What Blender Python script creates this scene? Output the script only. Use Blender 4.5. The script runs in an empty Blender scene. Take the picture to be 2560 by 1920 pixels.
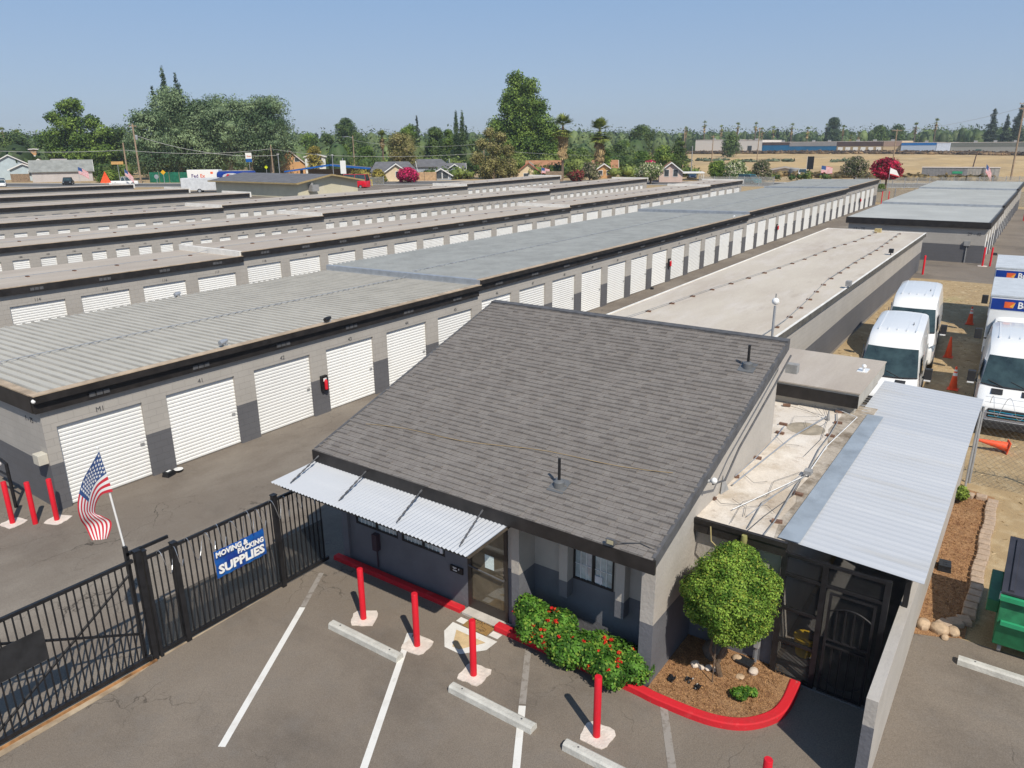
import bpy, math, random
import numpy as np
from mathutils import Vector, Matrix
rnd = random.Random(7); nrg = np.random.default_rng(11)
S = bpy.context.scene; C = S.collection
PI = math.pi
# ---------------- camera, sky, sun, exposure ----------------
cd = bpy.data.cameras.new('camera'); cam = bpy.data.objects.new('camera', cd); C.objects.link(cam); S.camera = cam
PITCH, ROLL, YAW, CAMH = math.radians(17.696), math.radians(-0.477), math.radians(35.432), 9.15
fw = Vector((math.cos(YAW)*math.cos(PITCH), math.sin(YAW)*math.cos(PITCH), -math.sin(PITCH)))
rt0 = Vector((math.sin(YAW), -math.cos(YAW), 0)); up0 = rt0.cross(fw)
rt = math.cos(ROLL)*rt0 + math.sin(ROLL)*up0; up = -math.sin(ROLL)*rt0 + math.cos(ROLL)*up0
cam.matrix_world = Matrix(((rt.x, up.x, -fw.x, 0), (rt.y, up.y, -fw.y, 0), (rt.z, up.z, -fw.z, CAMH), (0, 0, 0, 1)))
cd.sensor_width = 36; cd.lens = 36*1863.38/2560; cd.clip_start = 0.1; cd.clip_end = 8000
W = bpy.data.worlds.new('World'); S.world = W; W.use_nodes = True
nt = W.node_tree; bgn = nt.nodes['Background']; sky = nt.nodes.new('ShaderNodeTexSky')
SUN = Vector((-0.54, -0.88, 1.17)).normalized(); SEL = math.asin(SUN.z)
sky.sky_type = 'NISHITA'; sky.sun_disc = False; sky.sun_elevation = SEL; sky.sun_rotation = math.atan2(SUN.x, SUN.y)
sky.air_density = .8; sky.dust_density = .5; sky.ozone_density = 4; sky.altitude = 0
# clear dry-summer sky: the Nishita sky blended with a pale-blue haze gradient over elevation
tcw = nt.nodes.new('ShaderNodeTexCoord'); sxw = nt.nodes.new('ShaderNodeSeparateXYZ'); rpw = nt.nodes.new('ShaderNodeValToRGB'); scw = nt.nodes.new('ShaderNodeVectorMath'); mxw = nt.nodes.new('ShaderNodeMix')
nt.links.new(tcw.outputs['Generated'], sxw.inputs[0]); nt.links.new(sxw.outputs[2], rpw.inputs[0]); rpw.color_ramp.elements[0].position = 0; rpw.color_ramp.elements[0].color = (.42, .49, .60, 1); e_ = rpw.color_ramp.elements[1]; e_.position = .2; e_.color = (.272, .430, .67, 1)
e_ = rpw.color_ramp.elements.new(1.0); e_.color = (.13, .24, .44, 1)
scw.operation = 'SCALE'; nt.links.new(rpw.outputs[0], scw.inputs[0]); scw.inputs['Scale'].default_value = 1/.13
mxw.data_type = 'RGBA'; mxw.inputs[0].default_value = .8; nt.links.new(sky.outputs[0], mxw.inputs[6]); nt.links.new(scw.outputs[0], mxw.inputs[7]); nt.links.new(mxw.outputs[2], bgn.inputs[0]); bgn.inputs[1].default_value = 0.13
sd = bpy.data.lights.new('sun', 'SUN'); sun = bpy.data.objects.new('sun', sd); C.objects.link(sun)
sd.energy = 4.8; sd.angle = math.radians(0.55); sd.color = (1.0, 0.925, 0.80)
sun.rotation_euler = SUN.to_track_quat('Z', 'Y').to_euler(); sun.location = (-40, -60, 90)
S.view_settings.view_transform = 'Standard'; S.view_settings.look = 'None'; S.view_settings.exposure = 0.0; S.view_settings.gamma = 1
try: S.view_settings.use_curve_mapping = False
except Exception: pass
# ---------------- materials ----------------
MC = {}
def mat(name, c, rough=.75, var=.12, ns=2.0, c2=None, metal=0, bump=0, bs=25., island=0, alpha=None, spec=.4, coat=0, det=5):
    """procedural: base colour mottled by noise (var) or mixed to a second colour c2; optional fine bump"""
    if name in MC: return MC[name]
    m = bpy.data.materials.new(name); m.use_nodes = True; t = m.node_tree; n = t.nodes; L = t.links.new
    b = n['Principled BSDF']; b.inputs['Roughness'].default_value = rough; b.inputs['Metallic'].default_value = metal
    b.inputs['Specular IOR Level'].default_value = spec; b.inputs['Coat Weight'].default_value = coat
    tc = n.new('ShaderNodeTexCoord'); no = n.new('ShaderNodeTexNoise'); no.inputs['Scale'].default_value = ns; no.inputs['Detail'].default_value = det
    no.inputs['Roughness'].default_value = .62
    geo = n.new('ShaderNodeNewGeometry'); L(geo.outputs['Position'], no.inputs['Vector'])
    r = n.new('ShaderNodeValToRGB'); L(no.outputs['Fac'], r.inputs[0])
    lo = tuple(x*(1-var) for x in c) if c2 is None else tuple(c2); hi = tuple(min(1, x*(1+var)) for x in c)
    r.color_ramp.elements[0].position = .36; r.color_ramp.elements[1].position = .64
    r.color_ramp.elements[0].color = (*lo, 1); r.color_ramp.elements[1].color = (*hi, 1)
    out = r.outputs[0]
    if island:
        r2 = n.new('ShaderNodeMapRange'); L(geo.outputs['Random Per Island'], r2.inputs[0]); r2.inputs[3].default_value = 1-island; r2.inputs[4].default_value = 1+island
        mx = n.new('ShaderNodeVectorMath'); mx.operation = 'SCALE'; L(out, mx.inputs[0]); L(r2.outputs[0], mx.inputs['Scale']); out = mx.outputs[0]
    L(out, b.inputs['Base Color'])
    if bump:
        n2 = n.new('ShaderNodeTexNoise'); n2.inputs['Scale'].default_value = bs; n2.inputs['Detail'].default_value = 6; L(geo.outputs['Position'], n2.inputs['Vector'])
        bp = n.new('ShaderNodeBump'); bp.inputs['Strength'].default_value = bump; bp.inputs['Distance'].default_value = .03; L(n2.outputs['Fac'], bp.inputs['Height']); L(bp.outputs[0], b.inputs['Normal'])
    if alpha is not None: b.inputs['Alpha'].default_value = alpha
    MC[name] = m; return m
def mat_layers(name, base, layers, rough=.9, bump=.3, bs=40, cracks=None, fine=None):
    """ground type: base colour, then noise-masked patches (colour, scale, lo, hi, amount), fine grain, crack network"""
    m = bpy.data.materials.new(name); m.use_nodes = True; t = m.node_tree; n = t.nodes; L = t.links.new
    b = n['Principled BSDF']; b.inputs['Roughness'].default_value = rough; b.inputs['Specular IOR Level'].default_value = .25
    geo = n.new('ShaderNodeNewGeometry'); rgb = n.new('ShaderNodeRGB'); rgb.outputs[0].default_value = (*base, 1); cur = rgb.outputs[0]
    for i, (c, sc, lo, hi, amt, stretch) in enumerate(layers):
        mp = n.new('ShaderNodeMapping'); L(geo.outputs['Position'], mp.inputs[0]); mp.inputs['Scale'].default_value = stretch; mp.inputs['Location'].default_value = (i*17.3, i*5.1, 0)
        no = n.new('ShaderNodeTexNoise'); no.inputs['Scale'].default_value = sc; no.inputs['Detail'].default_value = 7; no.inputs['Roughness'].default_value = .65; L(mp.outputs[0], no.inputs['Vector'])
        mr = n.new('ShaderNodeMapRange'); L(no.outputs['Fac'], mr.inputs[0]); mr.inputs[1].default_value = lo; mr.inputs[2].default_value = hi; mr.inputs[4].default_value = amt
        mx = n.new('ShaderNodeMix'); mx.data_type = 'RGBA'; L(mr.outputs[0], mx.inputs[0]); L(cur, mx.inputs[6]); mx.inputs[7].default_value = (*c, 1); cur = mx.outputs[2]
    if cracks:
        for sc, w, amt in cracks:
            no = n.new('ShaderNodeTexNoise'); no.inputs['Scale'].default_value = sc*1.6; no.inputs['Detail'].default_value = 6; L(geo.outputs['Position'], no.inputs['Vector'])
            vm = n.new('ShaderNodeVectorMath'); vm.operation = 'SCALE'; L(no.outputs['Color'], vm.inputs[0]); vm.inputs['Scale'].default_value = .9/sc
            va = n.new('ShaderNodeVectorMath'); L(geo.outputs['Position'], va.inputs[0]); L(vm.outputs[0], va.inputs[1])
            vo = n.new('ShaderNodeTexVoronoi'); vo.feature = 'DISTANCE_TO_EDGE'; vo.inputs['Scale'].default_value = sc; L(va.outputs[0], vo.inputs['Vector'])
            mr = n.new('ShaderNodeMapRange'); L(vo.outputs['Distance'], mr.inputs[0]); mr.inputs[1].default_value = 0; mr.inputs[2].default_value = w*sc; mr.inputs[3].default_value = amt; mr.inputs[4].default_value = 0
            n3 = n.new('ShaderNodeTexNoise'); n3.inputs['Scale'].default_value = .35; L(geo.outputs['Position'], n3.inputs['Vector'])
            m3 = n.new('ShaderNodeMapRange'); L(n3.outputs['Fac'], m3.inputs[0]); m3.inputs[1].default_value = .48; m3.inputs[2].default_value = .58
            mu = n.new('ShaderNodeMath'); mu.operation = 'MULTIPLY'; L(mr.outputs[0], mu.inputs[0]); L(m3.outputs[0], mu.inputs[1])
            mx = n.new('ShaderNodeMix'); mx.data_type = 'RGBA'; L(mu.outputs[0], mx.inputs[0]); L(cur, mx.inputs[6]); mx.inputs[7].default_value = (.03, .026, .022, 1); cur = mx.outputs[2]
    n2 = n.new('ShaderNodeTexNoise'); n2.inputs['Scale'].default_value = bs; n2.inputs['Detail'].default_value = 4; L(geo.outputs['Position'], n2.inputs['Vector'])
    if fine:
        mr = n.new('ShaderNodeMapRange'); L(n2.outputs['Fac'], mr.inputs[0]); mr.inputs[1].default_value = .3; mr.inputs[2].default_value = .7; mr.inputs[3].default_value = 1-fine; mr.inputs[4].default_value = 1+fine
        vm = n.new('ShaderNodeVectorMath'); vm.operation = 'SCALE'; L(cur, vm.inputs[0]); L(mr.outputs[0], vm.inputs['Scale']); cur = vm.outputs[0]
    L(cur, b.inputs['Base Color'])
    bp = n.new('ShaderNodeBump'); bp.inputs['Strength'].default_value = bump; bp.inputs['Distance'].default_value = .02; L(n2.outputs['Fac'], bp.inputs['Height']); L(bp.outputs[0], b.inputs['Normal'])
    MC[name] = m; return m
ASPH = mat_layers('asphalt', (.185, .155, .126), [((.24, .205, .168), .22, .45, .7, .8, (1, 1, 1)), ((.118, .10, .084), .38, .5, .70, .85, (1, .6, 1)), ((.07, .062, .056), 2.2, .69, .75, .55, (1, 1, 1)), ((.19, .17, .15), 1.6, .5, .68, .4, (1, 1, 1)), ((.085, .075, .065), 1.1, .68, .76, .5, (1, 1, 1))], bs=55, fine=.2, cracks=[(.3, .014, .6), (.8, .008, .3)], bump=.25)
ASPD = mat_layers('asphalt_worn', (.175, .148, .122), [((.25, .22, .185), .16, .45, .66, .9, (1, 2.2, 1)), ((.12, .103, .088), .3, .52, .72, .75, (1, .5, 1)), ((.21, .185, .155), 1.4, .5, .68, .4, (1, 1, 1)), ((.075, .066, .058), .7, .66, .73, .7, (1, 1, 1))], bs=55, fine=.22, cracks=[(.32, .02, .85), (.8, .012, .6)], bump=.3)
ROADM = mat_layers('road_asphalt', (.10, .10, .102), [((.16, .155, .15), .2, .4, .7, .7, (1, 1, 1))], bs=40, fine=.12)
DIRT = mat_layers('dry_ground', (.37, .27, .15), [((.30, .215, .12), .6, .42, .7, .7, (1, 1, 1)), ((.47, .37, .23), 1.8, .5, .66, .8, (1, 1, 1)), ((.24, .185, .12), 5, .55, .7, .5, (1, 1, 1)), ((.33, .32, .16), .25, .62, .75, .6, (1, 1, 1))], bs=70, fine=.3, bump=.35)
FIELD = mat_layers('dry_field', (.47, .33, .16), [((.36, .26, .14), .02, .42, .6, .9, (1, 2.5, 1)), ((.56, .42, .23), .06, .5, .7, .8, (.5, 2, 1)), ((.25, .19, .12), .35, .6, .72, .6, (1, 1, 1))], bs=3, fine=.15)
MULCH = mat_layers('bark_mulch', (.31, .17, .085), [((.17, .08, .04), 9, .45, .62, .8, (1, 1, 1)), ((.50, .29, .13), 22, .52, .64, .9, (1, 2, 1)), ((.35, .22, .12), 1.2, .45, .7, .6, (1, 1, 1))], bs=60, fine=.4, bump=1)
def block_mat(name, c, joint=.82, bump=.5):
    m = bpy.data.materials.new(name); m.use_nodes = True; t = m.node_tree; n = t.nodes; L = t.links.new; b = n['Principled BSDF']; b.inputs['Roughness'].default_value = .85; b.inputs['Specular IOR Level'].default_value = .25
    geo = n.new('ShaderNodeNewGeometry'); sx = n.new('ShaderNodeSeparateXYZ'); L(geo.outputs['Position'], sx.inputs[0])
    ad = n.new('ShaderNodeMath'); ad.operation = 'ADD'; L(sx.outputs[0], ad.inputs[0]); L(sx.outputs[1], ad.inputs[1]); cx = n.new('ShaderNodeCombineXYZ'); L(ad.outputs[0], cx.inputs[0]); L(sx.outputs[2], cx.inputs[1])
    br = n.new('ShaderNodeTexBrick'); L(cx.outputs[0], br.inputs['Vector']); br.inputs['Scale'].default_value = 1; br.inputs['Brick Width'].default_value = .4; br.inputs['Row Height'].default_value = .2; br.inputs['Mortar Size'].default_value = .006; br.inputs['Mortar Smooth'].default_value = .4
    br.inputs['Color1'].default_value = (*c, 1); br.inputs['Color2'].default_value = (*[x*.96 for x in c], 1); br.inputs['Mortar'].default_value = (*[x*joint for x in c], 1)
    no = n.new('ShaderNodeTexNoise'); no.inputs['Scale'].default_value = .8; no.inputs['Detail'].default_value = 7; L(geo.outputs['Position'], no.inputs['Vector'])
    mr = n.new('ShaderNodeMapRange'); L(no.outputs['Fac'], mr.inputs[0]); mr.inputs[1].default_value = .3; mr.inputs[2].default_value = .7; mr.inputs[3].default_value = .93; mr.inputs[4].default_value = 1.05
    vm = n.new('ShaderNodeVectorMath'); vm.operation = 'SCALE'; L(br.outputs['Color'], vm.inputs[0]); L(mr.outputs[0], vm.inputs['Scale']); L(vm.outputs[0], b.inputs['Base Color'])
    bp = n.new('ShaderNodeBump'); bp.inputs['Strength'].default_value = bump; bp.inputs['Distance'].default_value = .01; bp.invert = True; L(br.outputs['Fac'], bp.inputs['Height']); L(bp.outputs[0], b.inputs['Normal'])
    MC[name] = m; return m
WALL = block_mat('light_gray_block', (.40, .375, .345)); WALLD = block_mat('dark_gray_block', (.125, .125, .135))
STUC = mat('light_stucco', (.42, .39, .355), var=.06, ns=1.5, bump=.35, bs=14); STUD = mat('dark_stucco', (.135, .138, .155), var=.08, ns=1.5, bump=.35, bs=14)
WHITE = mat('white_trim_paint', (.80, .80, .79), rough=.5, var=.025, ns=1.2)
DOORW = mat_layers('white_door_paint', (.80, .80, .785), [((.66, .645, .61), 1.6, .56, .8, .55, (1, 1, .35)), ((.72, .715, .70), .5, .5, .7, .5, (1, 1, 1))], rough=.5, bump=.05, bs=10)
def per_object(m, lo):   # each door has faded a little differently
    t = m.node_tree; n = t.nodes; b = n['Principled BSDF']; src = b.inputs['Base Color'].links[0].from_socket; oi = n.new('ShaderNodeObjectInfo'); mr = n.new('ShaderNodeMapRange'); t.links.new(oi.outputs['Random'], mr.inputs[0]); mr.inputs[3].default_value = lo; mr.inputs[4].default_value = 1.0
    vm = n.new('ShaderNodeVectorMath'); vm.operation = 'SCALE'; t.links.new(src, vm.inputs[0]); t.links.new(mr.outputs[0], vm.inputs['Scale']); t.links.new(vm.outputs[0], b.inputs['Base Color'])
per_object(DOORW, .88)
WPAINT = mat('white_gloss', (.80, .80, .79), rough=.3, var=.02, coat=.5, ns=3)
BLK = mat('black_fascia', (.022, .019, .018), rough=.5, var=.35, ns=3, det=8); BLKM = mat('black_metal', (.014, .014, .016), rough=.45, var=.3, ns=6)
RED = mat_layers('red_paint', (.60, .014, .028), [((.40, .02, .03), 3, .5, .7, .6, (1, 1, .4)), ((.62, .12, .12), 7, .66, .72, .5, (1, 1, .5))], rough=.5, bump=.1, bs=20); REDC = mat_layers('red_curb_paint', (.58, .02, .03), [((.38, .03, .035), 1.5, .5, .7, .7, (1, 1, 1)), ((.30, .25, .21), 9, .66, .70, .8, (1, 1, 1)), ((.66, .10, .10), 4, .6, .7, .4, (1, 1, 1))], rough=.75, bump=.3, bs=30)
TAN = mat('tan_edge', (.40, .31, .22), var=.25, ns=2); GALV = mat('galvanised_metal', (.42, .44, .47), rough=.45, metal=.5, var=.12, ns=3)
CONC = mat('concrete', (.50, .47, .43), var=.14, ns=3, bump=.4); CONCL = mat('pale_concrete', (.66, .59, .53), var=.12, ns=5, bump=.5); PSTOP = mat('wheel_stop_concrete', (.50, .49, .45), var=.12, ns=4, bump=.3)
ROOFW = mat_layers('cream_roof', (.53, .475, .40), [((.42, .36, .30), .25, .42, .68, .8, (.5, 1.6, 1)), ((.57, .52, .47), .8, .48, .7, .8, (.4, 1.5, 1)), ((.33, .27, .22), .6, .6, .75, .6, (.5, 2, 1))], bs=20, fine=.05, bump=.15, rough=.8)
ROOFB = mat_layers('beige_roof', (.44, .385, .325), [((.34, .29, .25), .15, .42, .66, .8, (.4, 2, 1)), ((.49, .44, .39), .5, .5, .7, .7, (.3, 2, 1)), ((.26, .22, .19), .7, .62, .76, .5, (1, 1, 1))], bs=20, fine=.05, bump=.15, rough=.8)
ROOFG1 = mat_layers('ribbed_warm_gray', (.46, .445, .40), [((.40, .385, .345), .1, .4, .65, .7, (1, 1, 1)), ((.50, .485, .44), .7, .5, .7, .4, (3, .6, 1))], bs=30, fine=.04, bump=.05, rough=.7)
ROOFG = mat_layers('ribbed_green_gray', (.375, .38, .365), [((.33, .335, .315), .1, .4, .65, .7, (1, 1, 1)), ((.41, .415, .40), .7, .5, .7, .4, (3, .6, 1))], bs=30, fine=.04, bump=.05, rough=.65)
RIB1 = mat('rib_dark_warm', (.33, .315, .285), var=.12, ns=1, rough=.8); RIB2 = mat('rib_dark_cool', (.31, .32, .315), var=.1, ns=1, rough=.8)  # roof ribs coloured darker than the panels between them
CORR = mat_layers('corrugated_metal', (.435, .455, .49), [((.37, .36, .34), .45, .56, .72, .7, (2.4, .35, 1)), ((.50, .515, .54), .9, .5, .7, .6, (3, .3, 1)), ((.34, .31, .27), 1.7, .68, .76, .5, (1, .6, 1))], rough=.5, bump=.03, bs=20); DGREY = mat('dark_gray', (.09, .09, .095), var=.2, ns=6); GREY = mat('mid_gray', (.28, .28, .28), var=.15, ns=6)
GLASS = mat('tinted_glass', (.03, .05, .055), rough=.06, var=.3, ns=3, spec=.9); RUB = mat('rubber', (.02, .02, .021), rough=.8, var=.2, ns=9)
LINE = mat_layers('white_line_paint', (.70, .69, .66), [((.55, .52, .48), 2.5, .5, .7, .7, (1, 1, 1)), ((.22, .19, .16), 14, .64, .69, .75, (1, 1, 1)), ((.30, .27, .24), 1.1, .68, .74, .6, (1, 1, 1))], rough=.85, bump=.2, bs=50); LINEF = mat_layers('faded_line_paint', (.29, .265, .24), [((.19, .165, .14), 7, .5, .62, .8, (1, 1, 1))], rough=.85, bump=.2, bs=50)
WFLASH = mat('white_flashing', (.72, .70, .66), var=.1, ns=1.5); BRICK = mat('brick_block', (.17, .095, .065), var=.3, ns=12)
GREEN = mat('dumpster_green', (.02, .16, .07), rough=.45, var=.25, ns=4); ORNG = mat('cone_orange', (.85, .10, .03), rough=.55, var=.1, ns=6)
WOOD = mat('weathered_wood', (.25, .18, .12), var=.3, ns=3, bump=.4); BLUE = mat('sign_blue', (.012, .07, .30), rough=.5, var=.15, ns=6)
# ---------------- mesh helpers ----------------
class MB:
    def __init__(s): s.v = []; s.f = []; s.m = []
    def add(s, vs, fs, m=0):
        o = len(s.v); s.v += [tuple(p) for p in vs]; s.f += [tuple(o+i for i in f) for f in fs]; s.m += [m]*len(fs); return s
    def hexa(s, p, m=0):   # p: 4 bottom (ccw) + 4 top
        return s.add(p, [(3, 2, 1, 0), (4, 5, 6, 7), (0, 1, 5, 4), (1, 2, 6, 5), (2, 3, 7, 6), (3, 0, 4, 7)], m)
    def box(s, x0, x1, y0, y1, z0, z1, m=0, dz=0, dz0=None):  # dz: rise of the top from x0 to x1; dz0: same for bottom
        d0 = dz if dz0 is None else dz0
        return s.hexa([(x0, y0, z0), (x1, y0, z0+d0), (x1, y1, z0+d0), (x0, y1, z0), (x0, y0, z1), (x1, y0, z1+dz), (x1, y1, z1+dz), (x0, y1, z1)], m)
    def quad(s, a, b, c, d, m=0): return s.add([a, b, c, d], [(0, 1, 2, 3)], m)
    def poly(s, pts, m=0): return s.add(pts, [tuple(range(len(pts)))], m)
    def prism(s, pts, z0, z1, m=0):   # horizontal polygon extruded up
        n = len(pts); s.add([(x, y, z0) for x, y in pts]+[(x, y, z1) for x, y in pts], [tuple(range(n))[::-1], tuple(range(n, 2*n))]+[(i, (i+1) % n, n+(i+1) % n, n+i) for i in range(n)], m); return s
    def tube(s, pts, r, n=8, m=0, cap=True):
        pts = [Vector(p) for p in pts]; rs = r if isinstance(r, (list, tuple)) else [r]*len(pts); rings = []
        prev = None
        for i, p in enumerate(pts):
            d = (pts[min(i+1, len(pts)-1)]-pts[max(i-1, 0)]).normalized()
            a = prev if prev is not None else (Vector((0, 0, 1)) if abs(d.z) < .9 else Vector((1, 0, 0)))
            u = (a-d*a.dot(d)).normalized(); w = d.cross(u); prev = u
            rings.append([p+rs[i]*(math.cos(2*PI*k/n)*u+math.sin(2*PI*k/n)*w) for k in range(n)])
        vs = [q for ring in rings for q in ring]; fs = []
        for i in range(len(pts)-1):
            for k in range(n): fs.append((i*n+k, i*n+(k+1) % n, (i+1)*n+(k+1) % n, (i+1)*n+k))
        if cap: fs += [tuple(range(n))[::-1], tuple(range((len(pts)-1)*n, len(pts)*n))]
        return s.add(vs, fs, m)
    def lathe(s, prof, cx=0, cy=0, n=16, m=0):   # prof (r,z) going up
        vs = [(cx+r*math.cos(2*PI*k/n), cy+r*math.sin(2*PI*k/n), z) for r, z in prof for k in range(n)]
        fs = [(i*n+k, i*n+(k+1) % n, (i+1)*n+(k+1) % n, (i+1)*n+k) for i in range(len(prof)-1) for k in range(n)]
        fs += [tuple(range(n))[::-1], tuple(range((len(prof)-1)*n, len(prof)*n))]
        return s.add(vs, fs, m)
    def sphere(s, c, r, n=12, m=0, sz=1):
        return s.lathe([(max(.001, r*math.sin(PI*i/n*1.0)), c[2]-r*sz*math.cos(PI*i/n)) for i in range(n+1)], c[0], c[1], n, m)
    def xf(s, M):
        s.v = [tuple(M @ Vector(p)) for p in s.v]; return s
    def merge(s, o, dm=0):
        k = len(s.v); s.v += o.v; s.f += [tuple(k+i for i in f) for f in o.f]; s.m += [q+dm for q in o.m]; return s
    def build(s, name, mats, parent=None, smooth=False, origin=None, bevel=0):
        me = bpy.data.meshes.new(name)
        if not isinstance(mats, (list, tuple)): mats = [mats]
        off = Vector((0, 0, 0))
        if parent is not None:
            q = parent
            while q is not None: off += q.location; q = q.parent
        elif origin is not None: off = Vector(origin)
        me.from_pydata([(a-off.x, b-off.y, c-off.z) for a, b, c in s.v], [], s.f)
        for q in mats: me.materials.append(q)
        me.polygons.foreach_set('material_index', s.m)
        if smooth: me.polygons.foreach_set('use_smooth', [True]*len(s.f))
        me.update(); o = bpy.data.objects.new(name, me); C.objects.link(o); o.parent = parent
        if parent is None and origin is not None: o.location = origin
        if bevel:
            md = o.modifiers.new('bevel', 'BEVEL'); md.width = bevel; md.segments = 2; md.limit_method = 'ANGLE'
        if smooth:
            try: me.set_sharp_from_angle(angle=math.radians(40))
            except Exception: pass
        return o
def tag(o, label=None, cat=None, group=None, kind=None):
    if label: o['label'] = label
    if cat: o['category'] = cat
    if group: o['group'] = group
    if kind: o['kind'] = kind
    return o
def empty(name, loc, label, cat, group=None):
    o = bpy.data.objects.new(name, None); C.objects.link(o); o.location = loc; o.empty_display_size = .2
    return tag(o, label, cat, group)
def struct(o): o['kind'] = 'structure'; return o
def dup(o, parent=None, loc=None, rz=None, label=None, scale=None):
    c = o.copy(); C.objects.link(c); c.parent = parent
    if loc is not None: c.location = loc
    if rz is not None: c.rotation_euler = (0, 0, rz)
    if scale is not None: c.scale = scale
    if label: c['label'] = label
    for ch in o.children: dup(ch, c)
    return c
def T(x, y, z, rz=0, s=1): return Matrix.Translation((x, y, z)) @ Matrix.Rotation(rz, 4, 'Z') @ Matrix.Scale(s, 4)
TXC = {}
def text(body, size, M, name, m, parent, depth=.004, bold=0, align='CENTER', sx=1, shear=0, width=None):
    """lettering as a thin solid mesh; M places it (letters lie in local xy facing +z)"""
    key = (body, size, depth, bold, align, shear)
    if key not in TXC:
        cu = bpy.data.curves.new('lettering', 'FONT'); cu.body = body; cu.size = size; cu.extrude = depth; cu.align_x = align; cu.align_y = 'CENTER'; cu.offset = bold; cu.resolution_u = 2; cu.shear = shear
        ob = bpy.data.objects.new('lettering', cu); C.objects.link(ob); dg = bpy.context.evaluated_depsgraph_get(); me = bpy.data.meshes.new_from_object(ob.evaluated_get(dg))
        TXC[key] = ([tuple(v.co) for v in me.vertices], [tuple(p.vertices) for p in me.polygons]); bpy.data.objects.remove(ob); bpy.data.curves.remove(cu); bpy.data.meshes.remove(me)
    vs, fs = TXC[key]; sx = width/(max(v[0] for v in vs)-min(v[0] for v in vs)) if width else sx; b = MB(); b.add([tuple(M @ Vector((x*sx, y, z))) for x, y, z in vs], fs); return b.build(name, m, parent)
def face_ny(x, y, z): return Matrix.Translation((x, y, z)) @ Matrix(((1, 0, 0, 0), (0, 0, -1, 0), (0, 1, 0, 0), (0, 0, 0, 1)))
def face_nx(x, y, z): return Matrix.Translation((x, y, z)) @ Matrix(((0, 0, -1, 0), (-1, 0, 0, 0), (0, 1, 0, 0), (0, 0, 0, 1)))
# ---------------- terrain ----------------
GX = [-400, -20, 10, 24, 37, 61, 75, 115, 200, 480, 3200]; GZ = [0, 0, 0, .02, .3, .62, .76, 1.02, 1.2, 3.6, 3.6]
GY = [-600, -20, 0, 20, 36, 50, 64, 106, 300, 3200]; GW = [0, 0, 0, 0, .35, .5, .7, .9, .9, .9]
def zg(x, y): return float(np.interp(x, GX, GZ)+np.interp(y, GY, GW))
def sheet(name, x0, x1, y0, y1, m, dz=0, shape=None):
    """ground sheet on the terrain (vertices on every terrain break line)"""
    xs = sorted({x0, x1, *[a for a in GX if x0 < a < x1]}); ys = sorted({y0, y1, *[a for a in GY if y0 < a < y1]}); b = MB()
    b.add([(x, y, zg(x, y)+dz) for x in xs for y in ys], [(i*len(ys)+j, (i+1)*len(ys)+j, (i+1)*len(ys)+j+1, i*len(ys)+j+1) for i in range(len(xs)-1) for j in range(len(ys)-1)])
    return struct(b.build(name, m))
sheet('ground', -400, 3200, -600, 3200, DIRT)
sheet('asphalt_lot', -60, 14.95, -25, 12.4, ASPH, .004); sheet('asphalt_yard', 14.95, 116, 6.9, 130, ASPD, .004); sheet('asphalt_drive', -60, 14.95, 12.4, 130, ASPD, .004)
sheet('asphalt_apron', 56, 116, -40, 6.9, ASPH, .004)
b = MB(); b.prism([(15.0, -.02), (22.3, -.05), (22.6, .86), (14.6, .86), (14.75, .45)], .0, .03); struct(b.build('mulch_bed', MULCH))
sheet('dry_field', 197, 470, -80, 330, FIELD, .006)
# street running past the far ends of the storage rows
def ribbon(name, pts, w, dz, m, off=0):
    b = MB(); P = [Vector((x, y)) for x, y in pts]; Q = []
    dense = []
    for i in range(len(P)-1):
        for k in range(6): dense.append(P[i].lerp(P[i+1], k/6))
    dense.append(P[-1])
    for i, p in enumerate(dense):
        d = (dense[min(i+1, len(dense)-1)]-dense[max(i-1, 0)]).normalized(); nn = Vector((d.y, -d.x))
        Q.append((p+nn*(off-w/2), p+nn*(off+w/2)))
    for i in range(len(Q)-1):
        a, c = Q[i]; e, f = Q[i+1]; b.quad(*[(q.x, q.y, zg(q.x, q.y)+dz) for q in (a, e, f, c)])
    return struct(b.build(name, m))
RD = [(196, -50), (184, 5), (168, 22), (152, 48), (136, 85), (118, 116), (98, 143), (84, 172), (66, 220), (50, 290)]
ribbon('street', RD, 11, .03, ROADM); ribbon('sidewalk', RD, 2.0, .05, CONC, 7); ribbon('near_sidewalk', RD, 1.6, .05, CONC, -6.6)
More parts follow.
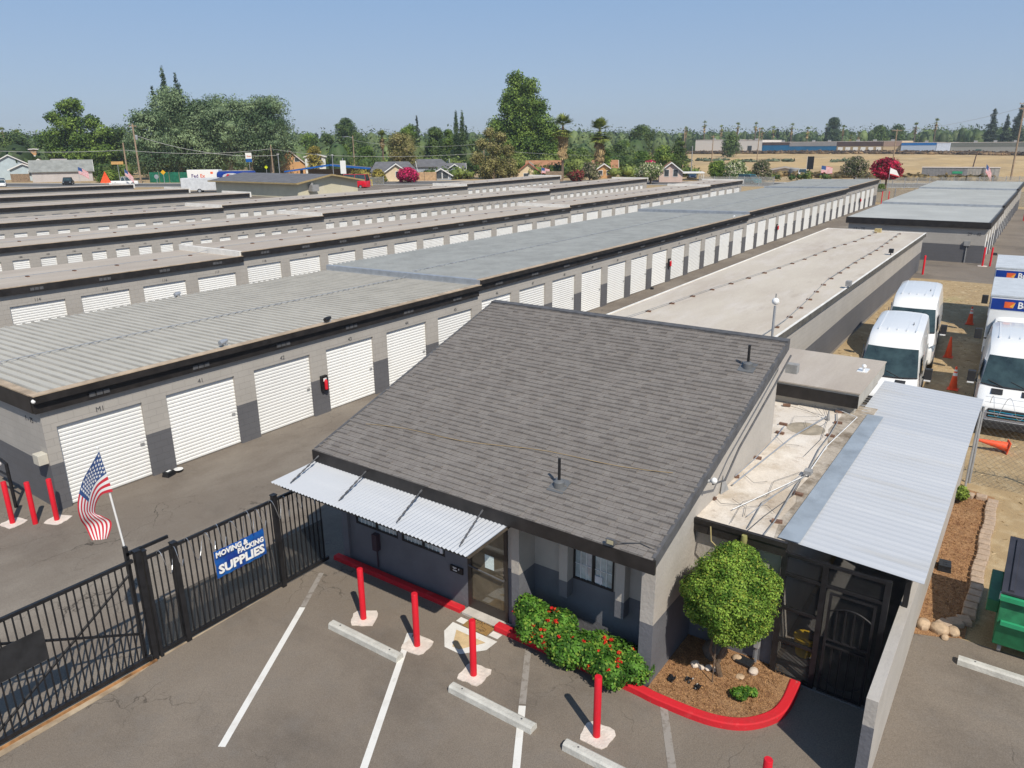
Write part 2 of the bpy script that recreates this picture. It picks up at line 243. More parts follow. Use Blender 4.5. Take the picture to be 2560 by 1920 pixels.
# ---------------- storage rows ----------------
def door_mesh(w, h, name='door', step=.1):
    b = MB(); k = int(h/step); vs = []
    for i in range(k+1):
        z = i*h/k
        for dz, y in ((0, 0), (.3*step, -.022), (.8*step, -.022)):
            if i == k and dz: break
            vs.append((z+dz, y))
    for z, y in vs: b.v += [(0, y, z), (w, y, z)]
    for i in range(len(vs)-1): b.f.append((2*i, 2*i+1, 2*i+3, 2*i+2)); b.m.append(0)
    return b.build(name, DOORW)
def storage(name, label, y0, y1, secs, doors, fh=.5, roof='flat', nums=None, dtop=.5, vents=True, conduit=None, ribp=.3, dw=2.3, front=None, shadowgap=True, wallmat=None):
    """secs: (x0,x1,zf0,zf1) fascia-bottom heights at both ends; doors: (section, x, n, pitch)"""
    xa, xb = secs[0][0], secs[-1][1]
    t = empty(name, (xa, y0, zg(xa, y0)), label, 'storage building', 'rows of storage units')
    w = MB(); rf = MB(); fa = MB(); ed = MB(); rb = rf; fl = MB()
    for si, (x0, x1, za, zb) in enumerate(secs):
        L = x1-x0; zz = lambda x: za+(zb-za)*(x-x0)/L
        ds = [(q[1]+i*q[3]) for q in doors if q[0] == si for i in range(q[2])]
        w.box(x0, x1, y0, y0+.2, za-dtop, za+.02, 0, dz=zb-za)                      # header
        edges = [x0]+[v for d in ds for v in (d, d+dw)]+[x1]
        for i in range(0, len(edges), 2):
            a, c = edges[i], edges[i+1]
            if c-a < .05: continue
            g0, g1 = zg(a, y0), zg(c, y0)
            w.hexa([(a, y0, g0-.4), (c, y0, g1-.4), (c, y0+.2, g1-.4), (a, y0+.2, g0-.4), (a, y0, g0+1.3), (c, y0, g1+1.3), (c, y0+.2, g1+1.3), (a, y0+.2, g0+1.3)], 1)
            w.hexa([(a, y0, g0+1.3), (c, y0, g1+1.3), (c, y0+.2, g1+1.3), (a, y0+.2, g0+1.3), (a, y0, zz(a)-dtop), (c, y0, zz(c)-dtop), (c, y0+.2, zz(c)-dtop), (a, y0+.2, zz(a)-dtop)], 0)
        # end and back walls
        for xe, ze in ((x0, za), (x1-.2, zz(x1-.2))):
            g = zg(xe, y0); g1 = zg(xe, y1)
            w.hexa([(xe, y0+.2, g-.4), (xe+.2, y0+.2, g-.4), (xe+.2, y1-.2, g1-.4), (xe, y1-.2, g1-.4), (xe, y0+.2, g+1.3), (xe+.2, y0+.2, g+1.3), (xe+.2, y1-.2, g1+1.3), (xe, y1-.2, g1+1.3)], 1)
            w.hexa([(xe, y0+.2, g+1.3), (xe+.2, y0+.2, g+1.3), (xe+.2, y1-.2, g1+1.3), (xe, y1-.2, g1+1.3), (xe, y0+.2, ze), (xe+.2, y0+.2, ze), (xe+.2, y1-.2, ze), (xe, y1-.2, ze)], 0)
        w.box(x0, x1, y1-.2, y1, zg(x0, y1)-.4, za, 0, dz=zb-za, dz0=0)
        zt = za+fh                                                                      # top of the fascia
        back = -.15 if roof == 'rib' else -.03
        o = .02 if si else -.14
        # roof deck
        rf.hexa([(x0+o, y0-.02, zt-.22), (x1, y0-.02, zt-.22+zb-za), (x1, y1+.05, zt-.22+zb-za), (x0+o, y1+.05, zt-.22), (x0+o, y0-.02, zt-.04), (x1, y0-.02, zt-.04+zb-za), (x1, y1+.05, zt-.04+back+zb-za), (x0+o, y1+.05, zt-.04+back)], 1 if roof == 'rib' and si else 0)
        if roof == 'rib':
            k = int((x1-x0-.1)/ribp)
            for i in range(k):
                xr = x0+.12+i*ribp; dz = (zb-za)*(xr-x0)/L; za_ = zt-.045+dz; zb_ = zt-.045+back+dz; ya, yb = y0+.02, y1+.04
                rb.add([(xr, ya, za_), (xr+.02, ya, za_+.05), (xr+.06, ya, za_+.05), (xr+.085, ya, za_), (xr, yb, zb_), (xr+.02, yb, zb_+.05), (xr+.06, yb, zb_+.05), (xr+.085, yb, zb_)], [(0, 1, 5, 4), (1, 2, 6, 5), (2, 3, 7, 6), (0, 3, 2, 1), (4, 5, 6, 7)], 3 if si else 2)
        # fascia: gutter above, board below, tan cap
        e0 = x0-(.16 if si == 0 else .0); sl = (zb-za)/L
        if roof == 'rib':
            fa.box(e0, x1+.02, y0-.26, y0-.02, zt-.20, zt-.012, 0, dz=zb-za); fa.box(e0+.02, x1, y0-.13, y0-.003, za, zt-.20, 0, dz=zb-za)
        else: fa.box(e0, x1+.02, y0-.16, y0-.02, za, zt-.012, 0, dz=zb-za)
        ed.box(e0-.01, x1+.03, y0-.27 if roof == 'rib' else y0-.17, y0-.01, zt-.012, zt+.012, 0, dz=zb-za)
        if si == 0:
            fa.box(x0-.16, x0-.003, y0-.003, y1+.05, za, zt-.03); ed.box(x0-.17, x0+.05, y0-.01, y1+.05, zt-.03, zt+.005)
        if si and roof == 'rib': fl.hexa([(x0-.03, y0-.2, secs[si-1][3]+fh-.06), (x0+.02, y0-.2, zt-.1), (x0+.02, y1+.05, zt-.25), (x0-.03, y1+.05, secs[si-1][3]+fh-.2), (x0-.03, y0-.2, zt+.0), (x0+.15, y0-.2, zt+.01), (x0+.15, y1+.05, zt-.14), (x0-.03, y1+.05, zt-.15)])
        if si and roof != 'rib': fl.box(x0-.12, x0+.06, y0-.02, y1+.1, secs[si-1][3]+fh-.1, zt+.03)
        if fl.v: fl.build('step_flashing', GALV if roof == 'rib' else WFLASH, t); fl = MB()
        if roof != 'rib' and si == len(secs)-1: fl.box(x1-.1, x1+.1, y0-.18, y1+.12, zb-.1, zb+fh+.14); fl.build('end_parapet', WFLASH, t); fl = MB()
    w.build('wall', [wallmat or WALL, WALLD], t); rf.build('roof', [ROOFG1, ROOFG, RIB1, RIB2] if roof == 'rib' else ROOFB, t)
    fa.build('fascia', BLK, t); ed.build('roof_edge', TAN, t)
    # doors
    proto = None; h0 = 2.3; ni = 0
    for q in doors:
        x0, x1, za, zb = secs[q[0]]
        for i in range(q[2]):
            x = q[1]+i*q[3]; xm = x+dw/2; top = za+(zb-za)*(xm-x0)/(x1-x0)-dtop; g = zg(xm, y0)+.02; tilt = 0
            if proto is None:
                proto = door_mesh(dw, h0); proto.parent = t; d = proto
                hb = MB(); hb.box(dw-.2, dw-.08, -.04, -.016, .97, 1.04)
                hh = hb.build('door_handle', GREY); hh.parent = d
            else: d = dup(proto, t)
            d.location = (x-t.location.x, y0+.1-t.location.y, g-t.location.z); d.scale = (1, 1, (top+.08-g)/h0)
            ni += 1
            if nums and ni <= len(nums):
                text(nums[ni-1], .19 if dw > 1.5 else .15, face_ny(xm, y0-.008, top+.15), 'unit_number', DGREY, t)
            if vents and dw > 1.5:
                vb = MB()
                for k in range(3): vb.box(xm-.27+k*.19, xm-.11+k*.19, y0-.15 if roof == 'rib' else y0-.175, y0-.1, top+dtop+.08, top+dtop+.2)
                vb.build('fascia_vent', DGREY, t)
    if conduit:
        cb = MB(); kb = MB(); n_ = int((xb-xa)/conduit[1])
        def zr(x, y):
            for (x0, x1, za, zb) in secs:
                if x0 <= x <= x1+.01: return za+(zb-za)*(x-x0)/(x1-x0)+fh-.04+(-.15 if roof == 'rib' else -.03)*(y-y0)/(y1-y0)
            return secs[-1][3]+fh
        pts = []
        for i in range(n_+1):
            x = xa+.8+i*conduit[1]; 
            if x > xb-1: break
            y = conduit[0]+.12*math.sin(i*.7)*(0 if roof == 'rib' else 1); z = zr(x, y); pts.append((x, y, z+.07)); kb.box(x-.05, x+.05, y-.13, y+.13, z, z+.05)
        cb.tube(pts, .014, 6); cb.merge(kb, 1); cb.build('roof_conduit', [GALV, GREY if roof == 'rib' else BRICK], t)
    return t
Asec = [(7.6, 25.75, 2.79, 2.84), (25.75, 61.6, 3.06, 3.21), (61.6, 96.9, 3.42, 3.6), (96.9, 115.6, 3.75, 3.96)]
A = storage('storage_building', 'long storage row nearest the office, green-gray ribbed metal roof, white doors M1 and 41 onward', 20.2, 29.9, Asec,
    [(0, 7.93, 6, 3.03), (1, 26.1, 12, 2.963), (2, 61.75, 12, 2.91), (3, 96.95, 6, 2.93)], roof='rib', nums=['M1']+[str(i) for i in range(41, 76)], conduit=(24.4, .9))
Bs = storage('storage_building', 'second storage row from the office, beige flat roof, white doors numbered 114 onward', 36., 41.7, [(4, 25, 3.24, 3.2), (25, 59.9, 3.42, 3.48), (59.9, 94.4, 3.66, 3.8), (94.4, 106.3, 3.95, 4.03)],
    [(0, 4.3, 7, 2.99), (1, 25.3, 12, 2.92), (2, 60.2, 12, 2.88), (3, 94.7, 4, 2.9)], fh=.32, nums=['111', '112', '113']+[str(i) for i in range(114, 150)], conduit=(38.8, 2.1), dtop=.52)
Cs = storage('storage_building', 'third storage row from the office, beige flat roof, small white doors numbered 188 onward', 50., 55.7, [(8, 43, 3.42, 3.40), (43, 78.4, 3.6, 3.68), (78.4, 105.3, 3.9, 4.1)],
    [(0, 9.77, 21, 1.554), (1, 43.3, 22, 1.5), (2, 78.7, 17, 1.53)], fh=.3, dw=.95, nums=[str(i) for i in range(182, 222)], conduit=(52.8, 3), dtop=.52)
Ds = storage('storage_building', 'fourth storage row from the office, beige flat roof, door tops just showing', 64., 69.8, [(12, 43, 3.72, 3.55), (43, 80, 3.75, 3.85), (80, 103.4, 4.1, 4.3)],
    [(0, 12.3, 19, 1.58), (1, 43.35, 23, 1.53), (2, 80.3, 14, 1.55)], fh=.3, dw=.95, conduit=(66.6, 3), dtop=.5)
Es = storage('storage_building', 'fifth storage row, plain beige roof ending left of the cream gabled building', 78., 83.2, [(16, 56.3, 3.85, 3.75)], [(0, 16.4, 24, 1.6)], fh=.35, dw=.95, vents=False)
Fs = storage('storage_building', 'sixth storage row, beige roof ending in front of the parked delivery truck', 91.6, 97, [(20, 57, 4.1, 3.85)], [], fh=.35, vents=False)
Gs = storage('storage_building', 'farthest and shortest storage row on the left, beige roof below the gray house', 105.6, 111, [(24, 57.4, 4.35, 4.1)], [], fh=.32, vents=False)
# ---------------- white-roofed block right of the office and the far right block ----------------
def face_wall(b, x, y0, y1, g, zt, m0=0, m1=1, th=.2, split=1.3):
    b.box(x, x+th, y0, y1, g-.4, g+split, m1); b.box(x, x+th, y0, y1, g+split, zt, m0)
t = empty('storage_building', (16.9, 7, 0), 'flat cream-white roofed block directly behind the office, with two pipe runs on its roof', 'storage building')
w = MB(); X0, X1, Y0, Y1 = 16.9, 59.2, 7.0, 13.25; za, zb = 2.86, 3.16
def side(b, y, th, x0, x1):
    g0, g1 = zg(x0, y), zg(x1, y)
    xs = [x0]+[a for a in GX if x0 < a < x1]+[x1]
    for a, c in zip(xs, xs[1:]):
        ga, gc = zg(a, y), zg(c, y); fa_ = za+(zb-za)*(a-x0)/(x1-x0)-.02; fc = za+(zb-za)*(c-x0)/(x1-x0)-.02
        b.hexa([(a, y, ga-.3), (c, y, gc-.3), (c, y+th, gc-.3), (a, y+th, ga-.3), (a, y, ga+1.3), (c, y, gc+1.3), (c, y+th, gc+1.3), (a, y+th, ga+1.3)], 1)
        b.hexa([(a, y, ga+1.3), (c, y, gc+1.3), (c, y+th, gc+1.3), (a, y+th, ga+1.3), (a, y, fa_), (c, y, fc), (c, y+th, fc), (a, y+th, fa_)], 0)
side(w, Y0, .2, X0, X1); side(w, Y1-.2, .2, X0, X1)
face_wall(w, X0, Y0+.2, Y1-.2, 0, za-.02); face_wall(w, X1-.2, Y0+.2, Y1-.2, zg(X1, 8), zb-.02); w.build('wall', [WALL, WALLD], t)
b = MB(); b.hexa([(X0, Y0-.1, za-.02), (X1+.1, Y0-.1, zb-.02), (X1+.1, Y1+.1, zb-.02), (X0, Y1+.1, za-.02), (X0, Y0-.1, za), (X1+.1, Y0-.1, zb), (X1+.1, Y1+.1, zb), (X0, Y1+.1, za)]); b.build('roof', ROOFW, t)
b = MB(); b.box(X0, X1+.14, Y0-.14, Y0-.1, za-.22, za+.03, dz=zb-za); b.build('fascia', mat('dark_gray_edge', (.10, .095, .085), var=.25, ns=3), t)
b = MB(); b.box(X0, X1+.15, Y0-.15, Y0-.06, za+.03, za+.045, dz=zb-za); b.box(X0, X1+.15, Y1+.05, Y1+.12, za-.1, za+.035, dz=zb-za); b.box(X1+.08, X1+.15, Y0-.1, Y1+.1, zb-.1, zb+.035); b.build('roof_edge', WFLASH, t)
def hz(x): return za+(zb-za)*(x-X0)/(X1-X0)
for pts in ([(58.3, 8.35), (49, 8.1), (43.6, 8.14), (37, 8.05), (31.5, 7.57), (27.6, 7.3), (26, 7.28), (18, 7.3)], [(58.2, 9.82), (52.7, 9.99), (47.9, 10.5), (43.2, 10.7), (38.4, 11.1), (32.1, 11.76), (30.6, 11.9), (27.2, 12.16), (24.5, 12.43), (19, 12.8)]):
    b = MB(); b.tube([(x, y, hz(x)+.09) for x, y in pts], .014, 6); L = sum(math.dist(p, q) for p, q in zip(pts, pts[1:])); d = .4
    while d < L:
        a = d
        for p, q in zip(pts, pts[1:]):
            l = math.dist(p, q)
            if a <= l: x = p[0]+(q[0]-p[0])*a/l; y = p[1]+(q[1]-p[1])*a/l; b.box(x-.045, x+.045, y-.1+rnd.uniform(-.02, .02), y+.1, hz(x), hz(x)+.06, 1); break
            a -= l
        d += 1.85
    b.build('roof_conduit', [GREY, BRICK], t)
b = MB(); b.box(58.3, 58.7, 9.6, 10.0, hz(58.5), hz(58.5)+.25); b.build('junction_box', mat('yellowed_box', (.45, .36, .17), var=.2), t)
for x, y in ((47.3, 7.1), (35.5, 6.85)):
    b = MB(); b.box(x-.15, x+.15, y-.12, y+.1, hz(x)+.12, hz(x)+.34); b.tube([(x, y, hz(x)-.05), (x, y, hz(x)+.14)], .03, 6); b.build('roof_floodlight', BLKM if x > 40 else GREY, t)
# far right block
t = empty('storage_building', (64.5, 3.6, zg(64, 3)), 'isolated storage block at far right with pale gray-green roof and blank end wall', 'storage building')
secs = [(64.5, 78.5, 3.2, 3.32), (78.5, 101, 3.5, 3.65), (101, 116, 3.8, 3.95)]; Y0, Y1 = 3.6, 13.0
w = MB(); rf = MB(); fa = MB(); fl = MB(); dr = []
for si, (x0, x1, a, c) in enumerate(secs):
    g0, g1 = zg(x0, 5), zg(x1, 5); nd = int((x1-x0-.6)/2.95)
    for y in (Y0, Y1-.2):
        ds = [x0+.5+i*2.95 for i in range(nd)] if y == Y0 else []
        edges = [x0]+[v for d in ds for v in (d, d+2.3)]+[x1]
        w.box(x0, x1, y, y+.2, a-.5 if ds else g0+1.3, a+.02, 0, dz=c-a, dz0=(c-a) if ds else g1-g0)
        for i in range(0, len(edges), 2):
            p, q = edges[i], edges[i+1]; gp, gq = zg(p, 5), zg(q, 5)
            w.box(p, q, y, y+.2, gp-.3, gp+1.3, 1, dz=gq-gp)
            if ds: f = lambda x: a+(c-a)*(x-x0)/(x1-x0)-.5; w.hexa([(p, y, gp+1.3), (q, y, gq+1.3), (q, y+.2, gq+1.3), (p, y+.2, gp+1.3), (p, y, f(p)), (q, y, f(q)), (q, y+.2, f(q)), (p, y+.2, f(p))], 0)
        dr += [(d, a+(c-a)*(d-x0)/(x1-x0)-.5) for d in ds]
    face_wall(w, x0, Y0+.2, Y1-.2, g0, a); face_wall(w, x1-.2, Y0+.2, Y1-.2, g1, c)
    rf.box(x0-.05, x1, Y0-.15, Y1+.15, a+.28, a+.42, 0, dz=c-a)
    k = int((x1-x0)/.5)
    for i in range(k): xr = x0+.2+i*.5; z = a+.42+(c-a)*(xr-x0)/(x1-x0); rf.box(xr, xr+.05, Y0-.12, Y1+.12, z-.01, z+.018)
    fa.box(x0-.1, x1, Y0-.2, Y0-.02, a-.03, a+.43, 0, dz=c-a)
    if si == 0: fa.box(x0-.2, x0-.004, Y0-.2, Y1+.2, a-.03, a+.43)
    else: fl.box(x0-.1, x0-.05, Y0-.1, Y1+.15, a+.1, a+.44); fl.build('step_flashing', GALV, t); fl = MB()
w.build('wall', [WALL, WALLD], t); rf.build('roof', mat('pale_ribbed_roof', (.45, .455, .435), rough=.55, var=.08, ns=.3), t); fa.build('fascia', BLK, t)
pr_ = None
for d, top in dr:
    if pr_ is None: pr_ = door_mesh(2.3, 2.3); pr_.parent = t; o = pr_
    else: o = dup(pr_, t)
    g = zg(d, 5); o.location = (d-t.location.x, Y0+.1-t.location.y, g-t.location.z); o.scale = (1, 1, (top+.05-g)/2.3)
text('13 - 28', .3, face_nx(64.49, 12.2, 2.75), 'unit_number', DGREY, t); text('29 - 40', .3, face_nx(64.49, 4.35, 2.75), 'unit_number', DGREY, t)
b = MB(); b.box(64.36, 64.497, 4.5, 4.9, 1.9, 2.25); b.box(64.42, 64.496, 4.66, 4.72, .5, 1.9); b.build('meter_box', GREY, t)
# ---------------- office ----------------
OF = empty('office_building', (10.3, 8.4, 0), 'gray office with a big single-pitch brown-gray shingle roof and metal awning over the door', 'office building')
EX, EZ, RX, RZ, OY0, OY1 = 9.85, 2.85, 16.5, 5.02, 4.29, 12.3; K = (RZ-EZ)/(RX-EX)
def rz_(x): return EZ+(x-EX)*K
SH = bpy.data.materials.new('roof_shingle'); SH.use_nodes = True; nt = SH.node_tree; n = nt.nodes; L = nt.links.new; bs = n['Principled BSDF']; bs.inputs['Roughness'].default_value = .92; bs.inputs['Specular IOR Level'].default_value = .2
geo = n.new('ShaderNodeNewGeometry'); sx = n.new('ShaderNodeSeparateXYZ'); L(geo.outputs['Position'], sx.inputs[0]); su = n.new('ShaderNodeMath'); su.operation = 'SUBTRACT'; L(sx.outputs[0], su.inputs[0]); su.inputs[1].default_value = EX-.13; cx = n.new('ShaderNodeCombineXYZ'); L(sx.outputs[1], cx.inputs[0]); L(su.outputs[0], cx.inputs[1])
br = n.new('ShaderNodeTexBrick'); L(cx.outputs[0], br.inputs[0]); br.inputs['Scale'].default_value = 1; br.inputs['Brick Width'].default_value = .17; br.inputs['Row Height'].default_value = .134; br.inputs['Mortar Size'].default_value = .003; br.inputs['Color1'].default_value = (.185, .168, .156, 1); br.inputs['Color2'].default_value = (.215, .198, .184, 1); br.inputs['Mortar'].default_value = (.12, .10, .092, 1); br.offset = .43
no = n.new('ShaderNodeTexNoise'); no.inputs['Scale'].default_value = .7; no.inputs['Detail'].default_value = 5; L(geo.outputs['Position'], no.inputs[0]); n2 = n.new('ShaderNodeTexNoise'); n2.inputs['Scale'].default_value = 90; L(geo.outputs['Position'], n2.inputs[0])
ma = n.new('ShaderNodeMath'); L(no.outputs[0], ma.inputs[0]); L(n2.outputs[0], ma.inputs[1]); mr = n.new('ShaderNodeMapRange'); L(ma.outputs[0], mr.inputs[0]); mr.inputs[1].default_value = .7; mr.inputs[2].default_value = 1.3; mr.inputs[3].default_value = .93; mr.inputs[4].default_value = 1.06
vm = n.new('ShaderNodeVectorMath'); vm.operation = 'SCALE'; L(br.outputs[0], vm.inputs[0]); L(mr.outputs[0], vm.inputs['Scale']); L(vm.outputs[0], bs.inputs['Base Color']); bp = n.new('ShaderNodeBump'); bp.inputs['Strength'].default_value = .5; bp.inputs['Distance'].default_value = .01; L(n2.outputs[0], bp.inputs['Height']); L(bp.outputs[0], bs.inputs['Normal'])
b = MB(); b.hexa([(EX, OY0, EZ-.12), (RX, OY0, RZ-.12), (RX, OY1, RZ-.12), (EX, OY1, EZ-.12), (EX, OY0, EZ-.012), (RX, OY0, RZ-.012), (RX, OY1, RZ-.012), (EX, OY1, EZ-.012)])
i = 0; x = EX-.04
while x < RX-.02:
    x2 = min(x+.134, RX); y = OY0-.03
    while y < OY1+.03:
        wd = rnd.choice((.14, .17, .2, .26)); y2 = min(y+wd, OY1+.03); th = rnd.choice((.006, .016, .026, .032))
        b.hexa([(x, y, rz_(x)-.012), (x2, y, rz_(x2)-.012), (x2, y2, rz_(x2)-.012), (x, y2, rz_(x)-.012), (x, y, rz_(x)+th), (x2, y, rz_(x2)-.008), (x2, y2, rz_(x2)-.008), (x, y2, rz_(x)+th)]); y = y2
    x += .134
b.build('roof', SH, OF)
b = MB(); b.hexa([(RX-.12, OY0-.05, RZ-.03), (RX+.08, OY0-.05, RZ-.1), (RX+.08, OY1+.05, RZ-.1), (RX-.12, OY1+.05, RZ-.03), (RX-.12, OY0-.05, RZ+.015), (RX+.08, OY0-.05, RZ+.03), (RX+.08, OY1+.05, RZ+.03), (RX-.12, OY1+.05, RZ+.015)])
for y in (OY0-.06, OY1+.0): b.hexa([(EX, y, EZ-.2), (RX+.03, y, RZ-.2), (RX+.03, y+.06, RZ-.2), (EX, y+.06, EZ-.2), (EX, y, EZ+.018), (RX+.03, y, RZ+.018), (RX+.03, y+.06, RZ+.018), (EX, y+.06, EZ+.018)])
b.build('roof_trim', DGREY, OF)
b = MB(); b.box(EX-.05, EX-.003, OY0-.08, OY1+.08, EZ-.27, EZ-.015); b.build('fascia', BLK, OF)
# walls: gable sides, front, recess, partition, post
w = MB(); GY0, GY1 = 4.38, 12.15
def gable(y0, y1, x0=10.26, x1=16.4):
    w.box(x0, x1, y0, y1, -.2, 1.3, 1); w.hexa([(x0, y0, 1.3), (x1, y0, 1.3), (x1, y1, 1.3), (x0, y1, 1.3), (x0, y0, rz_(x0)-.13), (x1, y0, rz_(x1)-.13), (x1, y1, rz_(x1)-.13), (x0, y1, rz_(x0)-.13)], 0)
gable(GY0, GY0+.25); gable(GY1-.2, GY1); w.box(16.25, 16.4, GY0+.25, GY1-.2, -.2, 4.8, 0)
def fw_(x0, x1, y0, y1, z0, z1):
    if z0 < 1.3: w.box(x0, x1, y0, y1, z0, min(1.3, z1), 1)
    if z1 > 1.3: w.box(x0, x1, y0, y1, max(1.3, z0), z1, 0)
fw_(10.26, 10.85, 7.17, 7.35, -.1, 2.72); fw_(10.36, 10.5, 7.35, 7.5, -.1, 2.72); w.box(10.36, 10.5, 7.5, 8.5, 2.12, 2.72, 0)
for y0, y1, z0, z1 in ((8.5, 9.1, -.1, 2.72), (9.1, 11.75, -.1, 1.0), (9.1, 11.75, 1.62, 2.72), (10.33, 10.44, 1.0, 1.62), (11.75, 11.95, -.1, 2.72)): fw_(10.34, 10.5, y0, y1, z0, z1)
for y0, y1, z0, z1 in ((4.63, 5.42, 0, 2.95), (6.3, 7.17, 0, 2.95), (5.42, 6.3, 0, 1.28), (5.42, 6.3, 2.3, 2.95)): fw_(10.8, 10.95, y0, y1, z0-.1, z1)
for y in (5.10, 6.29): w.box(10.58, 10.799, y, y+.18, .95, 1.3, 1); w.box(10.58, 10.799, y, y+.18, 1.3, 2.72, 0)
w.build('wall', [STUC, STUD], OF)
b = MB(); b.box(10.42, 16, 4.6, 11.9, -.05, .01); b.box(12.5, 12.6, 4.7, 11.9, 0, 3); b.build('interior', mat('dim_interior', (.12, .11, .1)), OF)
def window(y0, y1, z0, z1, x, cols, rows, mull=True, blinds=True):
    f = MB(); d = .045
    for a, c, e, g in ((y0, y1, z0, z0+d), (y0, y1, z1-d, z1), (y0, y0+d, z0+d, z1-d), (y1-d, y1, z0+d, z1-d), ((y0+y1)/2-.03, (y0+y1)/2+.03, z0+d, z1-d)): f.box(x, x+.06, a, c, e, g)
    o = f.build('window_frame', mat('window_frame_dark', (.03, .026, .025), var=.1), OF)
    g = MB(); g.box(x+.025, x+.03, y0+d, y1-d, z0+d, z1-d); g.build('pane', mat('pane_glass', (.42, .48, .49), rough=.12, var=.25, ns=4, spec=.8), o)
    q = MB()
    for h0, h1 in ((y0+d, (y0+y1)/2-.03), ((y0+y1)/2+.03, y1-d)):
        for i in range(1, cols): y = h0+(h1-h0)*i/cols; q.box(x+.012, x+.025, y-.006, y+.006, z0+d, z1-d)
        for j in range(1, rows): z = z0+(z1-z0)*j/rows; q.box(x+.012, x+.025, h0, h1, z-.006, z+.006)
    q.build('muntin', WHITE, o); return o
w1 = window(5.42, 6.3, 1.28, 2.3, 10.8, 3, 3); window(9.1, 10.33, 1.0, 1.62, 10.345, 5, 2); window(10.44, 11.75, 1.0, 1.62, 10.345, 5, 2)
b = MB(); b.box(10.80, 10.811, 5.66, 5.82, 1.36, 1.5); b.build('sticker', mat('sticker_white', (.75, .73, .75)), w1)
b = MB(); b.box(10.34, 10.344, 9.17, 9.25, 1.05, 1.32); b.box(10.34, 10.344, 9.28, 9.42, 1.16, 1.34); b.build('sticker', mat('sticker_white', (.75, .73, .75)), w1)
b = MB(); b.box(10.30, 10.339, 8.62, 8.95, .76, .9); b.build('plaque', BLKM, OF)
b = MB(); b.box(10.296, 10.299, 8.77, 8.87, .868, .882); b.box(10.296, 10.299, 8.80, 8.85, .845, .858); b.box(10.296, 10.299, 8.76, 8.87, .80, .818); b.box(10.296, 10.299, 8.70, 8.72, .845, .88); b.build('plaque_marks', WHITE, OF)
# glass door
dr = MB()
for y0, y1, z0, z1 in ((7.5, 7.58, .02, 2.1), (8.40, 8.5, .02, 2.1), (7.58, 8.4, .02, .27), (7.58, 8.4, 2.02, 2.1)): dr.box(10.33, 10.38, y0, y1, z0, z1)
do = dr.build('door', mat('door_frame_bronze', (.03, .025, .022), rough=.4), OF)
b = MB(); b.box(10.352, 10.358, 7.58, 8.4, .27, 2.02); b.build('door_glass', mat('door_glass', (.10, .085, .06), rough=.04, spec=1, var=.3), do)
b = MB(); b.tube([(10.29, 7.56, 1.0), (10.29, 8.44, 1.07)], .018, 8); b.box(10.29, 10.33, 7.57, 7.59, .98, 1.02); b.box(10.29, 10.33, 8.41, 8.43, 1.05, 1.09); b.build('push_bar', DGREY, do)
b = MB(); b.box(10.345, 10.35, 7.84, 8.06, 1.12, 1.42); b.build('paper_notice', mat('paper', (.62, .72, .72), var=.1, ns=30), do)
b = MB(); b.box(10.1, 10.34, 7.4, 8.5, 0, .05); b.build('threshold', CONC, OF)
# awning
b = MB(); n_ = 112; AX0, AX1, AZ0, AZ1 = 8.63, 10.12, 2.52, 2.58; ya, yb = 7.1, 12.32; vs = []
for i in range(n_*2+1):
    y = ya+(yb-ya)*i/(n_*2); h = .014*math.cos(i*PI/2.0)
    vs += [(AX0, y, AZ0+h), (AX1, y, AZ1+h)]
b.add(vs, [(2*i, 2*i+1, 2*i+3, 2*i+2) for i in range(n_*2)])
aw = b.build('awning', CORR, OF)
b = MB(); b.box(AX0+.03, AX0+.07, ya+.02, yb-.3, AZ0-.055, AZ0-.018); b.box(AX0+.07, AX1, ya+.02, ya+.07, AZ0-.08, AZ0-.02, dz=.06); b.box(AX0+.07, AX1, yb-.35, yb-.3, AZ0-.08, AZ0-.02, dz=.06); b.box(AX1-.02, 10.33, ya+.02, 12.1, AZ1-.12, AZ1-.02); b.build('awning_frame', mat('awning_timber', (.08, .065, .05), var=.3), aw)
b = MB(); b.box(AX1-.02, 10.0, ya, 12.5, AZ1+.02, AZ1+.05) if 0 else b.box(10.05, 10.3, ya+.1, 12.1, AZ1+.015, AZ1+.10); b.build('awning_backing', TAN, aw)
for y in (7.55, 9.05, 10.6, 12.05):
    c = MB(); p0 = Vector((EX-.07, y+.1, EZ-.1)); p1 = Vector((8.8, y-.15, AZ0+.04))
    for k in range(12):
        q0, q1 = p0.lerp(p1, k/12), p0.lerp(p1, (k+1)/12); q1.z -= .03*math.sin(PI*(k+1)/12)*0; c.tube([q0, q1], .012 if k % 2 else .02, 5)
    c.build('chain', DGREY, aw)
# electric box on wall, vents, lights, cable
b = MB(); b.box(10.22, 10.338, 11.0, 11.15, .55, .95); b.tube([(10.3, 11.08, .1), (10.3, 11.08, .55)], .02, 6); b.build('meter_box', mat('box_dark', (.05, .03, .04)), OF)
for x, y, h in ((10.74, 6.59, .42), (15.28, 4.72, .36)):
    z = rz_(x); b = MB(); b.lathe([(.11, z-.05), (.10, z+.1), (.05, z+.14)], x, y, 14); b.box(x-.2, x+.2, y-.2, y+.2, z+.0, z+.012, dz=0) if 0 else b.hexa([(x-.17, y-.17, z-.06-.02), (x+.17, y-.17, z+.06-.02), (x+.17, y+.17, z+.06-.02), (x-.17, y+.17, z-.06-.02), (x-.17, y-.17, z-.035), (x+.17, y-.17, z+.082), (x+.17, y+.17, z+.082), (x-.17, y+.17, z-.035)])
    f = b.build('vent_flashing', mat('lead_gray', (.15, .155, .16), rough=.5, metal=.3), OF, smooth=True); b = MB(); b.tube([(x, y, z+.1), (x, y, z+.14+h)], .028, 10); b.build('vent_pipe', BLKM, f)
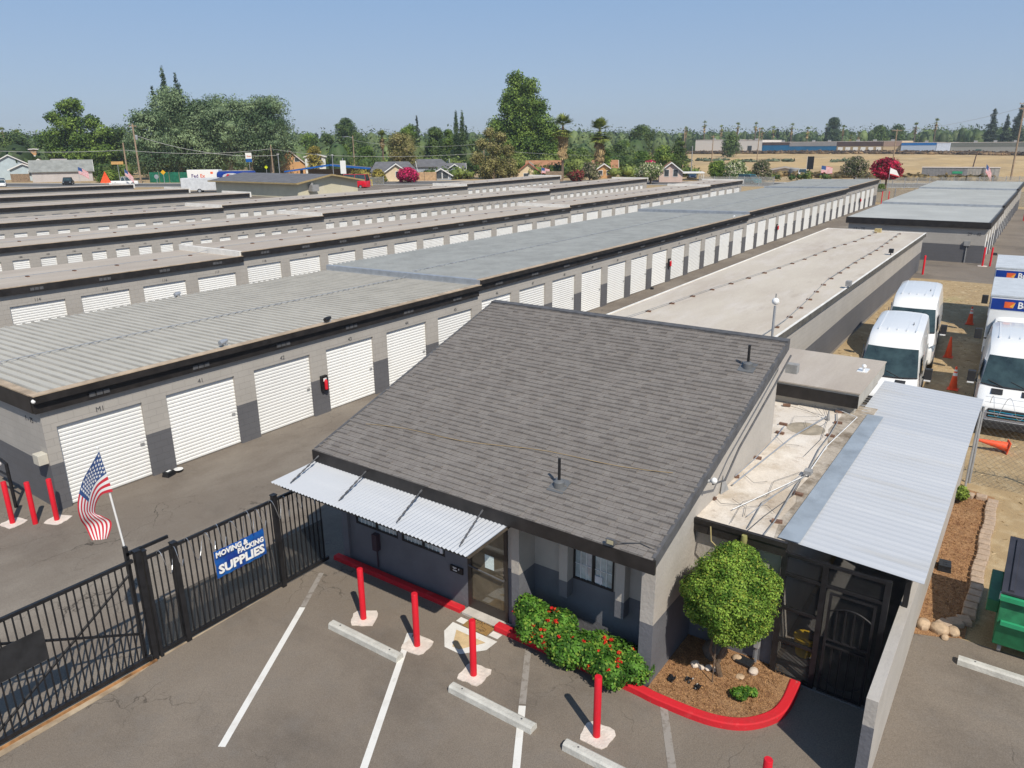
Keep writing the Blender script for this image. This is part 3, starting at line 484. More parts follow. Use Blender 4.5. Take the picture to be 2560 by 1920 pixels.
b = MB(); b.box(9.76, 9.81, 4.92, 5.08, 2.9, 3.0); b.box(9.755, 9.76, 4.94, 5.06, 2.915, 2.985, 1); b.tube([(9.8, 4.98, 2.95), (9.9, 4.95, 2.88)], .025, 6); b.tube([(9.88, 4.9, 2.92), (10.05, 4.6, 2.93), (10.0, 4.32, 2.92), (10.4, 4.24, 3.05)], .01, 5); b.build('floodlight', [DGREY, mat('lamp_lens', (.40, .36, .24), rough=.2)], OF)
b = MB(); pts = [(10.9+.05*math.sin(i*.9), 11.8-i*.5, rz_(10.9+.05*math.sin(i*.9))+.03) for i in range(15)]; pts = [(x+.06*i, y, z+.02*i) for i, (x, y, z) in enumerate(pts)]; pts = [(x, y, rz_(x)+.03) for x, y, z in pts]; b.tube(pts, .006, 5); b.build('roof_cable', mat('cable_tan', (.35, .25, .12)), OF)
b = MB(); b.tube([(12.1, 4.17, 3.3), (12.6, 4.12, 3.2), (13.3, 4.13, 3.6), (14.2, 4.12, 3.95), (15.2, 4.12, 4.32), (16.3, 4.12, 4.75)], .02, 6); b.build('rake_cable', DGREY, OF)
for x, y, z in ((12.0, 4.12, 3.42),):
    b = MB(); b.sphere((x, y, z), .06, 10); b.tube([(x, y, z), (x+.02, y+.12, z-.05)], .03, 8); b.build('security_camera', WPAINT, OF, smooth=True)
b = MB(); b.box(16.45, 16.65, 4.0, 4.25, 4.3, 4.5); b.build('floodlight', GREY, OF)
# low side roof, raised block, patio cover: laid out from the annex corner (x 11.45, y 2.70), set 4% larger in plan and 0.25 m lower
LOWM = Matrix.Translation((11.93-11.45*1.04, 2.81-2.70*1.04, -.25)) @ Matrix.Diagonal((1.04, 1.04, 1, 1))
w = MB(); w.box(12.0, 12.2, 2.82, 4.379, -.2, 1.3, 1); w.box(12.0, 12.2, 2.82, 4.379, 1.3, 2.56, 0); w.box(20.2, 20.4, 3.0, 7, -.2, 2.4, 0); w.box(12.2, 20.2, 2.82, 2.92, -.2, 2.56, 0); w.build('side_wall', [STUC, STUD], OF)
SIDER = mat_layers('dirty_white_roof', (.64, .58, .51), [((.44, .37, .29), .8, .46, .62, .9, (1, 1, 1)), ((.74, .70, .64), 1.5, .5, .7, .6, (1, 1, 1)), ((.25, .18, .13), 2.4, .6, .72, .7, (1, 1, 1))], bs=30, fine=.07, bump=.3)
b = MB(); b.box(11.45, 19.3, 2.68, 4.379, 2.82, 2.9); b.box(16.4, 19.3, 4.379, 6.99, 2.6, 2.88); b.xf(LOWM).build('side_roof', SIDER, OF)
b = MB(); b.box(11.38, 11.45, 2.62, 4.40, 2.66, 2.92); b.box(11.36, 11.38, 2.6, 4.42, 2.84, 2.93); b.xf(LOWM).build('side_fascia', BLK, OF)
b = MB(); b.add([(11.5, 2.68, 2.905), (19.3, 2.68, 2.905), (19.3, 3.5, 2.905), (18.3, 3.3, 2.905), (17.2, 3.34, 2.905), (16, 3.08, 2.905), (15.1, 3.15, 2.905), (14.5, 3.0, 2.905), (13.6, 3.05, 2.905), (13, 2.92, 2.905), (12.2, 2.96, 2.905), (11.5, 2.86, 2.905)], [tuple(range(12))]); b.xf(LOWM).build('gutter_grime', mat_layers('grime', (.40, .35, .29), [((.15, .115, .08), 1.6, .44, .62, .9, (1, 1, 1)), ((.55, .50, .44), 3, .55, .7, .6, (1, 1, 1))], bs=30, fine=.15), OF)
b = MB(); b.box(18.6, 21.6, 3.1, 6.98, 2.88, 3.14, 1); b.box(18.45, 21.75, 3.0, 6.98, 3.14, 3.48, 1); b.box(18.44, 18.45, 3.0, 6.98, 3.1, 3.42, 2); b.box(18.42, 21.77, 2.98, 6.98, 3.48, 3.51, 0); b.xf(LOWM).build('raised_block', [ROOFB, mat('block_side', (.40, .38, .34), var=.1), BLK], OF)
b = MB(); b.box(20.3, 20.7, 3.2, 3.45, 3.51, 3.53); b.sphere((20.4, 3.3, 3.66), .06, 8); b.tube([(20.4, 3.3, 3.53), (20.4, 3.3, 3.7)], .03, 6); b.xf(LOWM).build('roof_camera', WPAINT, OF)
CT = [([(18.6, 4.0), (17.9, 3.62), (18.2, 4.5)], .007, DGREY), ([(19.0, 3.9), (17.8, 3.5), (16.4, 3.3), (15.2, 3.35)], .007, DGREY), ([(14.3, 3.2), (13.6, 3.5), (12.9, 3.4), (12.4, 3.7), (11.5, 3.6)], .006, DGREY), ([(14.2, 3.15), (13.0, 3.3), (11.9, 3.45)], .012, GALV), ([(12.4, 3.9), (12.2, 3.6), (12.5, 3.3), (12.3, 3.1)], .006, DGREY), ([(16.0, 4.2), (15.6, 3.9), (15.7, 3.6)], .006, DGREY), ([(13.6, 4.1), (13.3, 3.8), (13.5, 3.6)], .006, DGREY), ([(16.7, 4.2), (16, 4.15), (14.45, 4.15), (13.4, 4.19)], .018, GALV), ([(17.9, 3.56), (16.2, 3.85), (13.0, 4.1)], .025, GALV), ([(18.33, 3.42), (17.6, 3.25), (16.7, 3.2), (15.75, 3.19), (14.28, 3.07), (13.75, 3.1), (12, 3.0), (11.4, 3.0)], .018, GREY),
      ([(18.8, 4.19), (18.6, 3.5), (18.25, 2.95), (16, 3.1), (14.2, 3.05)], .016, WPAINT), ([(14.1, 3.1), (12.0, 3.75)], .014, WPAINT), ([(13.9, 3.12), (12.6, 3.4), (11.5, 3.3)], .014, GREY), ([(14.3, 3.12), (13.2, 3.02), (12.1, 3.2), (11.42, 3.27)], .012, DGREY), ([(17.6, 3.6), (17.3, 3.9), (16.9, 3.75), (17.2, 3.5), (17.6, 3.45)], .006, DGREY), ([(12.3, 4.2), (12.1, 4.0), (12.3, 3.6), (11.9, 3.5)], .008, DGREY), ([(18.3, 4.3), (17.8, 3.7), (17.5, 4.2), (16.9, 4.1)], .005, DGREY)]
for pts, r, m in CT: b = MB(); b.tube([(x, y, 2.955) for x, y in pts], r*.65, 6); b.xf(LOWM).build('roof_conduit', m, OF)
for x, y in ((16.9, 4.28), (16.3, 4.18), (14.6, 4.15), (13.45, 4.22), (17.7, 3.25), (16.75, 3.2), (13.35, 2.98), (12.05, 2.98), (18.5, 3.4), (12.3, 4.25), (18.3, 4.6)):
    b = MB(); b.box(-.04, .04, -.09, .09, 2.9, 2.95); b.xf(T(x, y, 0, rnd.uniform(-.3, .3))); b.xf(LOWM).build('conduit_block', BRICK, OF)
b = MB(); b.lathe([(.05, 2.9), (.03, 3.0), (.015, 3.15)], 17.8, 3.5, 8); b.xf(LOWM).build('roof_fitting', GREY, OF); b = MB(); b.box(14.22, 14.4, 2.98, 3.12, 2.96, 3.04); b.xf(LOWM).build('junction_box', GREY, OF); b = MB(); b.add([(12.55, 4.17, 2.9), (12.85, 4.12, 2.9), (12.8, 4.33, 2.9), (12.7, 4.2, 3.25)], [(0, 1, 3), (1, 2, 3), (2, 0, 3)]); b.xf(LOWM).build('roof_fitting', GREY, OF)
b = MB(); b.lathe([(.42, 2.902), (.40, 2.906)], 16.95, 3.78, 24); b.xf(LOWM).build('roof_stain', mat('stain', (.34, .29, .22), var=.2, ns=5), OF)
b = MB(); b.lathe([(.045, 2.70), (.055, 2.8), (.045, 2.88)], 11.33, 3.3, 10); b.xf(LOWM).build('wall_lantern', mat('yellow_lamp', (.28, .27, .10)), OF, smooth=True)
b = MB(); b.tube([(11.36, 3.9, 2.85), (11.3, 3.85, 2.6), (11.28, 3.5, 2.35), (11.3, 3.3, 2.5)], .01, 5); b.tube([(11.46, 3.6, 2.3), (11.44, 3.3, 2.15), (11.45, 2.9, 2.3)], .01, 5); b.xf(LOWM).build('hanging_cable', mat('cable_yellow', (.4, .33, .16)), OF)
# metal patio roof (flat corrugated) and its timber frame
PT = empty('patio_cover', (11.6, .8, 0), 'bright white-silver corrugated metal roof along the right side of the office', 'metal roof')
b = MB(); vs = []; n_ = 230; PX0, PX1, PY0, PY1 = 11.48, 21.9, .62, 2.72
for i in range(n_+1):
    x = PX0+(PX1-PX0)*i/n_; h = .03*(1, 0, 0, .15)[i % 4] if i < 150 else (.014 if i % 5 == 0 else 0); yb = PY1 if x < 18.7 else 2.98; vs += [(x, PY0, 2.80+h), (x, yb, 2.90+h)]
b.add(vs, [(2*i, 2*i+2, 2*i+3, 2*i+1) for i in range(n_)]); b.xf(LOWM).build('metal_sheet', CORR, PT)
b = MB(); b.quad((11.5, 2.45, 2.93), (18.7, 2.45, 2.93), (18.7, 2.80, 2.93), (11.5, 2.80, 2.93)); b.xf(LOWM).build('flashing', mat('blue_gray_flashing', (.27, .31, .355), rough=.5, var=.15), PT)
for x in (11.95, 13.5, 15.5, 17.5, 19.5, 21.6): b = MB(); b.box(x, x+.07, .85, 2.7, 2.70, 2.785); b.xf(LOWM).build('beam', mat('beam_dark', (.05, .04, .035)), PT)
for x in (12.42, 15.5, 18.6, 21.7): b = MB(); b.box(x-.4, x-.31, .82, .9, 2.0, 2.76); b.xf(LOWM).build('post', BLKM, PT)
b = MB(); b.box(12.1, 21.4, .86, .863, 2.0, 2.76); b.xf(LOWM).build('side_screen', mat('mesh_screen_side', (.015, .015, .016), alpha=.25), PT)
# side wall of the passage
SWL = tag(MB().box(9.86, 23.2, .81, .97, -.2, 1.75, 0).box(9.854, 9.86, .81, .97, 0, 1.3, 1).build('passage_wall', [STUC, STUD], None, origin=(9.86, .9, 0), bevel=.015), 'long low gray rendered wall along the right side of the metal roof', 'wall')
# screened gate under the patio roof
GT = empty('security_gate', (11.9, 1.9, 0), 'black mesh security gate with arched scroll bars under the metal roof', 'gate')
b = MB(); gx = 11.86
for y in (2.72, 2.05, 1.10): b.box(gx, gx+.08, y-.03, y+.06, 0, 2.5)
for z in (.02, .74, 1.4, 2.06, 2.44): b.box(gx+.005, gx+.07, 2.11, 2.69, z, z+.05)
for z in (2.06, 2.44): b.box(gx+.005, gx+.07, 1.16, 2.02, z, z+.05)
b.build('gate_frame', BLKM, GT)
b = MB(); 
for y in (1.25, 1.93): b.box(gx-.02, gx+.03, y-.02, y+.02, .05, 2.0)
for z in (.05, .98, 1.1, 1.97): b.box(gx-.015, gx+.025, 1.27, 1.91, z, z+.03)
for k in range(1, 5): y = 1.25+.68*k/5; b.box(gx-.01, gx+.01, y-.01, y+.01, 1.13, 1.62+.1*math.sin(PI*k/5)*1.5); b.box(gx-.01, gx+.01, y-.01, y+.01, .08, .98)
b.tube([(gx-.01, 1.25+.68*k/10, 1.58+.2*math.sin(PI*(.12+.76*k/10))) for k in range(11)], .014, 6); b.tube([(gx-.01, 1.25+.68*k/10, .4-.2*math.sin(PI*k/10)) for k in range(11)], .01, 6)
b.build('gate_leaf', BLKM, GT)
b = MB(); b.box(gx+.035, gx+.038, 1.16, 2.69, .05, 2.44); b.build('mesh_screen', mat('mesh_screen', (.02, .02, .021), alpha=.3), GT)
BK = empty('mop_bucket', (12.7, 2.4, 0), 'yellow mop bucket behind the mesh screen', 'bucket')
b = MB(); b.lathe([(.14, .06), (.2, .42), (.21, .44)], 12.7, 2.4, 16); b.build('bucket', mat('bucket_yellow', (.55, .36, .02), rough=.5), BK, smooth=True); b = MB(); b.box(12.62, 12.78, 2.25, 2.33, .42, .62); b.build('wringer', DGREY, BK)
# ---------------- parking lot ----------------
def band(name, pts, w, z, m, close=False):
    b = MB(); P = [Vector(p) for p in pts]
    for i in range(len(P)-1):
        d = (P[i+1]-P[i]).normalized(); n_ = Vector((-d.y, d.x))*w/2; a, c = P[i], P[i+1]
        b.quad((a.x-n_.x, a.y-n_.y, z), (c.x-n_.x, c.y-n_.y, z), (c.x+n_.x, c.y+n_.y, z), (a.x+n_.x, a.y+n_.y, z))
    return struct(b.build(name, m))
band('parking_line', [(8.38, 11.38), (5.12, 9.42)], .12, .009, LINE); band('parking_line', [(9.5, 12.08), (8.4, 11.39)], .11, .009, LINEF)
band('parking_line', [(9.02, 8.94), (4.6, 6.33)], .12, .009, LINE); band('parking_line', [(8.63, 5.98), (4.6, 3.6)], .12, .009, LINE); band('parking_line', [(9.9, 6.72), (8.66, 6.0)], .12, .0095, LINEF)
band('parking_line', [(9.98, 3.98), (7.5, 2.55)], .13, .009, LINEF)
b = MB(); b.add([(9.46, 8.43, .011), (9.08, 8.1, .011), (9.08, 7.72, .011), (9.46, 7.38, .011), (9.78, 7.36, .011), (9.78, 8.47, .011)], [tuple(range(6))]); struct(b.build('entrance_paving', LINE))
b = MB(); b.add([(9.62, 8.25, .016), (9.17, 7.98, .016), (9.17, 7.82, .016), (9.62, 7.52, .016)], [(0, 1, 2, 3)]); struct(b.build('entrance_paving_center', mat('cream_paint', (.56, .42, .24), var=.14, ns=5)))
for y in (8.32, 7.5): b = MB(); b.add([(9.84, y-.1, .012), (10.0, y-.1, .012), (10.0, y+.12, .012), (9.84, y+.12, .012)], [(0, 1, 2, 3)]); struct(b.build('entrance_paving_tile', LINE))
# kerb
def smooth_path(pts, k=6):
    out = []; P = [Vector(p) for p in pts]
    for i in range(len(P)-1):
        p0, p1, p2, p3 = P[max(i-1, 0)], P[i], P[i+1], P[min(i+2, len(P)-1)]
        for j in range(k):
            t_ = j/k; out.append(.5*((2*p1)+(-p0+p2)*t_+(2*p0-5*p1+4*p2-p3)*t_*t_+(-p0+3*p1-3*p2+p3)*t_**3))
    return out+[P[-1]]
def kerb(name, pts, w, h, m, k=6):
    b = MB(); P = smooth_path(pts, k); rr = []
    for i, p in enumerate(P):
        d = (P[min(i+1, len(P)-1)]-P[max(i-1, 0)]).normalized(); n_ = Vector((-d.y, d.x))*w/2
        rr.append([(p.x-n_.x*1.1, p.y-n_.y*1.1, 0), (p.x-n_.x, p.y-n_.y, h-.015), (p.x-n_.x*.75, p.y-n_.y*.75, h), (p.x+n_.x*.75, p.y+n_.y*.75, h), (p.x+n_.x, p.y+n_.y, h-.015), (p.x+n_.x*1.1, p.y+n_.y*1.1, 0)])
    b.add([q for r_ in rr for q in r_], [(i*6+k_, i*6+k_+1, (i+1)*6+k_+1, (i+1)*6+k_) for i in range(len(rr)-1) for k_ in range(5)]+[tuple(range(5, -1, -1)), tuple((len(rr)-1)*6+q for q in range(6))])
    o = b.build(name, m); return struct(o)
kerb('curb', [(10.15, 12.3), (10.18, 8.55)], .17, .1, REDC, 1); kerb('curb', [(10.13, 7.62), (10.1, 6), (10.08, 4.6), (10.05, 4.1), (10.1, 3.25), (10.32, 2.72), (10.75, 2.38), (11.2, 2.28), (11.8, 2.3)], .18, .12, REDC)
b = MB(); b.prism([(10.12, 4.38), (10.15, 3.3), (10.4, 2.78), (10.8, 2.45), (11.3, 2.35), (11.84, 2.36), (11.84, 2.72), (12.1, 2.72), (12.1, 4.38)], 0, .09); struct(b.build('mulch_bed', MULCH))
b = MB(); b.box(10.18, 10.8, 4.65, 7.17, 0, .08); struct(b.build('planting_bed', MULCH))
b = MB(); b.box(11.84, 22, .95, 2.72, .0, .02); struct(b.build('passage_floor', mat('dark_concrete', (.17, .165, .16), var=.2, ns=2)))
# gate track strip
b = MB(); b.prism([(-4, 12.05), (5.0, 12.15), (5.7, 12.3), (9.9, 12.38), (9.9, 12.62), (-4, 12.5)], .0, .012); struct(b.build('gate_threshold', mat('stained_concrete', (.42, .34, .24), c2=(.28, .21, .14), ns=2.5, var=.1)))
b = MB(); b.box(-4, 5.7, 12.26, 12.3, .012, .045); struct(b.build('gate_rail', mat('rusty_rail', (.30, .15, .06), var=.5, ns=4)))
# bollards
def bollard(name, x, y, label, pad=True, h=1.17, sz=.25, rot=0, grp='red bollards'):
    g = zg(x, y); t = empty(name, (x, y, g), label, 'bollard', grp); b = MB(); b.lathe([(.062, .0), (.062, h-.01), (.055, h)], x, y, 20); b.v = [(p, q, r_+g) for p, q, r_ in b.v]; b.build('post', RED, t, smooth=True)
    if pad:
        b = MB(); n_ = 18; pts = []
        for k in range(n_):
            a = 2*PI*k/n_; r_ = sz*min(1/max(abs(math.cos(a)), abs(math.sin(a))), 1.28)*rnd.uniform(.93, 1.06); pts.append((x+.02+r_*math.cos(a+rot), y+r_*math.sin(a+rot)))
        b.prism(pts, g+.002, g+.018); b.build('concrete_pad', CONCL, t)
    return t
bollard('bollard', 8.83, 10.04, 'red bollard nearest the fence corner, in front of the low windows', rot=.6); bollard('bollard', 8.81, 8.56, 'red bollard left of the cream painted entrance paving', rot=.05)
bollard('bollard', 8.77, 7.15, 'red bollard between the welcome mat and the second wheel stop', rot=.1); bollard('bollard', 8.75, 4.6, 'red bollard in front of the corner column and flower hedge', rot=.05)
bollard('bollard', 8.61, 1.89, 'red bollard at the bottom edge of the parking lot', False)
bollard('bollard', 6.56, 20.46, 'red bollard beside the black keypad frame, left of the row', grp='red bollards at the corner of the nearest storage row', rot=.2); bollard('bollard', 6.89, 19.97, 'red bollard without a concrete pad at the storage corner', False, grp='red bollards at the corner of the nearest storage row'); bollard('bollard', 7.3, 19.71, 'red bollard closest to door M1', grp='red bollards at the corner of the nearest storage row', rot=.4)
bollard('bollard', 57.6, 6.5, 'lone red bollard behind the rear white van', False, 1.3, grp='far red bollards'); bollard('bollard', 63.4, 3.45, 'left red bollard at the corner of the isolated storage block', True, 1.35, .3, grp='far red bollards'); bollard('bollard', 63.6, 3.0, 'right red bollard at the corner of the isolated storage block', False, 1.35, grp='far red bollards')
bollard('bollard', 117.6, 19.8, 'left of two red bollards at the far end of the nearest row', False, 1.7, grp='far red bollards'); bollard('bollard', 117.9, 19.0, 'right of two red bollards at the far end of the nearest row', False, 1.7, grp='far red bollards')
bollard('bollard', 100, 2.4, 'red bollard by the far doors of the isolated block', False, 1.3, grp='far red bollards')
# wheel stops
def wstop(x, y, L, label, rz=0):
    b = MB(); P = [(-.1, 0), (.1, 0), (.085, .1), (.05, .125), (-.05, .125), (-.085, .1)]
    b.add([(px, -L/2, pz) for px, pz in P]+[(px*.98, L/2, pz) for px, pz in P], [(0, 1, 2, 3, 4, 5), (11, 10, 9, 8, 7, 6)]+[(i, i+6, (i+1) % 6+6, (i+1) % 6) for i in range(6)])
    for yy in (-L*.36, L*.36): b.lathe([(.018, .125), (.018, .13)], 0, yy, 8, 1)
    b.xf(T(x, y, .004, rz)); o = b.build('wheel_stop', [PSTOP, DGREY], None, origin=(x, y, 0), bevel=.006); return tag(o, label, 'wheel stop', 'concrete wheel stops')
wstop(8.3, 9.46, 1.85, 'concrete wheel stop below the leftmost front bollard', .01); wstop(8.26, 6.37, 1.75, 'concrete wheel stop between the painted lines before the hedge', 0); wstop(8.27, 4.03, 1.75, 'concrete wheel stop below the bollard by the corner column', 0); wstop(14.15, -.93, 1.9, 'concrete wheel stop in front of the green dumpster', 0)
# welcome mat
MT = empty('welcome_mat', (10, 7.93, .0), 'tan coir welcome mat with a truck drawing at the glass door', 'door mat')
b = MB(); b.box(9.79, 10.21, 7.64, 8.23, .016, .034); b.build('mat', mat('coir', (.42, .25, .09), var=.15, ns=40, bump=.8, bs=200), MT)
text('welcome', .15, Matrix.Translation((10.1, 7.93, .036)) @ Matrix.Rotation(-PI/2, 4, 'Z'), 'lettering', BLKM, MT, .001, shear=.3)
b = MB()
for pl in ([(9.86, 8.1), (9.86, 7.74), (9.93, 7.74), (9.95, 7.88), (10.03, 7.9), (10.03, 8.02), (9.95, 8.04), (9.93, 8.1), (9.86, 8.1)],): b.tube([(x, y, .037) for x, y in pl], .004, 4)
for y in (7.80, 8.05): b.tube([(9.86+.035*math.cos(a*PI/6), y+.035*math.sin(a*PI/6), .037) for a in range(13)], .004, 4)
b.build('truck_drawing', BLKM, MT)
# ---------------- gate, fence, razor wire, banner, flag ----------------
GTY = 12.35
FG = empty('sliding_gate', (3.0, GTY, 0), 'black steel sliding gate with diagonal braces and a black panel', 'gate'); b = MB()
b.box(-3, 5.62, GTY-.03, GTY+.03, 2.12, 2.18); b.box(-3, 5.62, GTY-.035, GTY+.035, .07, .15)
b.build('gate_rail_frame', BLKM, FG)
x = -2.9; k = 0; b = MB()
while x < 5.6: b.box(x-.011, x+.011, GTY-.011, GTY+.011, .14, 2.13); x += .117
b.build('gate_bar', BLKM, FG)
b = MB(); b.tube([(5.55, GTY+.04, 1.9), (3.0, GTY+.04, .18)], .026, 6); b.tube([(5.58, GTY+.05, .62), (3.0, GTY+.05, 1.95)], .026, 6); b.build('brace', BLKM, FG)
b = MB(); b.box(1.9, 4.01, GTY-.05, GTY-.035, 1.13, 1.71); b.build('solid_panel', mat('black_panel', (.02, .02, .022), var=.3, ns=4), FG)
b = MB(); b.tube([(5.66, GTY-.02, .06), (5.66, GTY+.06, .06)], .07, 12); b.build('wheel', RUB, FG)
FN = empty('entry_fence', (7.8, GTY, 0), 'black vertical-bar fence between the sliding gate and office', 'fence')
for x0, x1, zt in ((5.66, 5.76, 2.3), (5.80, 5.86, 2.25), (6.34, 6.44, 2.15), (8.62, 8.72, 2.2)):
    b = MB(); b.box(x0, x1, GTY-.05, GTY+.05, 0, zt); b.box(x0-.01, x1+.01, GTY-.06, GTY+.06, zt, zt+.02); b.build('fence_post', BLKM, FN)
b = MB(); b.box(5.56, 5.86, GTY+.06, GTY+.12, 2.24, 2.3); b.box(5.55, 5.61, GTY+.06, GTY+.14, 0, 2.42); b.build('fence_post', BLKM, FN)
b = MB(); b.box(5.86, 9.95, GTY-.025, GTY+.025, 2.06, 2.12); b.box(5.86, 9.95, GTY-.03, GTY+.03, .06, .14); b.box(5.86, 6.4, GTY+.14, GTY+.18, 2.2, 2.26)
x = 5.95
while x < 9.95: b.box(x-.011, x+.011, GTY-.011, GTY+.011, .1, 2.08); x += .118
b.build('fence_panel', BLKM, FN)
b = MB(); b.box(5.9, 9.9, GTY+.03, GTY+.033, .12, 1.1); b.build('mesh_screen', mat('fence_mesh', (.03, .035, .04), alpha=.42), FN)
b = MB(); pts = []
for i in range(12*16+1): a = i/16*2*PI; pts.append((5.95+i/16*.31+.05*math.sin(a*.37)+.06*math.cos(a), GTY-.1+.12*math.cos(a), 1.9+.25*math.sin(a)*(1+.15*math.sin(i*.21))))
b.tube(pts, .006, 4); tag(b.build('razor_wire', mat('wire_silver', (.55, .56, .58), metal=.8, rough=.3), None, origin=(7.8, GTY, 2.0)), 'coiled razor wire along the top of the black entry fence', 'razor wire')
SG = empty('banner', (7.72, GTY-.04, 1.3), 'blue and white vinyl banner for moving and packing supplies on the fence', 'banner')
b = MB(); nx, nz = 24, 10; vs = [(7.14+1.17*i/nx, GTY-.045-.012*math.sin(i*1.3+j*.6)-.01*math.sin(j*1.7), 1.0+.6*j/nz-.012*math.sin(PI*i/nx)*(j == nz)) for i in range(nx+1) for j in range(nz+1)]
b.add(vs, [(i*(nz+1)+j, (i+1)*(nz+1)+j, (i+1)*(nz+1)+j+1, i*(nz+1)+j+1) for i in range(nx) for j in range(nz)])
b.build('vinyl', mat('banner_blue', (.006, .10, .36), c2=(.01, .035, .22), ns=2.2, rough=.45), SG, smooth=True)
bs_ = dict(depth=.002, bold=.006)
text('MOVING &', .155, face_ny(7.52, GTY-.075, 1.515), 'lettering', WHITE, SG, .002, .007, width=.74); text('PACKING', .155, face_ny(7.95, GTY-.075, 1.385), 'lettering', WHITE, SG, .002, .007, width=.62); text('SUPPLIES', .26, face_ny(7.72, GTY-.075, 1.175), 'lettering', WHITE, SG, .002, .011, width=1.08)
# near flag, drooping
FL = empty('flagpole', (5.57, GTY+.15, 2.4), 'white flagpole with a drooping American flag above the gate post', 'flag')
b = MB(); b.tube([(5.60, GTY+.15, 2.3), (5.44, GTY+.1, 4.35)], .018, 10); b.sphere((5.438, GTY+.1, 4.37), .028, 8); b.build('pole', WPAINT, FL, smooth=True)
STR = mat('flag_red', (.55, .03, .05), rough=.8, var=.05); STW = mat('flag_white', (.75, .75, .75), rough=.8, var=.03); CAN = mat('flag_blue', (.03, .075, .22), rough=.8, var=.08)
def bez(pts, t_):
    P = [Vector(p) for p in pts]; n_ = len(P)-1; f = t_*n_; i = min(int(f), n_-1); u = f-i
    p0, p1, p2, p3 = P[max(i-1, 0)], P[i], P[i+1], P[min(i+2, n_)]
    return .5*((2*p1)+(-p0+p2)*u+(2*p0-5*p1+4*p2-p3)*u*u+(-p0+3*p1-3*p2+p3)*u**3)
def flagmesh(top, bot, parent, nv=39, stars=True, fold=.05):
    nu = 13; vs = []; b = MB()
    def P(u, v):   # u across stripes (0 top), v along the fly
        a, c = bez(top, v), bez(bot, v); p = a.lerp(c, u); p.y += fold*math.sin(v*9+u*2.5)*min(1, v*2); return p
    for i in range(nu*2+1):
        for j in range(nv+1): vs.append(P(i/(nu*2), j/nv))
    fs, ms = [], []
    for i in range(nu*2):
        for j in range(nv):
            fs.append((i*(nv+1)+j, i*(nv+1)+j+1, (i+1)*(nv+1)+j+1, (i+1)*(nv+1)+j)); s_ = i//2
            ms.append(2 if (s_ < 7 and j < nv*.4) else (s_ % 2))
    b.v = [tuple(p) for p in vs]; b.f = fs; b.m = ms; o = b.build('flag', [STR, STW, CAN], parent, smooth=True)
    if stars:
        sb = MB()
        for r_ in range(9):
            for c_ in range(6 if r_ % 2 == 0 else 5):
                u = (.05+.045*r_+.0)*7/13/.46*.98; v = .4*((c_+.5+(.5 if r_ % 2 else 0))/6); u = min(u, .52)
                p = P(u, v); e1 = (P(u+.01, v)-p).normalized(); e2 = (P(u, v+.01)-p).normalized(); nn = e1.cross(e2).normalized()
                for sg in (1, -1):
                    q = [p+nn*.006*sg+(e1*math.cos(k*PI/5)+e2*math.sin(k*PI/5))*(.03 if k % 2 == 0 else .013) for k in range(10)]; sb.add([tuple(z) for z in q], [tuple(range(10))])
        sb.build('star', STW, o)
    return o
flagmesh([(5.44, GTY+.07, 4.31), (5.22, GTY, 4.1), (5.02, GTY-.06, 3.90), (4.86, GTY-.1, 3.62), (4.87, GTY-.1, 3.35), (4.98, GTY-.02, 3.1), (5.03, GTY-.02, 2.84)],
         [(5.54, GTY+.07, 3.52), (5.36, GTY+.1, 3.53), (5.22, GTY+.05, 3.44), (5.16, GTY-.05, 3.3), (5.24, GTY-.12, 3.22), (5.36, GTY-.05, 3.05), (5.26, GTY, 2.78)], FL)
# ---------------- keypad frame, meter box, extinguishers, bait boxes ----------------
KF = empty('keypad_frame', (7.0, 21.4, 0), 'black pipe frame with white lamp beside the storage corner', 'keypad stand'); b = MB(); b.tube([(7.0, 21.33, 0), (7.0, 21.33, 1.3), (7.0, 21.6, 1.34), (7.0, 22.6, 1.34)], .045, 8); b.tube([(7.0, 21.33, .95), (7.0, 22.6, .95)], .03, 8); b.build('frame', BLKM, KF); b = MB(); b.sphere((6.98, 21.75, 1.22), .08, 10); b.build('lamp', WPAINT, KF, smooth=True)
b = MB(); b.prism([(6.7, 20.9), (7.25, 20.95), (7.3, 21.6), (6.75, 21.65)], .003, .02); b.build('concrete_pad', CONCL, KF)
b = MB(); b.box(7.36, 7.6, 20.24, 20.56, 1.36, 1.64); tag(b.build('utility_box', mat('beige_box', (.5, .47, .4)), None, origin=(7.5, 20.4, 1.36), bevel=.01), 'beige utility box on the storage end wall above the bollards', 'utility box')
text('1 - 75', .2, face_nx(7.592, 20.9, 2.45), 'unit_number', DGREY, A)
b = MB(); b.sphere((7.44, 19.98, 3.16), .055, 10); b.tube([(7.44, 19.98, 3.16), (7.5, 20.04, 3.25)], .03, 6); b.build('dome_camera', WPAINT, A, smooth=True)
def extinguisher(x, z, label):
    t = empty('fire_extinguisher', (x, 20.12, z), label, 'fire extinguisher', 'extinguishers on the nearest storage row'); b = MB()
    b.box(x-.13, x+.13, 20.08, 20.198, z-.28, z+.28); b.build('cabinet', BLKM, t); b = MB(); b.lathe([(.06, z-.2), (.06, z+.1), (.02, z+.16)], x, 20.03, 12); b.build('bottle', RED, t, smooth=True); b = MB(); b.box(x-.07, x+.07, 20.076, 20.08, z+.08, z+.2); b.build('notice', WHITE, t)
extinguisher(16.76, 1.16, 'fire extinguisher in a black cabinet between doors 42 and 43'); extinguisher(46.4, 1.7, 'second fire extinguisher cabinet farther along the nearest row'); extinguisher(70.0, 1.95, 'third fire extinguisher cabinet along the nearest row'); extinguisher(104.8, 2.3, 'farthest fire extinguisher cabinet near the end of the row')
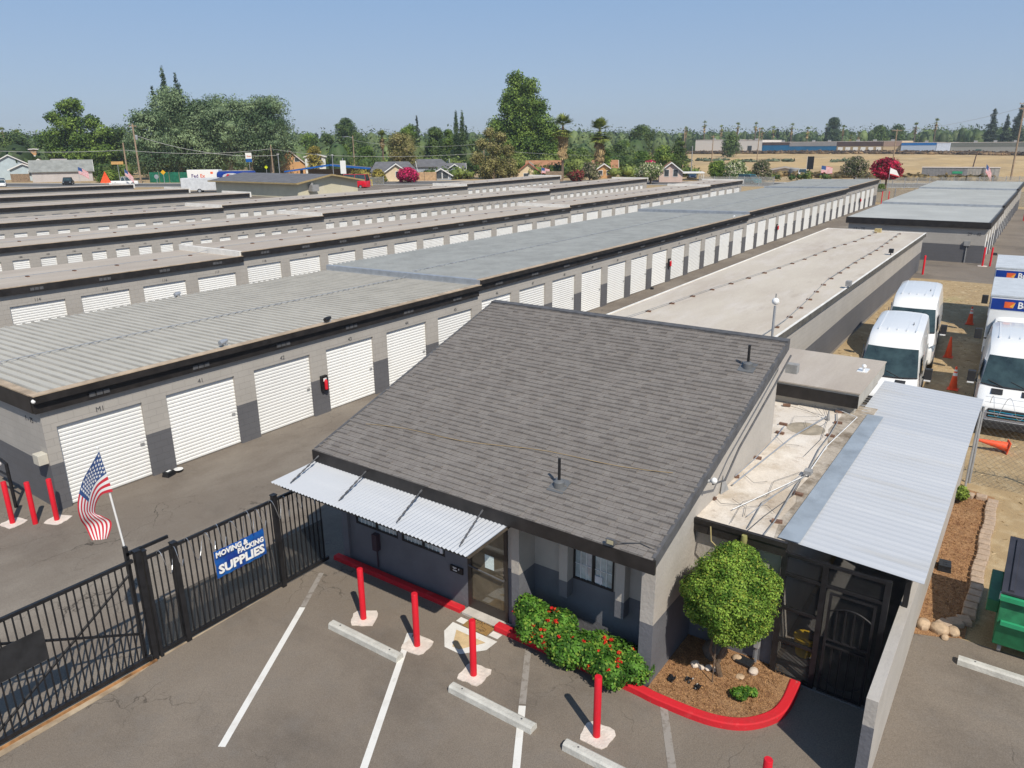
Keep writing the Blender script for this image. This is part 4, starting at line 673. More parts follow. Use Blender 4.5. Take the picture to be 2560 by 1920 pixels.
def bait(x, y, label, rz=0, white=False, s=1.0):
    g = zg(x, y); t = empty('bait_box', (x, y, g), label, 'bait box', 'black bait boxes'); M_ = T(x, y, g+.002, rz, s); b = MB()
    b.hexa([(-.13, -.1, 0), (.13, -.1, 0), (.13, .1, 0), (-.13, .1, 0), (-.11, -.08, .09), (.11, -.08, .09), (.11, .08, .09), (-.11, .08, .09)]); b.xf(M_); b.build('box', BLKM, t)
    b = MB(); b.box(-.115, .115, -.085, .085, .091, .115); b.box(-.05, -.02, -.03, .03, .115, .12); b.box(.02, .05, -.03, .03, .115, .12); b.xf(M_); b.build('lid', mat('box_lid', (.02, .022, .025), rough=.4), t, bevel=.008)
    if white: b = MB(); b.box(-.06, .06, -.04, .03, .122, .125); b.xf(M_); b.build('sticker', WHITE, t)
bait(10.51, 19.88, 'black bait box with a white sticker beside door 41', .3, True, 1.2); bait(11.78, 3.2, 'black bait box in the mulch beside the gray wall', 1.45, s=1.25); bait(17.57, .62, 'black bait box on the mulch right of the passage wall', .1, s=1.4); bait(43.6, 20.0, 'small black bait box by the seventh block of doors', .2); bait(69.8, 3.1, 'black bait box at the corner of the isolated storage block', .2, s=1.5)
BW = empty('pet_bowl', (10.83, 19.9, 0), 'black bowl with a white lining beside the bait box', 'bowl'); b = MB(); b.lathe([(.1, 0), (.14, .09)], 10.83, 19.9, 20); b.build('bowl', BLKM, BW, smooth=True); b = MB(); b.lathe([(.135, .092), (.13, .096)], 10.83, 19.9, 20); b.build('lining', WPAINT, BW)
# roof lamps on the nearest row
def rooflamp(x, y, z, label, m): t = empty('roof_lamp', (x, y, z), label, 'lamp', 'lamps on storage roofs'); b = MB(); b.tube([(x+.06, y, z), (x+.06, y, z+.12)], .03, 6); b.build('bracket', GALV, t); b = MB(); b.tube([(x-.16, y, z+.13), (x-.02, y+.02, z+.15), (x+.13, y+.05, z+.17)], [.08, .085, .05], 10); b.build('lamp_head', m, t, smooth=True)
rooflamp(13.17, 20.35, 3.27, 'galvanised lamp on the nearest roof above doors M1 and 41', GALV); rooflamp(17.1, 20.02, 3.3, 'black lamp on the roof edge above door 43', BLKM); rooflamp(17.4, 29.8, 3.12, 'gray lamp on the back edge of the nearest roof', GALV); rooflamp(58, 20.0, 3.7, 'white camera lamp near the second roof step', WPAINT)
GL = empty('globe_lamp', (17.5, 4.9, 3.5), 'gray pole with a white globe lamp behind the shingle roof', 'pole lamp'); b = MB(); b.tube([(17.5, 4.9, 3.3), (17.5, 4.9, 5.55)], .03, 8); b.build('pole', GALV, GL); b = MB(); b.sphere((17.5, 4.9, 5.66), .085, 12); b.build('globe', WPAINT, GL, smooth=True); b = MB(); b.tube([(17.5, 4.9, 5.74), (17.5, 4.9, 5.84)], .015, 6); b.build('finial', GREY, GL)
# ---------------- right side: paver edging, dumpster, cones, chain link ----------------
pv = [(18.58+i*.0, 0) for i in range(0)]; PV = []
for i in range(22): x = 21.85-i*.285; PV.append((x, -.02+.02*math.sin(i), 0))
PV += [(15.55, .06, .3), (15.36, .2, .7), (15.18, .36, 1.1)]
PV += [(22.05, .25, 1.6), (22.0, .55, 1.5)]
p0 = None
for i, (x, y, a) in enumerate(PV):
    if p0 is None: bb = MB(); bb.hexa([(-.135, -.13, 0), (.135, -.13, 0), (.125, .13, 0), (-.125, .13, 0), (-.13, -.125, .12), (.13, -.125, .12), (.12, .12, .12), (-.12, .12, .12)]); p0 = bb.build('edging_block', mat('tan_block', (.40, .30, .22), var=.15, ns=7, bump=.6), None, bevel=.02); o = p0; o.location = (x, y, .005); o.rotation_euler = (0, 0, a)
    else: o = dup(p0, None, (x, y, .005), a+rnd.uniform(-.06, .06))
    tag(o, 'tan concrete edging block in the row bordering the mulch bed', 'edging block', 'edging blocks beside the mulch bed')
def rock(name, x, y, z, s, label, m, grp, fl=.6, cat='rock', seed=0):
    r_ = random.Random(seed); b = MB(); b.sphere((0, 0, 0), 1, 10); ph = [r_.uniform(0, 6) for _ in range(6)]
    b.v = [(x+s*px*(1+.14*math.sin(3*px+ph[0])+.1*math.sin(4*pz+ph[1])), y+s*.85*py*(1+.14*math.sin(3*py+ph[2])), z+s*fl*pz*(1+.1*math.sin(3*px+ph[3]))+s*fl*.6) for px, py, pz in b.v]
    return tag(b.build(name, m, None, origin=(x, y, z), smooth=True), label, cat, grp)
TR = mat('tan_rock', (.45, .33, .22), var=.2, ns=8, bump=.5); PR_ = mat('pale_rock', (.62, .53, .45), var=.15, ns=8, bump=.5); DR = mat('dark_rock', (.14, .12, .10), var=.25, ns=4, bump=.6)
for i, (x, y, s, lb) in enumerate(((14.95, .7, .17, 'leftmost tan rock at the near end of the mulch bed'), (14.95, .42, .19, 'largest tan rock at the near end of the mulch bed'), (15.02, .18, .15, 'tan rock nearest the edging blocks'), (14.78, .3, .09, 'smallest tan rock in front of the mulch bed'))): rock('rock', x, y, .01, s, lb, TR, 'tan rocks at the end of the mulch bed', seed=i)
for i, (x, y, s) in enumerate(((11.20, 3.92, .09), (11.2, 3.8, .07), (11.24, 3.68, .08), (11.28, 3.56, .07), (11.2, 3.48, .055))): rock('rock', x, y, .085, s, 'pale stone in the short row in front of the round tree', PR_, 'pale stones in front of the round tree', seed=20+i)
rock('boulder', 11.72, 3.75, .07, .24, 'dark boulder at the foot of the round topiary tree', DR, None, .75, 'boulder', 5); rock('rock', 11.8, 3.35, .08, .1, 'round brown rock right of the boulder', TR, None, seed=7); rock('rock', 11.6, 2.98, .08, .11, 'pale round rock in the mulch near the black bait box', PR_, None, seed=8); rock('rock', 11.38, 3.14, .07, .1, 'flat gray-brown rock in the mulch bed', TR, None, .25, seed=9)
def bag(x, y, s, label, seed):   # crumpled sheet
    q = random.Random(seed); N = 7; b = MB(); vs = []
    for i in range(N):
        for j in range(N):
            u, v = (i/(N-1)-.5)*2.2, (j/(N-1)-.5)*2.2; e = 1-.35*q.random()*(max(abs(u), abs(v)) > .9); vs.append((x+s*(u*e+q.uniform(-.12, .12)), y+s*(.7*v*e+q.uniform(-.12, .12)), .095+s*q.choice((.05, .2, .5, .75))*(1-.5*max(abs(u), abs(v)))))
    b.add(vs, [(i*N+j, (i+1)*N+j, (i+1)*N+j+1, i*N+j+1) for i in range(N-1) for j in range(N-1) if q.random() > .12]); return tag(b.build('plastic_sheet', mat('black_plastic', (.012, .012, .014), rough=.35), None, origin=(x, y, .085)), label, 'plastic scrap', 'scraps of black plastic in the mulch')
bag(10.6, 4.12, .1, 'black plastic scrap in mulch beside the corner column', 1); bag(10.75, 3.86, .09, 'crumpled black plastic scrap in the middle of the three', 2); bag(10.66, 3.66, .08, 'small black plastic scrap farthest from the column', 3)
UB = empty('outlet_post', (11.92, 3.05, .08), 'small gray outlet box on a post by the gray wall', 'outlet box'); b = MB(); b.box(11.9, 11.94, 3.03, 3.07, .08, .42); b.build('post', GALV, UB); b = MB(); b.box(11.86, 11.96, 3.0, 3.1, .42, .6); b.build('box', GREY, UB, bevel=.008)
# dumpster
DUM = Matrix.Translation((.05, .28, 0))
DU = empty('dumpster', (15.6, -1.32, 0), 'green metal dumpster with a black plastic lid at the right edge', 'dumpster')
b = MB(); pr = [(14.75, .22), (14.65, .75), (14.78, 1.3), (16.35, 1.62), (16.45, .22)]
b.add([(x, -.72, z) for x, z in pr]+[(x, -2.6, z) for x, z in pr], [tuple(range(5)), tuple(range(9, 4, -1))]+[(i, i+5, (i+1) % 5+5, (i+1) % 5) for i in range(5)])
b.box(14.95, 16.2, -.72, -.52, .75, 1.0); b.xf(DUM).build('body', GREEN, DU, bevel=.015)
b = MB(); b.hexa([(14.7, -2.6, 1.31), (16.4, -2.6, 1.66), (16.4, -.7, 1.66), (14.7, -.7, 1.31), (14.7, -2.6, 1.35), (16.4, -2.6, 1.7), (16.4, -.7, 1.7), (14.7, -.7, 1.35)])
for k in range(5): y = -.85-k*.38; b.hexa([(14.75, y-.05, 1.355), (16.3, y-.05, 1.675), (16.3, y+.05, 1.675), (14.75, y+.05, 1.355), (14.75, y-.03, 1.40), (16.3, y-.03, 1.715), (16.3, y+.03, 1.715), (14.75, y+.03, 1.40)])
b.xf(DUM).build('lid', mat('lid_black', (.035, .035, .045), rough=.5, var=.2), DU)
b = MB(); b.box(14.63, 14.72, -1.9, -.7, 1.2, 1.29); b.box(14.6, 14.72, -1.9, -.78, .72, .8); b.xf(DUM).build('rim', mat('rim_green', (.03, .30, .14), rough=.4), DU)
for x, y in ((14.9, -.85), (14.9, -2.4), (16.3, -.85), (16.3, -2.4)): b = MB(); b.tube([(x, y-.03, .1), (x, y+.03, .1)], .09, 12); b.xf(DUM).build('caster', GREY, DU, smooth=True)
b = MB(); b.box(14.86, 14.95, -.74, -.69, 1.1, 1.22); b.xf(DUM).build('latch', WPAINT, DU)
# cones
def cone(x, y, label, h=.9, fallen=False, stripe=False):
    g = zg(x, y); t = empty('traffic_cone', (x, y, g), label, 'traffic cone', 'orange traffic cones'); M_ = T(x, y, g+.004); 
    if fallen: M_ = T(x, y, g+.17) @ Matrix.Rotation(math.radians(-78), 4, 'Y') @ Matrix.Rotation(0, 4, 'Z'); M_ = T(x, y, g+.19, PI/2+.25) @ Matrix.Rotation(math.radians(81), 4, 'Y')
    b = MB(); b.box(-.19, .19, -.19, .19, 0, .03); b.xf(M_); b.build('base', ORNG, t, bevel=.01); b = MB(); b.lathe([(.15, .03), (.03, h), (.02, h)], 0, 0, 20); b.xf(M_); b.build('cone_body', ORNG, t, smooth=True)
    if stripe:
        for z0, z1 in ((.55, .66), (.72, .79)): r_ = lambda z: .153-.12*(z-.03)/(h-.03); b = MB(); b.lathe([(r_(z0), z0), (r_(z1), z1)], 0, 0, 20); b.xf(M_); b.build('white_band', WHITE, t, smooth=True)
cone(43.4, 2.45, 'striped orange cone farthest away between the parked vans', stripe=True); cone(36.3, 2.62, 'plain bright orange cone standing in the sun between vans'); cone(31.7, 1.95, 'orange cone with a white band in the shade, nearest the metal roof', stripe=True); cone(26.0, -.12, 'fallen orange cone lying on the dry grass', fallen=True)
# chain link fence with razor coil
CF = empty('chain_link_fence', (22.9, -1, 0), 'chain-link fence with leaning post and razor coils right of the metal roof', 'fence')
b = MB(); 
for y in (.62, -1.9, -4.4): b.tube([(23.0, y, 0), (23.0, y, 2.3)], .035, 8)
b.tube([(22.7, .68, 0), (22.85, .66, 2.2)], .03, 8); b.tube([(23, .62, 2.15), (23, -4.4, 2.15)], .018, 6)
for z in (2.3, 2.45, 2.6): b.tube([(23, .62, z), (23, -4.4, z)], .005, 4)
b.build('frame', GALV, CF)
b = MB(); st = .14; k = -20
while k < 60:
    for sg in (1, -1):
        y0 = .62-k*st; y1 = y0-sg*2.1; a, c = (y0, 0), (y1, 2.1)
        pts = [(a[0]+(c[0]-a[0])*q, 2.1*q) for q in np.linspace(0, 1, 13)]; pts = [p for p in pts if -4.4 <= p[0] <= .62]
        if len(pts) > 1: b.tube([(23.0, pts[0][0], pts[0][1]), (23.0, pts[-1][0], pts[-1][1])], .0028, 3, cap=False)
    k += 1
b.build('wire_mesh', mat('wire_gray', (.16, .16, .15), metal=.4), CF)
b = MB(); pts = []
for i in range(11*16+1): a = i/16*2*PI; pts.append((23.0+.25*math.cos(a), .5-i/16*.42+.1*math.sin(a*.3), 2.35+.28*math.sin(a)))
b.tube(pts, .006, 4); b.build('razor_coil', mat('wire_silver', (.55, .56, .58)), CF)
# ---------------- foliage ----------------
def leafmat(name, dark, light, ns=.8, isl=.35, c3=None, c3amt=0, trans=.15, bl=.42, bh=.6):
    if name in MC: return MC[name]
    m = bpy.data.materials.new(name); m.use_nodes = True; t = m.node_tree; n = t.nodes; L = t.links.new; b = n['Principled BSDF']; b.inputs['Roughness'].default_value = .6; b.inputs['Specular IOR Level'].default_value = .25
    geo = n.new('ShaderNodeNewGeometry'); no = n.new('ShaderNodeTexNoise'); no.inputs['Scale'].default_value = ns; no.inputs['Detail'].default_value = 4; L(geo.outputs['Position'], no.inputs[0])
    r = n.new('ShaderNodeValToRGB'); L(no.outputs[0], r.inputs[0]); r.color_ramp.elements[0].position = bl; r.color_ramp.elements[1].position = bh; r.color_ramp.elements[0].color = (*dark, 1); r.color_ramp.elements[1].color = (*light, 1)
    mr = n.new('ShaderNodeMapRange'); L(geo.outputs['Random Per Island'], mr.inputs[0]); mr.inputs[3].default_value = 1-isl; mr.inputs[4].default_value = 1+isl
    vm = n.new('ShaderNodeVectorMath'); vm.operation = 'SCALE'; L(r.outputs[0], vm.inputs[0]); L(mr.outputs[0], vm.inputs['Scale']); cur = vm.outputs[0]
    if c3:
        g = n.new('ShaderNodeMath'); g.operation = 'MULTIPLY'; g.inputs[1].default_value = 37.7; L(geo.outputs['Random Per Island'], g.inputs[0]); fr = n.new('ShaderNodeMath'); fr.operation = 'FRACT'; L(g.outputs[0], fr.inputs[0])
        lt = n.new('ShaderNodeMath'); lt.operation = 'LESS_THAN'; L(fr.outputs[0], lt.inputs[0]); lt.inputs[1].default_value = c3amt
        mx = n.new('ShaderNodeMix'); mx.data_type = 'RGBA'; L(lt.outputs[0], mx.inputs[0]); L(cur, mx.inputs[6]); mx.inputs[7].default_value = (*c3, 1); cur = mx.outputs[2]
    L(cur, b.inputs['Base Color']); tr = n.new('ShaderNodeBsdfTranslucent'); L(cur, tr.inputs[0]); ms = n.new('ShaderNodeMixShader'); ms.inputs[0].default_value = trans
    out = n['Material Output']; L(b.outputs[0], ms.inputs[1]); L(tr.outputs[0], ms.inputs[2]); L(ms.outputs[0], out.inputs[0]); MC[name] = m; return m
def leafcloud(blobs, n, size, rng, shell=.35, up=.35, asp=1.6, droop=0):
    """n leaf quads spread through the outer shell of every blob (x,y,z,rx,ry,rz)"""
    B = np.array(blobs, float); A = (B[:, 3]*B[:, 4]+B[:, 3]*B[:, 5]+B[:, 4]*B[:, 5]); idx = rng.choice(len(B), n, p=A/A.sum())
    d = rng.normal(size=(n, 3)); d /= np.linalg.norm(d, axis=1)[:, None]; r = 1-shell*rng.random(n)**1.6+rng.normal(size=n)*.04
    c = B[idx, :3]+d*r[:, None]*B[idx, 3:6]; nn = d+rng.normal(size=(n, 3))*.6; nn[:, 2] += up; nn /= np.linalg.norm(nn, axis=1)[:, None]
    a = rng.normal(size=(n, 3)); a[:, 2] -= droop; a -= nn*(a*nn).sum(1)[:, None]; a /= np.linalg.norm(a, axis=1)[:, None]; w = np.cross(nn, a)
    s = size*(.6+.8*rng.random(n))[:, None]; a *= s*asp/2; w *= s/2
    return np.stack([c-a, c+w, c+a, c-w], 1).reshape(-1, 3)
def leafobj(name, V, m, parent, extra=None):
    off = np.array(parent.location if parent else (0, 0, 0)); me = bpy.data.meshes.new(name); n = len(V)//4; V = V-off
    ev, ef = (extra if extra else (np.zeros((0, 3)), []))
    nv = len(V); allv = np.vstack([V, np.array(ev).reshape(-1, 3)-(off if len(ev) else 0)]) if len(ev) else V
    me.vertices.add(len(allv)); me.vertices.foreach_set('co', allv.astype(np.float32).ravel())
    loops = list(range(nv)); starts = list(range(0, nv, 4)); tot = [4]*n
    for f in ef: starts.append(len(loops)); tot.append(len(f)); loops += [nv+i for i in f]
    me.loops.add(len(loops)); me.loops.foreach_set('vertex_index', loops); me.polygons.add(len(starts)); me.polygons.foreach_set('loop_start', starts); me.polygons.foreach_set('loop_total', tot)
    me.materials.append(m); me.update(calc_edges=True); o = bpy.data.objects.new(name, me); C.objects.link(o); o.parent = parent; return o
def core(blobs, k=.72, n=8):
    b = MB()
    for x, y, z, rx, ry, rz in blobs:
        q = MB(); q.sphere((0, 0, 0), 1, n); o = len(b.v); b.v += [(x+px*rx*k, y+py*ry*k, z+pz*rz*k) for px, py, pz in q.v]; b.f += [tuple(o+i for i in f) for f in q.f]
    return b.v, b.f
def crown_blobs(x, y, z0, z1, w, rng, n=14, shape='round'):
    H = z1-z0; out = []
    for i in range(n):
        f = (i+.5)/n*(.9)+.05 if shape == 'tall' else rng.random()
        if shape == 'cone':
            f = i/n; a = rng.random()*2*PI; r_ = w/2*(1-f*.9)*(.75+.5*rng.random()); out.append((x+.22*r_*math.cos(a), y+.22*r_*math.sin(a), z0+H*(f*.97+.02), r_, r_, H/n*(.55+.3*rng.random()))); continue
        if shape == 'tall':
            f = (i+.5)/n; r_ = w/2*(1-f**3*.8); out.append((x, y, z0+H*f, r_, r_, H/n*.85)); continue
        z = z0+H*f
        prof = {'round': math.sin(PI*min(1, .12+f*.85))**.6, 'dome': (1-f*.85)**.5, 'cone': 1-f*.93, 'tall': .7+.3*math.sin(PI*f), 'vase': .45+.55*math.sin(PI*min(1, f*.75+.15))}[shape]
        a = rng.random()*2*PI; rr = w/2*prof; s = w*(.2 if shape != 'cone' else .16)*(.8+.5*rng.random()) if shape != 'tall' else w*.4
        q = max(0, rr-s*.8)*math.sqrt(.25+.75*rng.random()); hz_ = s*(.75 if shape != 'cone' else .5)
        out.append((x+q*math.cos(a), y+q*math.sin(a), min(max(z, z0+hz_*.7), z1-hz_), s, s, hz_))
    if shape not in ('tall', 'cone'): out += [(x, y, z0+H*.42, w*.36, w*.36, H*.34), (x-w*.1, y+w*.08, z0+H*.6, w*.26, w*.26, H*.26)]
    return out
BARK = mat('bark', (.14, .10, .07), var=.3, ns=4, bump=.6); BARKL = mat('pale_bark', (.35, .30, .24), var=.25, ns=2)
def tree(name, x, y, z1, w, label, cat, m, n=2600, leaf=.34, shape='round', bare=.18, seed=1, grp=None, trunk=BARK, gz=None, nb=14, droop=0, bark_r=None, shell=.4, kcore=.66, blobs=None):
    g = zg(x, y) if gz is None else gz; rng = np.random.default_rng(seed); H = z1-g; z0 = g+H*bare
    t = empty(name, (x, y, g), label, cat, grp); bl = blobs or crown_blobs(x, y, z0, z1, w, rng, nb, shape)
    leafobj('crown', leafcloud(bl, n, leaf, rng, shell=shell, droop=droop), m, t, core(bl, kcore, 7))
    r = bark_r or max(.06, w*.028); b = MB(); b.tube([(x, y, g-.1), (x+w*.01, y, g+H*.25), (x-w*.02, y+w*.02, g+H*.6)], [r*1.3, r, r*.5], 7)
    for q in bl[:4]: b.tube([(x, y, g+H*(bare*.9)), ((x+q[0])/2, (y+q[1])/2, (z0+q[2])/2), (q[0], q[1], q[2])], [r*.6, r*.4, r*.15], 5)
    b.build('trunk', trunk, t, smooth=True); return t
LM = {'green': leafmat('leaf_green', (.055, .105, .018), (.19, .28, .055), .35), 'dkgreen': leafmat('leaf_dark_green', (.04, .075, .02), (.125, .185, .05), .4), 'euc': leafmat('leaf_eucalyptus', (.065, .11, .05), (.23, .31, .16), .22),
      'bright': leafmat('leaf_bright', (.07, .13, .02), (.24, .32, .06), .4), 'olive': leafmat('leaf_olive', (.12, .12, .035), (.34, .31, .12), .5, c3=(.32, .27, .13), c3amt=.12), 'yellow': leafmat('leaf_yellow', (.17, .15, .03), (.42, .35, .08), .5),
      'conif': leafmat('leaf_conifer', (.025, .05, .025), (.08, .12, .055), .5), 'redw': leafmat('leaf_redwood', (.025, .04, .03), (.07, .10, .065), .3), 'pink': leafmat('leaf_magenta', (.38, .012, .07), (.68, .03, .16), .9, c3=(.03, .06, .015), c3amt=.1), 'redt': leafmat('leaf_crimson', (.22, .008, .03), (.52, .015, .07), .6, c3=(.04, .04, .015), c3amt=.12),
      'whitef': leafmat('leaf_white_flower', (.07, .13, .03), (.2, .27, .08), .7, c3=(.62, .60, .42), c3amt=.34), 'fade': leafmat('leaf_faded_flower', (.06, .08, .03), (.20, .20, .09), .7, c3=(.42, .33, .26), c3amt=.2), 'redsh': leafmat('leaf_red_shrub', (.12, .02, .02), (.30, .05, .05), .8, c3=(.10, .11, .04), c3amt=.3), 'cyp': leafmat('leaf_cypress', (.03, .06, .02), (.09, .14, .045), .5)}
# round topiary tree, flower hedge and small shrub in the front beds
TP = empty('topiary_tree', (11.2, 3.4, .08), 'round clipped green tree in the mulch bed between office and gate', 'tree'); rng = np.random.default_rng(4)
bl = [(11.17, 3.36, 1.84, .76, .76, .78)]+[(11.17+.6*math.cos(a)*math.cos(e), 3.35+.6*math.sin(a)*math.cos(e), 1.84+.64*math.sin(e), rng.uniform(.2, .32), rng.uniform(.2, .32), rng.uniform(.18, .3)) for a, e in ((rng.random()*2*PI, rng.uniform(-1.1, 1.4)) for _ in range(34))]
LT = leafmat('leaf_topiary', (.065, .14, .015), (.24, .37, .055), 4, .5, c3=(.30, .34, .05), c3amt=.10, trans=.25); leafobj('crown', leafcloud(bl, 80000, .025, rng, shell=.35, up=.7), LT, TP, core([bl[0]], .84, 16))
b = MB(); b.tube([(11.2, 3.45, .05), (11.12, 3.5, .4), (11.2, 3.4, .7), (11.15, 3.45, 1.1)], [.06, .05, .045, .03], 8); b.tube([(11.12, 3.5, .35), (11.0, 3.6, .7), (11.0, 3.55, 1.1)], [.03, .025, .015], 6); b.tube([(10.95, 3.5, .05), (10.98, 3.5, 1.0)], .012, 6); b.build('trunk', BARK, TP, smooth=True)
HG = empty('flower_hedge', (10.1, 5.9, .05), 'green hedge dotted with red flowers below the office window', 'hedge'); rng = np.random.default_rng(9)
hb = [(10.1+rng.uniform(-.22, .25)+(.1 if y > 6.6 else 0), y, .28+rng.uniform(0, .14)+(.16 if y > 6.2 else .0)+(.1 if y > 6.9 else 0), .3, .28, .27) for y in np.linspace(4.62, 7.0, 34)]+[(10.28, 7.0, .62, .22, .2, .32), (10.3, 6.2, .62, .25, .3, .25), (10.08, 5.75, .40, .38, .45, .3), (10.05, 6.15, .45, .36, .4, .32), (10.15, 6.6, .5, .38, .35, .36), (10.1, 5.2, .38, .38, .4, .28)]
LH = leafmat('leaf_hedge', (.035, .10, .012), (.12, .27, .035), 4, .45, c3=(.22, .33, .05), c3amt=.12, trans=.25); leafobj('crown', leafcloud(hb, 28000, .042, rng, shell=.3, up=.6), LH, HG, core(hb, .8, 8))
fv = leafcloud([h for h in hb], 1800, .05, rng, shell=.02, up=1.2, asp=1.0); C_ = fv.reshape(-1, 4, 3).mean(1); C_ = C_[(C_[:, 0] < 10.35)]; keep = np.array([(c[2] > .2) and (math.sin(c[1]*5.1+1)+math.sin(c[0]*11+c[1]*3)+.7*(6.0-c[1]) > .1) for c in C_]); sel = np.where(keep)[0][:640]
cl = []
for i in sel[::4]:
    for k in range(5): cl.append((C_[i][0]+rng.uniform(-.02, .02), C_[i][1]+rng.uniform(-.02, .02), C_[i][2]+.03+rng.uniform(0, .015), (.026), .026, .016))
leafobj('flower', leafcloud(cl, 4200, .026, rng, shell=.1, up=1.5, asp=1), leafmat('petal_red', (.45, .01, .012), (.75, .02, .02), 9, .2, c3=(.85, .20, .03), c3amt=.1), HG)
b = MB(); [b.tube([(10.2, y, .02), (10.15, y+.05, .4)], .012, 5) for y in np.linspace(4.8, 6.9, 7)]; b.build('stem', BARK, HG)
SS = empty('shrub', (10.88, 2.93, .09), 'small leafy green shrub alone in the front mulch bed', 'shrub'); sb = [(10.88+rng.uniform(-.13, .13), 2.93+rng.uniform(-.14, .14), .17+rng.uniform(0, .06), .08, .08, .07) for _ in range(9)]; leafobj('leaves', leafcloud(sb, 1300, .035, rng, up=.8), LH, SS, core(sb, .5, 6))
SS = empty('shrub', (21.5, .68, .03), 'yellow-green shrub at the back of the right mulch bed', 'shrub'); sb = [(21.5+rng.uniform(-.2, .2), .66+rng.uniform(-.1, .1), .2+rng.uniform(0, .12), .12, .1, .12) for _ in range(8)]; leafobj('leaves', leafcloud(sb, 1200, .05, rng), leafmat('leaf_yellow_green', (.09, .14, .02), (.25, .33, .06), 6, .3), SS, core(sb, .5, 6))
# dry tufts on the van lot (nobody could count them)
V = []; rng = np.random.default_rng(3); n_ = 9000; px = rng.uniform(15, 55, n_); py = rng.uniform(-9, 6.8, n_); ok = ~((px < 23) & (py > 0)); px, py = px[ok], py[ok]; n_ = len(px); pz = np.array([zg(a, c) for a, c in zip(px, py)])
ang = rng.uniform(0, PI, n_); h = rng.uniform(.004, .02, n_); w = rng.uniform(.03, .09, n_); dx, dy = np.cos(ang)*w, np.sin(ang)*w; lx, ly = rng.uniform(-.04, .04, n_), rng.uniform(-.04, .04, n_)
V = np.stack([np.stack([px-dx, py-dy, pz], 1), np.stack([px+dx, py+dy, pz], 1), np.stack([px+dx*.6+lx, py+dy*.6+ly, pz+h], 1), np.stack([px-dx*.6+lx, py-dy*.6+ly, pz+h], 1)], 1).reshape(-1, 3)
tag(leafobj('dry_grass', V, leafmat('straw', (.42, .31, .17), (.58, .45, .27), 2, .2), None), 'dry straw tufts over the bare lot where the vans are parked', 'grass', kind='stuff')
n_ = 5000; V = []; R_ = [(10.2, 11.5, 2.5, 4.3), (15.1, 22.2, .1, .8)]; k = rng.integers(0, 2, n_); px = np.where(k == 0, rng.uniform(10.2, 12.08, n_), rng.uniform(15.1, 22.2, n_)); py = np.where(k == 0, rng.uniform(2.5, 4.3, n_), rng.uniform(.1, .8, n_)); pz = np.where(k == 0, .093, .034); ang = rng.uniform(0, PI, n_); w = rng.uniform(.012, .04, n_); dx, dy = np.cos(ang)*w, np.sin(ang)*w; ex, ey = -np.sin(ang)*.006, np.cos(ang)*.006; z2 = pz+rng.uniform(.002, .014, n_)
ok = ~((k == 0) & (px > 10.2) & (py < 2.35+(10.9-px)*.9)); V = np.stack([np.stack([px-dx, py-dy, pz], 1), np.stack([px+ex, py+ey, z2], 1), np.stack([px+dx, py+dy, z2], 1), np.stack([px-ex, py-ey, pz], 1)], 1)[ok].reshape(-1, 3)
tag(leafobj('wood_chips', V, leafmat('chips', (.22, .11, .05), (.44, .25, .11), 20, .5, trans=0), None), 'scattered bark chips on the two mulch beds', 'wood chips', kind='stuff')
# ---------------- vehicles ----------------
def loft(b, secs, m=0):
    """secs: list of (x, [(y,z)...]) rings; caps both ends"""
    n_ = len(secs[0][1]); vs = [(x, y, z) for x, r in secs for y, z in r]
    fs = [(i*n_+k, (i+1)*n_+k, (i+1)*n_+(k+1) % n_, i*n_+(k+1) % n_) for i in range(len(secs)-1) for k in range(n_)]
    fs += [tuple(range(n_)), tuple((len(secs)-1)*n_+k for k in range(n_))[::-1]]; b.add(vs, fs, m); return b
def ring(hw, zb, zt, tap, rr):
    H = zt-zb; pts = [(0, .0), (.86, .0), (.97, .06), (1.0, .2), (1.0, .42)]
    half = [(hw*a, zb+H*t_) for a, t_ in pts]; ht = hw*(1-tap)
    half += [(hw*(1-tap*.45), zb+H*.72), (ht, max(zb+H*.8, zt-rr*1.3)), (ht-rr*.25, zt-rr*.45), (ht-rr*.9, zt-rr*.08), (ht-rr*2.2, zt+.012), (0, zt+.03)]
    return [(y, z) for y, z in half]+[(-y, z) for y, z in half[-2:0:-1]]
VW = mat('van_white_paint', (.78, .78, .77), rough=.28, var=.015, coat=.6, ns=1); DPL = mat('dark_plastic', (.025, .025, .027), rough=.6, var=.15); HLG = mat('headlamp_glass', (.25, .30, .36), rough=.08, spec=1, var=.5, ns=9); AMB = mat('amber_lens', (.55, .14, .02), rough=.3)
WSG = mat('windshield_glass', (.03, .05, .05), rough=.05, var=.4, ns=2.2, spec=1)
def wheel(t, x, y, r, M_, out):
    b = MB(); pr = [(r*.6, -.1), (r*.95, -.11), (r, -.07), (r, .07), (r*.95, .11), (r*.6, .1)]; n_ = 24
    vs = [(x+q*math.cos(2*PI*k/n_), y+w_, r+q*math.sin(2*PI*k/n_)) for q, w_ in pr for k in range(n_)]; fs = [(i*n_+k, i*n_+(k+1) % n_, (i+1)*n_+(k+1) % n_, (i+1)*n_+k) for i in range(5) for k in range(n_)]+[tuple(range(n_)), tuple(range(5*n_, 6*n_))]
    b.add(vs, fs); b.xf(M_); w_ = b.build('wheel', RUB, t, smooth=True); b = MB(); b.tube([(x, y+out*.09, r), (x, y+out*.112, r)], r*.58, 16); b.xf(M_); b.build('rim', GALV, w_)
